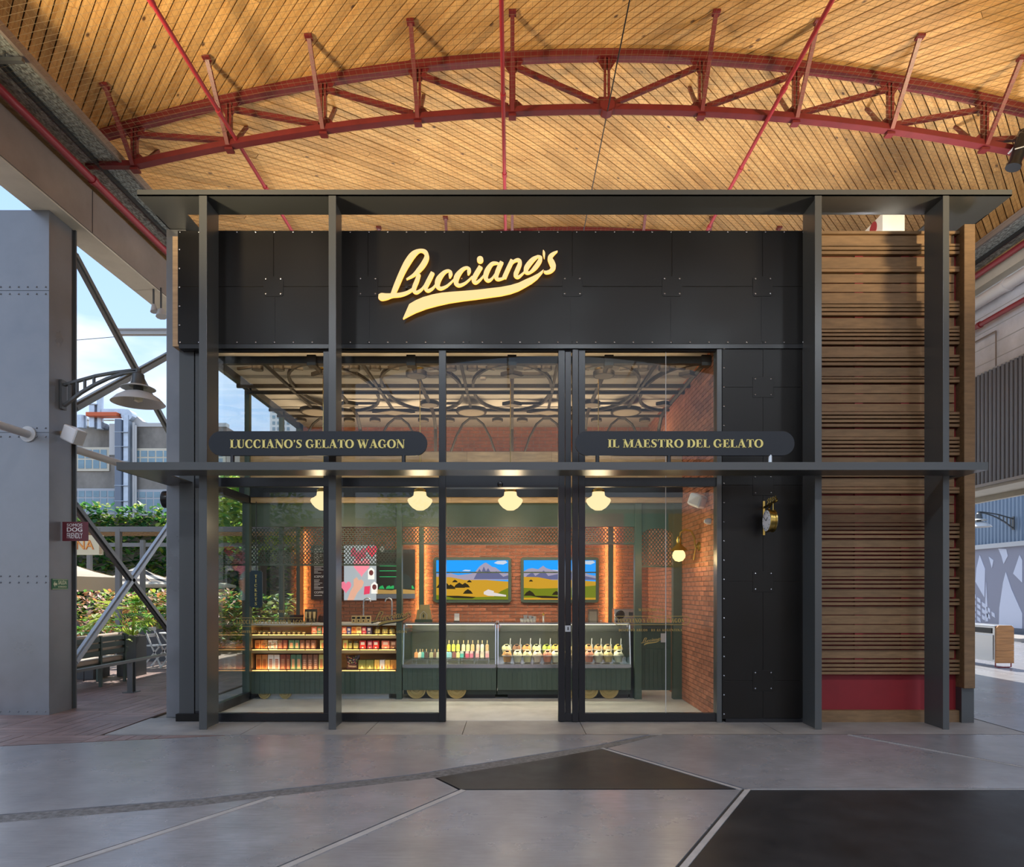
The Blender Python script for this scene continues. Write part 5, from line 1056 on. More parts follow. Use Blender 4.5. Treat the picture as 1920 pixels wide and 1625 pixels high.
def sp_(nm, poly, col, k=1, e=.35): MB().xz([(x0+u*w_, z0+v*h) for u, v in poly], y-.0015*k, y).build(nm, M('print', col, .5, emit=col, es=e), pb)  # these prints carry their own glow, like a backlit picture
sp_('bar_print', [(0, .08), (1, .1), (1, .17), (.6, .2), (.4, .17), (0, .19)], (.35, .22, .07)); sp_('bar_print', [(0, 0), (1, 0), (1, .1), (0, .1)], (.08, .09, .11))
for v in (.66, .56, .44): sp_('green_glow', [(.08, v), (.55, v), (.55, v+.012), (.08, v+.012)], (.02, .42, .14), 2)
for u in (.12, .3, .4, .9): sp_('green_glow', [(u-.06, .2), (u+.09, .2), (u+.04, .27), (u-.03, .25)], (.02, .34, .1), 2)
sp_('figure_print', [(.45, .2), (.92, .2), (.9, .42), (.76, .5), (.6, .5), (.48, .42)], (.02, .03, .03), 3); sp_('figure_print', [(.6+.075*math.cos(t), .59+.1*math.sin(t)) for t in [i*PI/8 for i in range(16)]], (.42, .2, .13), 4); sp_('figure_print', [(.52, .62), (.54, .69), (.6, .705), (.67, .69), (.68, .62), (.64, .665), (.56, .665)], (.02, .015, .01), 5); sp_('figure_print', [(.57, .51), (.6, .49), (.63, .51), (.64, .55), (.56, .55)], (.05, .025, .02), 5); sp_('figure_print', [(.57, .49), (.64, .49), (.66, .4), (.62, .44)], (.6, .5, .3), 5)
MB().box(X(712, y), X(720, y), y-.01, y, Z(1034, y), Z(1024, y)).build('wall_thermostat', m_lightgrey, pb)
# pilasters with warm strips
for i, (a, b, lb) in enumerate(((785.5, 794.5, 'left'), (1141, 1150, 'right'), (1244, 1252, 'far right'))):
    o = struct(root('trim_%d' % (i+1), (X((a+b)/2, YB), YB-.1, 0), '%s green pilaster on the back wall edged with warm light' % lb)); yy = YB-.09
    MB().box(X(a, yy), X(b, yy), yy, yy+.05, .9, 2.9).build('pilaster', m_green, o)
    for s, px in ((-1, a), (1, b)):
        x = X(px, yy); MB().box(x-.004-s*.012, x+.004-s*.012, yy+.05, yy+.058, .9, 2.85).build('led_strip', E('led_wall', (1, .5, .13), 1.5), o)
        lamp('wall_led', 'AREA', (x+s*.012, yy+.03, 1.9), 2.4, (1, .55, .2), .02, 1.9, (s*.75, .7, 0))
lamp('corner_led', 'AREA', (X(570, YB), YB-.05, 1.8), 3, (1, .52, .16), .02, 1.7, (1, .35, 0))
bc = root('back_counter', (-.5, YB-.35, 0), 'dark counter along the brick back wall', 'counter'); MB().box(X(640, 12), X(1215, 12), YB-.55, YB-.02, .86, .9).build('worktop', m_greend, bc); MB().box(X(640, 12), X(1215, 12), YB-.5, YB-.02, 0, .86).build('carcass', m_green, bc)
for i, (a, b) in enumerate(((1152, 1190), (1246, 1279))):
    yy = YB-.5; x0, x1 = X(a, yy), X(b, yy); o = root('batch_freezer', ((x0+x1)/2, yy, .9), 'stainless machine with a black round port, %s' % ('beside the right case' if i == 0 else 'behind the far right post'), 'machine', 'stainless machines on the back counter'); zz = Z(1141, yy)
    MB().box(x0, x1, yy, yy+.38, .9, zz).build('body', m_stain, o, bevel=.01); MB().lathe([(.075, 0), (.075, -.03), (.05, -.035), (.05, -.02), (0, -.02)], (x0+.1, yy, zz-.1), 24, 'y').build('port', m_frame, o, 40); MB().box(x1-.1, x1-.03, yy-.004, yy, zz-.12, zz-.06).build('display', m_frame, o)
yy = YB-.4; x0, x1 = X(1103, yy), X(1121, yy); o = root('cone_stand', ((x0+x1)/2, yy, .9), 'dark clear-fronted stand of cups behind the right case', 'stand'); MB().box(x0, x1, yy, yy+.14, .9, Z(1142, yy)).build('box', M('smoked', (.08, .07, .06), .2), o); MB().box(x0+.02, x1-.02, yy-.004, yy, .98, Z(1146, yy)).build('front', m_frost, o)
for i in range(3):
    x = X(1127+i*5, yy); tag(MB().lathe([(.018, 0), (.022, .16-.03*i), (0, .165-.03*i)], (x, yy, .9), 12).build('bottle', m_lightgrey if i != 1 else m_oak, smooth=40), '%s bottle beside the dark cup stand' % ('grey first', 'tan middle', 'grey last')[i], 'bottle', 'bottles on the back counter')
# ---- lattice on the ceiling
ZL = 4.40; lt = root('ceiling_lattice', (-.6, 9.8, ZL), 'bronze art-nouveau lattice of rings, discs and diamonds under the shop ceiling', 'ceiling lattice')
for y, wd, h in ((8.49, .07, .09), (9.48, .04, .05), (9.79, .04, .05), (10.73, .03, .04), (11.1, .03, .04)): MB().box(XLW, XRW, y-wd/2, y+wd/2, ZL, ZL+h).build('cross_bar', m_lat, lt)
HB = [-2.48, -1.25, 0, 1.2, 2.40]; MD = [-3.1, -1.87, -.64, .57, 1.8]
def lring(a, b, cy, x0, t0, t1):
    pts = [(x0+a*math.cos(math.radians(t)), cy+b*math.sin(math.radians(t)), .035) for t in [t0+(t1-t0)*i/16 for i in range(17)] if x0+a*math.cos(math.radians(t)) < XRW]
    if len(pts) > 2: MB().ribbon(pts, lambda u, v, t: (u, v, ZL+.045*t)).build('ring_arc', m_lat, lt)
def disc(x, y, r, h=.055):
    o = MB().lathe([(r*.86, .0), (r, 0), (r, h), (0, h)], (x, y, ZL-.01), 24).build('disc', m_lat, lt, 40); MB().lathe([(0, -.0), (r*.85, -.0), (r*.85, .01), (0, .01)], (x, y, ZL-.012), 24).build('frosted_panel', m_frost, o)
def diamond(x, y, a, b, h=.05):
    P4 = [(x-a, y), (x, y-b), (x+a, y), (x, y+b)]; o = MB().xy(P4, ZL-.01, ZL-.01+h).build('diamond', m_lat, lt); MB().xy([(x+(u-x)*.82, y+(v-y)*.82) for u, v in P4], ZL-.014, ZL-.01).build('frosted_panel', m_frost, o)
for i, x in enumerate(HB):
    MB().tube([(x, 8.49, ZL+.02), (x, 10.7, ZL+.02), (x, 10.95, ZL-.02), (x, 11.15, ZL-.18), (x, 11.2, ZL-.9)], .03, 6).build('spine', m_lat, lt)
    MB().box(x-.055, x+.055, 8.43, 8.55, ZL-.03, ZL+.1).build('hub', m_lat, lt)
    for cy, t0, t1 in ((9.48, 180, 360), (9.79, 0, 180)): lring(.54, .96, cy, x, t0, t1)
    for y in (8.93, 10.35):
        if x > 2.3: diamond(x-.1, y, .12, .1); continue
        (diamond(x, y, .15, .12) if i % 2 == 0 else disc(x, y, .14))
        MB().box(x+.1, x+.46, y-.015, y+.015, ZL+.005, ZL+.04).build('short_bar', m_lat, lt)
for i, x in enumerate(MD):
    MB().box(x-.018, x+.018, 8.5, 10.75, ZL+.005, ZL+.04).build('stringer', m_lat, lt)
    (disc(x, 10.78, .24) if i % 2 == 0 else diamond(x, 10.78, .34, .17, .03))
    for s in (-1, 1):
        disc(x+s*.135, 8.68, .072); disc(x+s*.4, 11.32, .09, .04)
        MB().bar((x+s*.2, 8.68, ZL+.03), (x+s*.42, 8.76, ZL+.03), .03, .03).build('short_bar', m_lat, lt)
    pts = [(x-.46, 3.45), (x-.4, 3.75), (x-.28, 4.1), (x-.17, 4.31), (x-.06, ZL), (x+.06, ZL), (x+.17, 4.31), (x+.28, 4.1), (x+.4, 3.75), (x+.46, 3.45)]
    MB().tube([(u, 11.2, v) for u, v in pts], .02, 6).build('arch_bracket', m_lat, lt)
# ceiling grilles, detector
for i, px in enumerate((505, 741, 975, 1222)):
    x = X(px, 8.85); o = root('air_grille', (x, 8.85, ZI), 'white louvred ceiling grille, %s from the left' % ORD[i], 'vent', 'ceiling grilles'); MB().box(x-.17, x+.17, 8.72, 9.0, ZI-.015, ZI-.001).build('frame', m_white, o)
    for k in range(5): MB().box(x-.15+.06*k, x-.12+.06*k, 8.74, 8.98, ZI-.022, ZI-.015).build('louvre', m_frost, o)
x = X(905, 9.6); tag(MB().lathe([(.05, 0), (.045, -.03), (0, -.04)], (x, 9.6, ZI-.001), 18).build('smoke_detector', m_white, smooth=40), 'round white smoke detector on the shop ceiling', 'detector')
# ---- pendants
m_glow = E('pendant_glow', (1.0, .74, .38), .62)
for i, px in enumerate((606, 787.5, 957, 1122)):
    y = 9.2; x = X(px, y); o = root('pendant_lamp', (x, y, Z(957, y)), 'milk-glass schoolhouse pendant lamp, %s from the left' % ORD[i], 'pendant lamp', 'row of milk-glass pendants')
    zb_, zt2 = Z(957, y), Z(921, y); h = zt2-zb_
    MB().lathe([(0, 0), (.05, .006), (.105, .04), (.145, .085), (.168, .13), (.16, .155), (.12, .175), (.088, .2), (.08, h), (0, h)], (x, y, zb_), 28).build('glass_shade', m_glow, o, 60)
    MB().lathe([(.082, 0), (.085, .03), (.05, .05), (.02, .06), (0, .06)], (x, y, zt2-.01), 20).build('cap', m_brass, o, 40)
    MB().cyl((x, y, zt2+.04), (x, y, ZI), .006, 6).build('cord', m_brass, o); MB().lathe([(.05, 0), (.05, .02), (0, .02)], (x, y, ZI-.02), 16).build('rose', m_brass, o)
    lamp('pendant_light', 'POINT', (x, y, zb_-.2), 7, (1, .76, .46), radius=.16)
# ---- right wall: brass sconce, speaker, sensor
zs = Z(1024, 9.0); o = root('wall_sconce', (XRW, 9.0, zs), 'brass swan-neck wall lamp with a round globe on the brick side wall', 'wall lamp')
MB().lathe([(.06, 0), (.055, -.02), (.02, -.035), (.015, -.06)], (XRW-.012, 9.0, zs), 20, 'x').build('rosette', m_brass, o, 40)
xg = 2.2; MB().tube([(XRW-.06, 9.0, zs), (XRW-.09, 9, zs-.18)], .008, 8).tube([(XRW-.07, 9, zs), (XRW-.08, 9, zs+.12), (XRW-.12, 9, zs+.2), (xg+.08, 9, zs+.22), (xg+.02, 9, zs+.18), (xg, 9, zs+.08)], .012, 10).build('arm', m_brass, o, 50)
zg = Z(1041, 9.0); MB().lathe([(.02, .25), (.035, .2), (.03, .16), (.05, .13), (.10, .085), (.12, .06), (.1, .062), (.04, .12)], (xg, 9, zg), 24).build('cap', m_brass, o, 40)
MB().lathe([(0, -.085), (.05, -.07), (.08, -.03), (.085, 0), (.075, .04), (.05, .07), (0, .08)], (xg, 9, zg), 24).build('globe', E('globe_glow', (1, .66, .25), 1.1), o, 60)
lamp('sconce_light', 'POINT', (xg-.1, 8.9, zg-.06), 6, (1, .68, .34), radius=.06)
zs = Z(937, 8.7); o = root('wall_speaker', (2.4, 8.7, zs), 'small white tilted speaker high on the brick side wall', 'speaker'); MB().bar((2.42, 8.62, zs-.05), (2.3, 8.76, zs+.03), .15, .16).build('cabinet', m_white, o, bevel=.03); MB().cyl((2.40, 8.7, zs), (XRW-.01, 8.7, zs), .015, 8).build('mount', m_white, o)
tag(MB().lathe([(.04, 0), (.042, -.04), (.02, -.08), (0, -.085)], (XRW-.011, 8.5, Z(977, 8.5)), 14, 'x').build('motion_sensor', m_white, smooth=40), 'white motion sensor on the brick wall near the jamb', 'sensor')
# cove lights above the oak band and below the ceiling front edge
lamp('cove_led', 'AREA', (-.7, 10.9, zw(848)+.06), 34, (1, .70, .42), 5.8, .15, (0, .12, 1))
lamp('cove_front', 'AREA', (-.7, 8.5, ZI-.03), 12, (1, .64, .34), 5.8, .06, (0, .7, -.5))
lamp('soffit_light', 'AREA', (-.2, 11.0, zw(943)-.03), 58, (1, .84, .64), 3.6, .5, (0, .3, -1))  # added fill without a fixture, brightens the shop interior
# ================================================================== THINGS ON THE LEFT COLUMN
def street_lamp(base, s, lb, sc=1.0):
    o = root('street_lamp', base, lb, 'street lamp', 'two-tier street lamps on curved arms'); bx_, by_, bz_ = base
    def T(u, v): return (bx_+s*u*sc, by_, bz_+v*sc)
    top = [(.03, .0), (.2, .05), (.45, .12), (.7, .165), (.9, .19), (1.03, .195)]; bot = [(.03, -.27), (.12, -.2), (.25, -.1), (.42, .0), (.6, .085), (.8, .15), (1.0, .182)]
    m = m_steel
    MB().ribbon([(a, b, .03) for a, b in top], lambda u, v, t: (bx_+s*u*sc, by_+(t-.5)*.05, bz_+v*sc)).build('upper_arm', m, o)
    MB().ribbon([(a, b, .03) for a, b in bot], lambda u, v, t: (bx_+s*u*sc, by_+(t-.5)*.05, bz_+v*sc)).build('lower_arm', m, o)
    for u, a, b in ((.1, -.21, .02), (.2, -.13, .05), (.3, -.06, .08), (.42, .01, .11)): MB().ribbon([(u, a, .02), (u, b, .02)], lambda u, v, t: (bx_+s*u*sc, by_+(t-.5)*.04, bz_+v*sc)).build('strut', m, o)
    MB().ribbon([(.015, -.32, .03), (.015, .06, .03)], lambda u, v, t: (bx_+s*u*sc, by_+(t-.5)*.1, bz_+v*sc)).build('wall_plate', m, o)
    cx, cz_ = bx_+s*1.0*sc, bz_+.19*sc
    MB().lathe([(0, .02), (.03*sc, .02), (.04*sc, -.03*sc), (.07*sc, -.05*sc), (.08*sc, -.12*sc), (.1*sc, -.2*sc), (.11*sc, -.21*sc)], (cx, by_, cz_), 24).build('neck', m, o, 40)
    up = MB().lathe([(.08*sc, -.19*sc), (.15*sc, -.205*sc), (.21*sc, -.235*sc), (.21*sc, -.24*sc), (.14*sc, -.215*sc), (.08*sc, -.2*sc)], (cx, by_, cz_), 32).build('upper_shade', M('shade_enamel', (.45, .45, .42), .4), o, 40)
    MB().lathe([(.09*sc, -.275*sc), (.17*sc, -.3*sc), (.26*sc, -.36*sc), (.325*sc, -.43*sc), (.318*sc, -.43*sc), (.25*sc, -.365*sc), (.16*sc, -.31*sc), (.08*sc, -.29*sc)], (cx, by_, cz_), 36).build('lower_shade', m_lightgrey, o, 40)
    MB().cyl((cx, by_, cz_-.2*sc), (cx, by_, cz_-.3*sc), .06*sc, 14).build('spacer', m, o); MB().lathe([(.05*sc, -.28*sc), (.06*sc, -.34*sc), (.05*sc, -.4*sc), (0, -.42*sc)], (cx, by_, cz_), 18).build('bulb', M('bulb_glass', (.7, .68, .55), .2), o, 50)
    return o
street_lamp((-5.9, 8.95, 4.28), 1, 'two-tier grey street lamp on a curved arm from the wide left column')
x, y, z = -5.77, 8.92, Z(815, 8.92); o = root('wall_speaker', (x, y, z), 'white tilted outdoor speaker on the wide left column', 'speaker')
MB().bar((x-.06, y+.02, z+.04), (x+.14, y-.03, z-.05), .17, .2).build('cabinet', m_white, o, bevel=.02); MB().bar((x+.135, y-.028, z-.047), (x+.148, y-.031, z-.053), .15, .18).build('grille', m_lightgrey, o); MB().box(-5.907, x-.03, y, y+.03, z+.0, z+.05).build('bracket', m_oak, o)
y = 8.95; x0, x1, z0, z1 = -5.895, X(165, y), Z(1014, y), Z(978, y); o = root('blade_sign', (x0, y, z0), 'small maroon blade sign reading SOMOS DOG FRIENDLY on the left column', 'sign')
MB().box(x0, x1, y, y+.012, z0, z1).build('plate', M('maroon', (.13, .018, .028), .5), o)
wt2 = M('sign_white', (.8, .78, .78), .5); xm = X(140, y)
for s, py, sz, wd, wg in (('SOMOS', 984.5, .055, 29, .0), ('DOG', 993, .078, 29, .0015), ('FRIENDLY', 1004.5, .105, 29, .0)): text_mesh('lettering', s, sz, .001, wt2, (xm, y-.002, Z(py, y)), (PI/2, 0, 0), o, width=wd*y/F, weight=wg)
mb = MB()
for u, v in ((-.006, .006), (0, .01), (.006, .006)): mb.lathe([(.004, 0), (.004, -.001)], (xm+u, y-.004, Z(994, y)+v), 8, 'y')
mb.lathe([(.007, 0), (.007, -.001)], (xm, y-.004, Z(994, y)-.003), 10, 'y').build('paw_mark', M('maroon_b', (.13, .018, .028), .5), o)
xs_ = -5.906; o = root('exit_sign', (xs_, 8.92, Z(1105, 8.92)), 'small green exit sign reading SALIDA DE EMERGENCIA with an arrow, on the column side', 'sign')
z0, z1 = Z(1105, 8.92), Z(1085, 8.92); m_ex = M('exit_green', (.02, .13, .05), .5); m_ext = M('exit_text', (.62, .66, .45), .5)
MB().box(xs_, xs_+.008, 8.76, 9.07, z0, z1).build('plate', m_ex, o)
text_mesh('lettering', 'SALIDA', .075, .001, m_ext, (xs_+.009, 8.955, z0+.09), (PI/2, 0, PI/2), o, width=.17, weight=.001); text_mesh('lettering', 'DE EMERGENCIA', .035, .001, m_ext, (xs_+.009, 8.955, z0+.035), (PI/2, 0, PI/2), o, width=.17)
MB().yz([(8.78, z0+.07), (8.81, z0+.11), (8.81, z0+.085), (8.85, z0+.085), (8.85, z0+.055), (8.81, z0+.055), (8.81, z0+.03)], xs_+.008, xs_+.01).build('arrow', m_ext, o)
MB().yz([(8.765, z0+.005), (9.065, z0+.005), (9.065, z0+.01), (8.765, z0+.01)], xs_+.008, xs_+.0095).yz([(8.765, z1-.01), (9.065, z1-.01), (9.065, z1-.005), (8.765, z1-.005)], xs_+.008, xs_+.0095).build('border', m_ext, o)
z = Z(936, 8.7); o = root('round_floodlight', (-4.38, 8.7, z), 'black round floodlight on the side of the corner column', 'floodlight'); MB().lathe([(.09, 0), (.11, -.03), (.11, -.1), (.1, -.105), (.1, -.09), (0, -.09)], (-4.33, 8.7, z), 24, 'x').build('housing', m_frame, o, 40); MB().lathe([(0, -.092), (.095, -.092)], (-4.33, 8.7, z), 24, 'x').build('lens', m_lightgrey, o)
# ================================================================== LEFT GARDEN
rl = root('low_rail', (-5.93, 11, 0), 'low dark steel rail with one I-post in front of the bench', 'railing'); MB().box(-5.96, -5.9, 9.24, 13.1, .47, .51).build('rail', m_steel, rl); MB().box(-5.97, -5.89, 10.59, 10.6, .01, .47).box(-5.935, -5.925, 10.6, 10.68, .01, .47).box(-5.97, -5.89, 10.68, 10.69, .01, .47).build('post', m_steel, rl); MB().box(-6.02, -5.84, 10.54, 10.74, 0, .012).build('foot_plate', m_steel, rl)
bn = root('garden_bench', (-6.95, 11.2, 0), 'dark green slatted bench with beige cushions beyond the rail', 'bench'); m_bg = M('bench_green', (.035, .06, .045), .45); m_cu = M('cushion', (.40, .33, .27), .85, var=.1, scale=8, bump=.2)
for y in (10.5, 11.2, 11.9):
    MB().box(-6.77, -6.73, y-.02, y+.02, 0, .84).build('back_leg', m_bg, bn); MB().box(-7.24, -7.2, y-.02, y+.02, 0, .36).build('front_leg', m_bg, bn)
    MB().box(-7.24, -6.73, y-.015, y+.015, .32, .36).build('seat_rail', m_bg, bn)
for z in (.52, .64, .74): MB().box(-6.765, -6.74, 10.4, 12.0, z, z+.075).build('back_slat', m_bg, bn)
for i in range(4): MB().box(-7.24+i*.12, -7.14+i*.12, 10.4, 12.0, .36, .38).build('seat_slat', m_bg, bn)
MB().box(-7.25, -6.79, 10.42, 11.98, .38, .46).build('seat_cushion', m_cu, bn, bevel=.03); MB().box(-6.88, -6.78, 10.42, 11.98, .5, .86).build('back_cushion', m_cu, bn, bevel=.03)
def leaf_quad(mb, p, d, w_, L, up, mi=0, bend=.2):
    d = Vector(d).normalized(); r = d.cross(Vector(up)).normalized(); n = r.cross(d); p = Vector(p)
    mb.add([p, p+d*L*.4-r*w_/2+n*L*bend*.3, p+d*L*.4+r*w_/2+n*L*bend*.3, p+d*L*.8-r*w_*.35, p+d*L*.8+r*w_*.35, p+d*L-n*L*bend*.4, p+d*L*.45+n*L*bend*.1], [(0, 6, 1), (0, 2, 6), (1, 6, 3), (6, 2, 4), (3, 6, 5), (6, 4, 5)], mi)
def leafm(nm, c, e=.0):
    m = M(nm, c, .5, rand=.15); b = m.node_tree.nodes['Principled BSDF']; b.inputs['Transmission Weight'].default_value = 0; b.inputs['Subsurface Weight'].default_value = 0
    t = m.node_tree; tr = N(t, 'ShaderNodeBsdfTranslucent'); tr.inputs[0].default_value = (*[min(1, v*1.5) for v in c], 1); mx = N(t, 'ShaderNodeMixShader'); mx.inputs[0].default_value = .45; out = t.nodes['Material Output']
    t.links.new(b.outputs[0], mx.inputs[1]); t.links.new(tr.outputs[0], mx.inputs[2]); t.links.new(mx.outputs[0], out.inputs[0]); return m
g1, g2, g3, g4, g5 = leafm('leaf_green', (.10, .26, .05)), leafm('leaf_lime', (.30, .38, .06)), leafm('leaf_dark', (.035, .12, .04)), leafm('leaf_rust', (.45, .20, .08)), leafm('leaf_pink', (.55, .38, .35))
def planter(x, y, w_, h, lb, seed, nl=20, spread=.75, m=(None, None)):
    q = random.Random(seed); o = root('planter_box', (x, y, 0), lb, 'planter', 'dark planter boxes in the garden')
    MB().box(x-w_/2, x+w_/2, y-w_/2, y+w_/2, 0, h).build('box', M('planter_grey', (.055, .058, .062), .5), o, bevel=.005); MB().box(x-w_/2+.02, x+w_/2-.02, y-w_/2+.02, y+w_/2-.02, h-.01, h+.012).build('soil', M('soil', (.06, .04, .03), .9), o)
    for i in range(nl):
        a = q.uniform(0, 2*PI); e_ = q.uniform(.25, 1.15); L = q.uniform(.45, spread); d = Vector((math.cos(a)*math.cos(e_), math.sin(a)*math.cos(e_), math.sin(e_)))
        p0 = Vector((x+.06*math.cos(a), y+.06*math.sin(a), h)); p1 = p0+d*L; st = MB().tube([p0, (p0+p1)/2+Vector((0, 0, .06)), p1], [.009, .007, .005], 5).build('stalk', g2, o)
        mb = MB(); dd = (d+Vector((0, 0, -.7))).normalized()
        for k in range(-4, 5):
            ang = k*.42; r = dd.cross(Vector((0, 0, 1))).normalized(); v = dd*math.cos(ang)+r*math.sin(ang); leaf_quad(mb, p1-dd*.02, v, .065, .26-.018*abs(k), (0, 0, 1))
        mb.build('leaf', g1 if q.random() < .55 else g2, o)
planter(-7.1, 12.75, .36, .74, 'tall dark planter box with a large lobed-leaf plant behind the bench', 3, 22, .8)
planter(-7.7, 12.4, .5, .5, 'low dark planter box with lobed leaves at the left end of the bench', 5, 16, .8)
planter(-8.0, 15.5, .6, .7, 'grey planter box further back under the pergola', 8, 16, .8)
def foliage(nm, boxr, n, mats, lb, cat, seed, L=.2, kind='stuff'):
    q = random.Random(seed); mb = MB()
    for i in range(n):
        p = (q.uniform(boxr[0], boxr[1]), q.uniform(boxr[2], boxr[3]), q.uniform(boxr[4], boxr[5])); a = q.uniform(0, 2*PI); e_ = q.uniform(-.5, .9)
        l = L*q.uniform(.6, 1.3); leaf_quad(mb, p, (math.cos(a)*math.cos(e_), math.sin(a)*math.cos(e_), math.sin(e_)), l*.5, l, (0, 0, 1) if abs(e_) < 1.2 else (0, 1, 0), q.randrange(len(mats)))
    return tag(mb.build(nm, mats), lb, cat, kind=kind)
foliage('flower_bed', (-11.2, -7.2, 16.5, 18.5, .2, 1.55), 2600, [g4, g2, g1, g5, g4], 'rust, pink and lime flowering shrubs in the middle of the garden', 'shrubs', 21, .17)
foliage('green_bed', (-9.6, -6.2, 17.5, 20, .1, 1.45), 1800, [g1, g3, g2], 'deep green shrubs right of the flowering bed', 'shrubs', 22, .22)
hw = struct(MB().box(-22, -4.5, 25.6, 25.9, 0, 4.3).build('wall_garden', M('garden_wall', (.2, .19, .16), .9, var=.3)), 'garden wall hidden under ivy')
foliage('ivy', (-20, -5, 25.1, 25.6, .4, 4.7), 9000, [g1, g3, g3, g2], 'dense ivy covering the garden wall', 'ivy', 23, .3)
pg = root('pergola', (-9, 18, 0), 'grey steel pergola with a reed roof over the terrace', 'pergola'); YP1 = 16.0; m_pg = M('pergola_grey', (.16, .165, .17), .5)
zp = Z(992, YP1)
MB().box(-13, -5.0, YP1-.05, YP1+.05, zp-.06, zp+.06).build('front_beam', m_pg, pg); MB().box(-13, -5.0, 21.5, 21.6, zp-.06, zp+.06).build('back_beam', m_pg, pg)
for px, y in ((222.5, YP1), (267.5, 19.5), (168, 19.5), (60, YP1)): MB().box(X(px, y)-.055, X(px, y)+.055, y-.055, y+.055, 0, zp).build('post', m_pg, pg)
MB().box(X(314, YP1), X(324, YP1), YP1-.05, YP1+.05, 0, zp).build('post', m_pg, pg)
m_reed = M('reed', (.30, .20, .12), .9, var=.6, scale=25)
for i in range(40): MB().box(-13+i*.2, -12.86+i*.2, 16.05, 17.8, zp-.02, zp+.02).build('reed_mat', m_reed, pg)
y = 15.6; x0, x1, z0, z1 = X(100, y), X(192, y), Z(1040, y), Z(1003, y); o = root('hanging_sign', (x1-.5, y, z0), 'cream hanging sign with orange outlined letters ending in NA', 'sign')
MB().box(x0, x1, y, y+.05, z0, z1).build('panel', M('sign_cream', (.72, .66, .45), .6), o); MB().box(X(186, y), X(191, y), y-.006, y, z0+.02, z1-.02).build('edge_strip', m_oak, o)
text_mesh('lettering', 'NA', .30, .004, M('sign_orange', (.75, .16, .02), .5), (X(159, y), y-.006, Z(1022, y)), (PI/2, 0, 0), o, width=33*y/F, weight=.004); text_mesh('lettering_inline', 'NA', .29, .004, M('sign_amber', (.9, .5, .1), .5), (X(159, y), y-.012, Z(1022, y)), (PI/2, 0, 0), o, width=31*y/F, weight=-.006)
for px in (110, 185): MB().box(X(px, y)-.01, X(px, y)+.01, y+.02, y+.04, z1, zp+.0).build('hanger', m_pg, o)
def parasol(px, Y, za, ze, r, n, cols, lb, val=0, rot=0.):
    x = X(px, Y); o = root('parasol', (x, Y, 0), lb, 'parasol', 'open garden parasols'); MB().cyl((x, Y, 0), (x, Y, za+.05), .028, 10).build('pole', m_oak, o); MB().lathe([(.3, 0), (.3, .06), (.05, .1)], (x, Y, 0), 20).build('foot', m_steel, o)
    for k in range(n):
        a, b = rot+2*PI*k/n, rot+2*PI*(k+1)/n; A = (x+r*math.cos(a), Y+r*math.sin(a), ze); B = (x+r*math.cos(b), Y+r*math.sin(b), ze); S_ = 5
        mb = MB(); vs = []; fs = []
        for i in range(S_+1):
            t = i/S_; zz = za+(ze-za)*t-.06*math.sin(PI*t)
            for P_ in (A, B): vs.append((x+(P_[0]-x)*t, Y+(P_[1]-Y)*t, zz))
        vs += [(v[0], v[1], v[2]+.012) for v in vs]; m_ = 2*(S_+1)
        for i in range(S_):
            mi = i % len(cols); mb.add([vs[2*i], vs[2*i+1], vs[2*i+3], vs[2*i+2], vs[m_+2*i], vs[m_+2*i+1], vs[m_+2*i+3], vs[m_+2*i+2]], [(0, 1, 2, 3), (7, 6, 5, 4), (0, 4, 5, 1), (2, 6, 7, 3)], mi)
        if val: mb.add([A, B, (B[0], B[1], ze-val), (A[0], A[1], ze-val)]+[(p_[0]*.998+x*.002, p_[1]*.998+Y*.002, p_[2]) for p_ in (A, B, (B[0], B[1], ze-val), (A[0], A[1], ze-val))], [(0, 1, 2, 3), (7, 6, 5, 4), (3, 2, 6, 7)], 0)
        mb.build('canopy_panel', cols, o); MB().bar((x, Y, za-.05), (A[0], A[1], ze-.01), .012, .012).build('rib', m_oak, o)
cl1 = leafm('canvas', (.55, .50, .42)); cl2 = leafm('canvas_dark', (.10, .09, .09)); cl3 = leafm('canvas_white', (.75, .70, .62))
parasol(105, 18.5, Z(1046, 18.5), Z(1082, 18.5), 1.55, 4, [cl1], 'cream square parasol with a fringed valance left in the garden', .38, PI/4)
parasol(258, 21, Z(1062, 21), Z(1096, 21), 1.5, 8, [cl3, cl2], 'black and white striped parasol behind the braces', .06)
parasol(352, 22.5, Z(1066, 22.5), Z(1098, 22.5), 1.6, 8, [cl3, cl2], 'second striped parasol mostly hidden by the shop corner', .06)
# folding table and chairs
m_bi = M('bistro_grey', (.55, .55, .54), .45)
def bistro_chair(x, y, s, lb):
    o = root('folding_chair', (x, y, 0), lb, 'chair', 'folding terrace chairs')
    for dy in (-.18, .18): MB().bar((x-.2*s, y+dy, 0), (x+.16*s, y+dy, .82), .02, .03).build('back_leg', m_bi, o); MB().bar((x+.2*s, y+dy, 0), (x-.18*s, y+dy, .46), .02, .03).build('front_leg', m_bi, o)
    for i in range(4): MB().box(x-.19+i*.1, x-.11+i*.1, y-.19, y+.19, .44, .455).build('seat_slat', m_bi, o)
    for z in (.62, .75): MB().box(x+.07*s*1.6-.012, x+.07*s*1.6+.012, y-.19, y+.19, z, z+.07).build('back_slat', m_bi, o)
bistro_chair(-7.35, 14.1, -1, 'pale folding chair left of the round terrace table'); bistro_chair(-6.35, 14.0, 1, 'pale folding chair right of the round terrace table')
x, y = -6.9, 14.1; o = root('folding_table', (x, y, 0), 'round pale folding table beyond the planter', 'table'); MB().lathe([(.34, .70), (.35, .705), (.35, .72), (0, .72)], (x, y, 0), 28).build('table_top', m_bi, o)
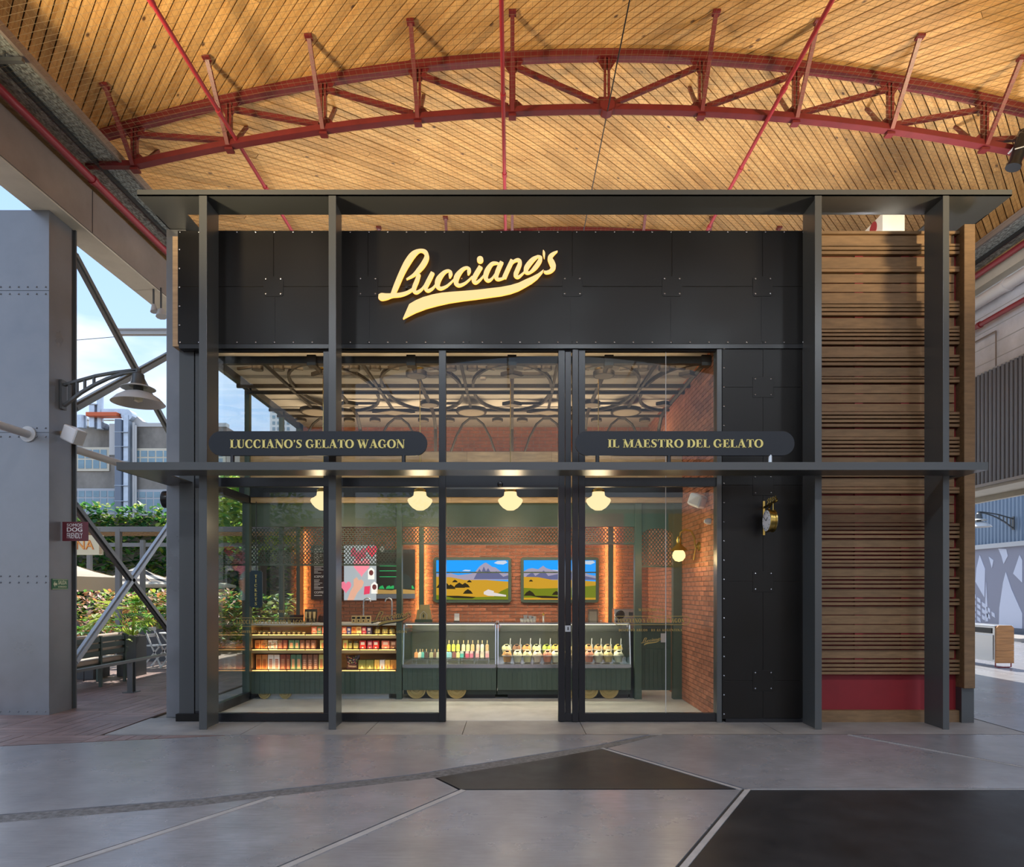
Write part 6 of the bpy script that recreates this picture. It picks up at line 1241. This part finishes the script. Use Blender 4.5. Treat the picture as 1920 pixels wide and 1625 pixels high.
for dy in (-.2, .2): MB().bar((x-.26, y+dy, 0), (x+.24, y+dy, .7), .02, .03).bar((x+.26, y+dy, 0), (x-.24, y+dy, .7), .02, .03).build('crossed_legs', m_bi, o)
x, y = -7.35, 11.75; o = root('wire_stool', (x, y, 0), 'black wire stool under the bench end', 'stool'); MB().lathe([(.18, .42), (.2, .43), (.2, .45), (0, .45)], (x-.2, y+.3, 0), 20).build('seat', m_frame, o)
for k in range(6): a = k*PI/3; MB().cyl((x-.2+.19*math.cos(a), y+.3+.19*math.sin(a), 0), (x-.2+.17*math.cos(a), y+.3+.17*math.sin(a), .43), .008, 6).build('leg', m_frame, o)
# ---- concrete building with ducts
YB2 = 32.0
def xb2(p): return X(p, YB2)
def zb2_(p): return Z(p, YB2)
cb = root('concrete_building', (xb2(230), YB2, 0), 'weathered grey concrete building with window bands behind the garden', 'building')
m_cw = M('weathered_concrete', (.25, .235, .215), .9, var=.5, scale=.7, detail=10, stretch=(1, 1, .7))
MB().box(xb2(20), xb2(241), YB2, YB2+8, 0, zb2_(799)).build('wall_block', m_cw, cb); MB().box(xb2(241), xb2(430), YB2-.3, YB2+8, 0, zb2_(803)).build('wall_block', m_cw, cb)
m_wf = M('window_white', (.42, .45, .50), .5); m_wg = M('window_glass', (.20, .32, .40), .12, var=.25, scale=.8)
def win(px0, px1, py0, py1, nx, rows, y, fr):
    x0, x1 = X(px0, y), X(px1, y); z0, z1 = Z(py1, y), Z(py0, y); f = MB().box(x0-.08, x1+.08, y-.06, y+.1, z0-.08, z1+.08).build('window', fr, cb); c = (x1-x0)/nx; zr = [z0]+[z0+(z1-z0)*r for r in rows]+[z1]
    for i in range(nx):
        for a, b in zip(zr[:-1], zr[1:]): MB().box(x0+i*c+.035, x0+(i+1)*c-.035, y-.075, y-.05, a+.035, b-.035).build('pane', m_wg, f)
win(133, 203, 842, 880, 5, [.5], YB2, m_cream); win(120, 217, 919, 961, 7, [.66], YB2, m_wf); win(250, 322, 844, 872, 5, [.5], YB2-.3, m_cream); win(248, 330, 921, 963, 6, [.68], YB2-.3, m_wf); win(345, 420, 844, 872, 5, [.5], YB2-.3, m_cream)
MB().xz([(xb2(240), zb2_(803)), (xb2(430), zb2_(803)), (xb2(430), zb2_(796)), (xb2(285), zb2_(796)), (xb2(275), zb2_(793)), (xb2(265), zb2_(784)), (xb2(255), zb2_(792)), (xb2(240), zb2_(796))], YB2-.35, YB2+.0).build('metal_coping', m_lightgrey, cb)
MB().box(xb2(142), xb2(215), YB2-.05, YB2, zb2_(789), zb2_(787)).build('roof_rail', m_cream, cb); MB().box(xb2(192), xb2(193), YB2-.05, YB2, zb2_(800), zb2_(784)).box(xb2(165), xb2(166), YB2-.05, YB2, zb2_(800), zb2_(784)).build('rail_post', m_cream, cb)
Yd = YB2-.7; dk = root('vent_duct', (X(235, Yd), Yd, 0), 'silver and orange ventilation ducts climbing over the concrete building', 'duct'); m_dk = M('duct_steel', (.50, .58, .68), .35, metal=.5, var=.1); m_db = M('duct_blue', (.16, .20, .27), .5)
def bxd(a, b, c, d, m, nm, dy=0, dd=.5): MB().box(X(a, Yd), X(b, Yd), Yd+dy, Yd+dy+dd, Z(d, Yd), Z(c, Yd)).build(nm, m, dk, bevel=.02)
bxd(230.5, 240, 777, 990, m_dk, 'riser_duct'); bxd(217, 229, 786, 990, m_db, 'dark_riser_duct', -.1); bxd(187, 232, 765, 775, m_dk, 'cross_duct', .1); MB().cyl((X(236, Yd), Yd+.05, Z(777, Yd)), (X(236, Yd), Yd+.5, Z(777, Yd)), .26, 16).build('elbow', m_dk, dk)
bxd(164, 222, 773.5, 781, M('duct_orange', (.60, .12, .04), .5), 'orange_duct', -.15); MB().cyl((X(180.5, Yd), Yd+.3, Z(802, Yd)), (X(180.5, Yd), Yd+.3, Z(735, Yd)), 6*Yd/F, 18).build('stack', m_dk, dk, 40); bxd(164, 174, 757, 800, m_dk, 'cowl', .1); bxd(162, 177, 755, 757.5, m_dk, 'cowl_cap', .05); bxd(202, 214.5, 793, 852, m_lightgrey, 'chute', .1); bxd(170, 188, 789, 800, m_db, 'fan_box', .2); MB().cyl((X(146, Yd), Yd+.3, Z(800, Yd)), (X(146, Yd), Yd+.3, Z(776, Yd)), .2, 14).build('vent_pipe', m_dk, dk)
for py in (810, 837, 864, 910, 939): bxd(216.5, 242, py, py+1.2, m_dk, 'duct_strap', -.12, .1)
MB().cyl((X(246, Yd), Yd+.2, 0), (X(246, Yd), Yd+.2, Z(790, Yd)), .06, 10).cyl((X(250, Yd), Yd+.2, 0), (X(250, Yd), Yd+.2, Z(795, Yd)), .05, 10).build('drain_pipe', m_lightgrey, dk)
# white tower and trees seen through the side glass
Yt = 60; tw = root('white_tower', (X(520, Yt), Yt, 0), 'pale residential tower seen through the glass side of the shop', 'building'); MB().box(X(506, Yt), X(575, Yt), Yt, Yt+8, 0, Z(757, Yt)).build('block', m_white, tw)
for r in range(7):
    for c in range(4): MB().box(X(511+c*9, Yt), X(516+c*9, Yt), Yt-.05, Yt, Z(774+r*11, Yt), Z(768+r*11, Yt)).build('window', m_wg, tw)
def tree(x, y, h, r, lb, seed, n=1500):
    q = random.Random(seed); o = root('leafy_tree', (x, y, 0), lb, 'tree', 'trees beyond the hall'); MB().tube([(x, y, 0), (x+.1, y, h*.4), (x, y+.1, h*.75)], [.16, .11, .05], 8).build('trunk', M('bark', (.09, .065, .05), .9), o); mb = MB()
    for i in range(n):
        a, b = q.uniform(0, 2*PI), math.acos(q.uniform(-.7, 1)); rr = r*q.uniform(.55, 1); p = (x+rr*math.sin(b)*math.cos(a), y+rr*math.sin(b)*math.sin(a), h-r*.6+rr*math.cos(b)*.9); t = q.uniform(0, 2*PI); e_ = q.uniform(-.8, .6); leaf_quad(mb, p, (math.cos(t)*math.cos(e_), math.sin(t)*math.cos(e_), math.sin(e_)), .2, .38, (0, 0, 1), q.randrange(3))
    mb.build('crown', [g1, g2, g2], o, kind='stuff')
tree(-8.3, 22.5, 5.2, 2.0, 'yellow-green tree seen through the glass side of the shop', 31); tree(-13.5, 46, 9, 3.2, 'taller tree beyond the concrete building', 32)
# ================================================================== RIGHT ALLEY
m_wpaint = M('white_painted_brick', (.72, .74, .80), .7, var=.12, scale=3)
gw = struct(root('wall_gallery', (8.3, 12, 3.4), 'upper gallery wall: white painted blocks above dark corrugated sheet'))
MB().box(8.38, 8.6, -8, 22, 5.3, 7.1).build('painted_wall', m_wpaint, gw)
for k in range(5): MB().box(8.372, 8.38, 5, 20, 5.6+k*.28, 5.612+k*.28).build('block_joint', m_lightgrey, gw)
vs = []; fs = []; n = 0; y = 4.0
while y < 18:
    for dy, dx in ((0, 0), (.035, 0), (.05, -.03), (.085, -.03), (.1, 0)): vs += [(8.33+dx, y+dy, 3.45), (8.33+dx, y+dy, 5.42)]
    y += .1
for i in range(len(vs)//2-1): fs.append((2*i, 2*i+1, 2*i+3, 2*i+2))
MB().add(vs, fs).build('corrugated_sheet', M('corrugated_dark', (.16, .155, .16), .4, metal=.4), gw)
MB().box(8.27, 8.36, 4, 18, 3.41, 3.46).build('bottom_trim', m_lightgrey, gw); MB().box(8.3, 9.0, -8, 22, 3.36, 3.41).build('soffit', m_cream, gw); MB().box(8.92, 9.02, -8, 22, 3.26, 3.4).build('soffit_beam', m_cream, gw)
MB().cyl((8.32, 8, 5.42), (8.32, 18, 5.42), .02, 8).build('top_trim', m_lightgrey, gw); MB().cyl((8.33, 11.75, 5.4), (8.33, 11.75, 6.05), .012, 8).cyl((8.33, 11.75, 6.05), (8.33, 12.4, 6.05), .012, 8).build('conduit', m_beam, gw)
tag(MB().cyl((8.22, -6, 6.66), (8.22, 22, 6.66), .1, 16).cyl((8.22, 11.3, 6.66), (8.22, 11.36, 6.66), .115, 16).build('white_pipe', m_white, smooth=40), 'thick white pipe under the right eaves', 'pipe')
tag(MB().cyl((8.24, -6, 6.26), (8.24, 22, 6.26), .045, 12).cyl((8.24, 12.0, 6.26), (8.24, 12.06, 6.26), .058, 12).build('red_pipe', m_redp, smooth=40), 'slim bright red pipe below the white pipe at right', 'pipe')
struct(MB().box(8.2, 8.4, -8, 22, 6.9, 7.15).build('trim_eaves', m_cream), 'cream eaves board along the right side')
fb = root('corrugated_building', (17.3, 26, 0), 'blue-grey corrugated building with a mural across the sunny alley', 'building'); m_cor = M('corrugated_blue', (.20, .27, .36), .45, metal=.2)
vs = []; fs = []; y = 18.0
while y < 34:
    for dy, dx in ((0, 0), (.06, 0), (.09, -.04), (.15, -.04), (.18, 0)): vs += [(17.3+dx, y+dy, 3.25), (17.3+dx, y+dy, 6.2)]
    y += .18
for i in range(len(vs)//2-1): fs.append((2*i, 2*i+1, 2*i+3, 2*i+2))
MB().add(vs, fs).build('corrugated_cladding', m_cor, fb); MB().box(17.32, 20, 18, 34, 0, 6.2).build('core', m_cor, fb); MB().box(17.15, 17.35, 18, 34, 3.08, 3.24).build('ledge', m_lightgrey, fb)
mu = MB().box(17.25, 17.33, 18, 34, .28, 3.08).build('mural_panel', M('mural_grey', (.28, .29, .36), .7), fb); m_ml = M('mural_white', (.62, .66, .78), .7)
def mur(pts): MB().yz([(18*0+17.3*F/(px-CX), CZ+(HY-py)*17.3/(px-CX)) for px, py in pts], 17.235, 17.25).build('mural_shape', m_ml, mu)
for pts in ([(1832, 1090), (1834, 1065), (1840, 1040), (1850, 1066), (1849, 1120), (1842, 1108)], [(1857, 1043), (1866, 1050), (1863, 1065)], [(1876, 1180), (1877, 1140), (1884, 1092), (1889, 1072), (1900, 1105), (1920, 1150), (1920, 1185)], [(1875, 1028), (1890, 1029), (1893, 1042), (1885, 1057), (1881, 1042)], [(1903, 1075), (1915, 1040), (1920, 1050), (1920, 1092)], [(1824, 1040), (1824, 1032), (1832, 1032)], [(1850, 1165), (1852, 1090), (1856, 1165)]): mur(pts)
for i in range(5):
    for j in range(5-i): mur([(1826+i*9, 1110+j*12+i*9), (1832+i*9, 1114+j*12+i*9), (1833+i*9, 1122+j*12+i*9), (1827+i*9, 1118+j*12+i*9)])
MB().box(17.2, 17.3, 18, 34, 0, .28).build('plinth', M('plinth', (.12, .14, .18), .6), fb)
street_lamp((17.2, 23.4, Z(975, 23.4)+.05), -1, 'two-tier lamp on the corrugated building across the alley', 1.2)
bi = root('recycling_bin', (10.0, 14.5, 0), 'stainless twin recycling bin with a curved timber end in the sunny alley', 'bin'); zt3 = Z(1172, 14)
for k in range(2):
    y0 = 13.95+k*1.0
    MB().box(9.88, 10.22, y0+.02, y0+.96, .12, zt3-.03).build('body', m_stain, bi); MB().box(9.865, 9.88, y0+.06, y0+.92, .16, zt3-.2).build('door', m_stain, bi, bevel=.004); MB().box(9.868, 9.88, y0+.1, y0+.88, zt3-.17, zt3-.06).build('opening', m_frame, bi); MB().box(9.86, 10.24, y0, y0+.98, zt3-.03, zt3).build('lid', m_stain, bi, bevel=.01)
m_bw = M('bin_timber', (.42, .19, .06), .45, var=.25, scale=3, stretch=(1, 1, 10))
for k in range(6):
    h = (zt3-.1)/6; z = .1+k*h; tpx = [(9.87, z), (10.23, z), (10.23, z+h-.004), (9.87, z+h-.004)] if k < 5 else [(9.87, z), (10.23, z), (10.23, z+h-.05), (10.18, z+h), (9.92, z+h), (9.87, z+h-.05)]; MB().xz(tpx, 13.91, 13.95).build('end_board', m_bw, bi)
MB().tube([(9.9, 13.98, .12), (9.9, 13.98, .02), (9.95, 13.98, .012), (10.18, 13.98, .012), (10.22, 13.98, .02), (10.22, 13.98, .12)], .012, 8).tube([(9.9, 15.8, .12), (9.9, 15.8, .012), (10.2, 15.8, .012), (10.2, 15.8, .12)], .012, 8).build('tubular_foot', m_redp, bi)
tag(MB().box(15.5, 17.1, 18, 34, -.001, .1).build('far_kerb', m_conc2), 'low kerb in front of the mural', 'kerb')
# ================================================================== behind the viewer: what the panes mirror
kk = root('container_kiosk', (-4, -8.5, 0), 'rust-red container kiosk standing behind the viewer', 'kiosk'); m_rust = M('rust_red', (.24, .06, .035), .5)
vs = []; fs = []; x = -8.0
while x < -1:
    for dx, dy in ((0, 0), (.1, 0), (.14, -.05), (.24, -.05), (.28, 0)): vs += [(x+dx, -8.5+dy, 0), (x+dx, -8.5+dy, 2.9)]
    x += .28
for i in range(len(vs)//2-1): fs.append((2*i, 2*i+1, 2*i+3, 2*i+2))
MB().add(vs, fs).build('corrugated_side', m_rust, kk); MB().box(-8, -1, -11, -8.56, 0, 2.95).build('box', m_rust, kk)
ob = root('painted_building', (5, -14, 0), 'building with pink, teal and ochre wall painting behind the viewer', 'building'); MB().box(.5, 14, -16, -14, 0, 5.2).build('wall', m_conc2, ob)
for nm, a, b, c, d, col in (('paint_field', 1, 5, 3.5, 5.0, (.45, .08, .22)), ('paint_field', 5, 7, 3.2, 5.0, (.02, .25, .25)), ('paint_field', 7, 10.5, 2.6, 5.0, (.5, .26, .02)), ('brick_field', 1, 5, 0.2, 3.4, (.22, .13, .1))): MB().box(a, b, -14.02, -13.98, c, d).build(nm, M('mural_'+nm, col, .7, var=.2, scale=2), ob)
struct(MB().box(-16, .4, -26, -25.5, 0, 6).build('wall_far', m_conc2), 'far wall behind the viewer')
tree(-12, -16, 6.5, 2.6, 'tree behind the viewer, left', 33, 900); tree(-5, -20, 7, 3.0, 'tree behind the viewer, above the kiosk', 34, 900)
make_col(4.6, 'riveted column beside the viewer at left', 2); make_col(.2, 'riveted column behind the viewer at left', 3)
# unseen lamps added on shop roof and columns to brighten the timber vault
m_added_lamp = E('flood_face', (1, .9, .75), 2)
for i, (x, y) in enumerate(((-2.6, 10.6), (.0, 10.6), (2.4, 10.6), (5.05, 9.2))):
    o = root('roof_uplight', (x, y, 5.15), 'LED uplight on the shop roof, %s of four' % ORD[i], 'uplight', 'uplights on the shop roof'); MB().box(x-.25, x+.25, y-.1, y+.1, 5.15, 5.25).build('housing', m_frame, o); MB().box(x-.28, x+.28, y-.16, y-.14, 5.15, 5.62).build('glare_shield', m_frame, o); MB().box(x-.22, x+.22, y-.08, y+.08, 5.25, 5.255).build('diffuser', m_added_lamp, o)  # shield added to keep the lamp off the canopy underside
    lamp('uplight', 'AREA', (x, y, 5.27), 34 if i < 3 else 50, (.97, .97, 1), .44, .16, (.0, .0, 1))
for s, x in ((1, -5.75), (-1, 8.2)):
    o = root('column_floodlight', (x, 4.3, 4.6), 'warm floodlight on the %s side beside the viewer, aimed at the vault' % ('left' if s > 0 else 'right'), 'floodlight', 'floodlights aimed at the vault'); d = Vector((s*4.6, 3.6, 4.4)).normalized(); p0 = Vector((x+s*.12, 4.3, 4.6))
    MB().bar(p0, p0+d*.12, .26, .2).build('housing', m_frame, o); MB().box(x-.15, x+.15, 4.28, 4.32, 4.5, 4.6).build('bracket', m_steel, o)
    lamp('flood', 'SPOT', p0+d*.2, 1350, (1, .79, .47), aim=d, radius=.35, spot=1.45, blend=1.0)  # added spot, brightens the near bay of the vault

# unseen high-bay lamps added over the viewer to light floor and facade
for i, (x, y) in enumerate(((-4.2, 2.0), (-1.4, 2.0), (1.25, 2.0), (3.9, 2.0), (6.6, 2.0))):
    z = 6.9; o = root('high_bay_lamp', (x, y, z), 'round high-bay lamp over the viewer, %s of five' % ORD[i], 'ceiling lamp', 'high-bay lamps of the hall')
    MB().lathe([(.26, 0), (.27, .02), (.2, .1), (.07, .16), (.05, .3), (0, .3)], (x, y, z), 28).build('reflector', m_lightgrey, o, 40); MB().lathe([(0, 0), (.24, 0), (.24, .01)], (x, y, z-.005), 28).build('diffuser', E('bay_face', (.95, .97, 1), 4), o); MB().cyl((x, y, z+.3), (x, y, zc(x)), .01, 8).build('cable', m_frame, o)
    lamp('bay_light', 'AREA', (x, y, z-.02), 52, (.86, .93, 1.0), .5, None, (0, .25, -1))
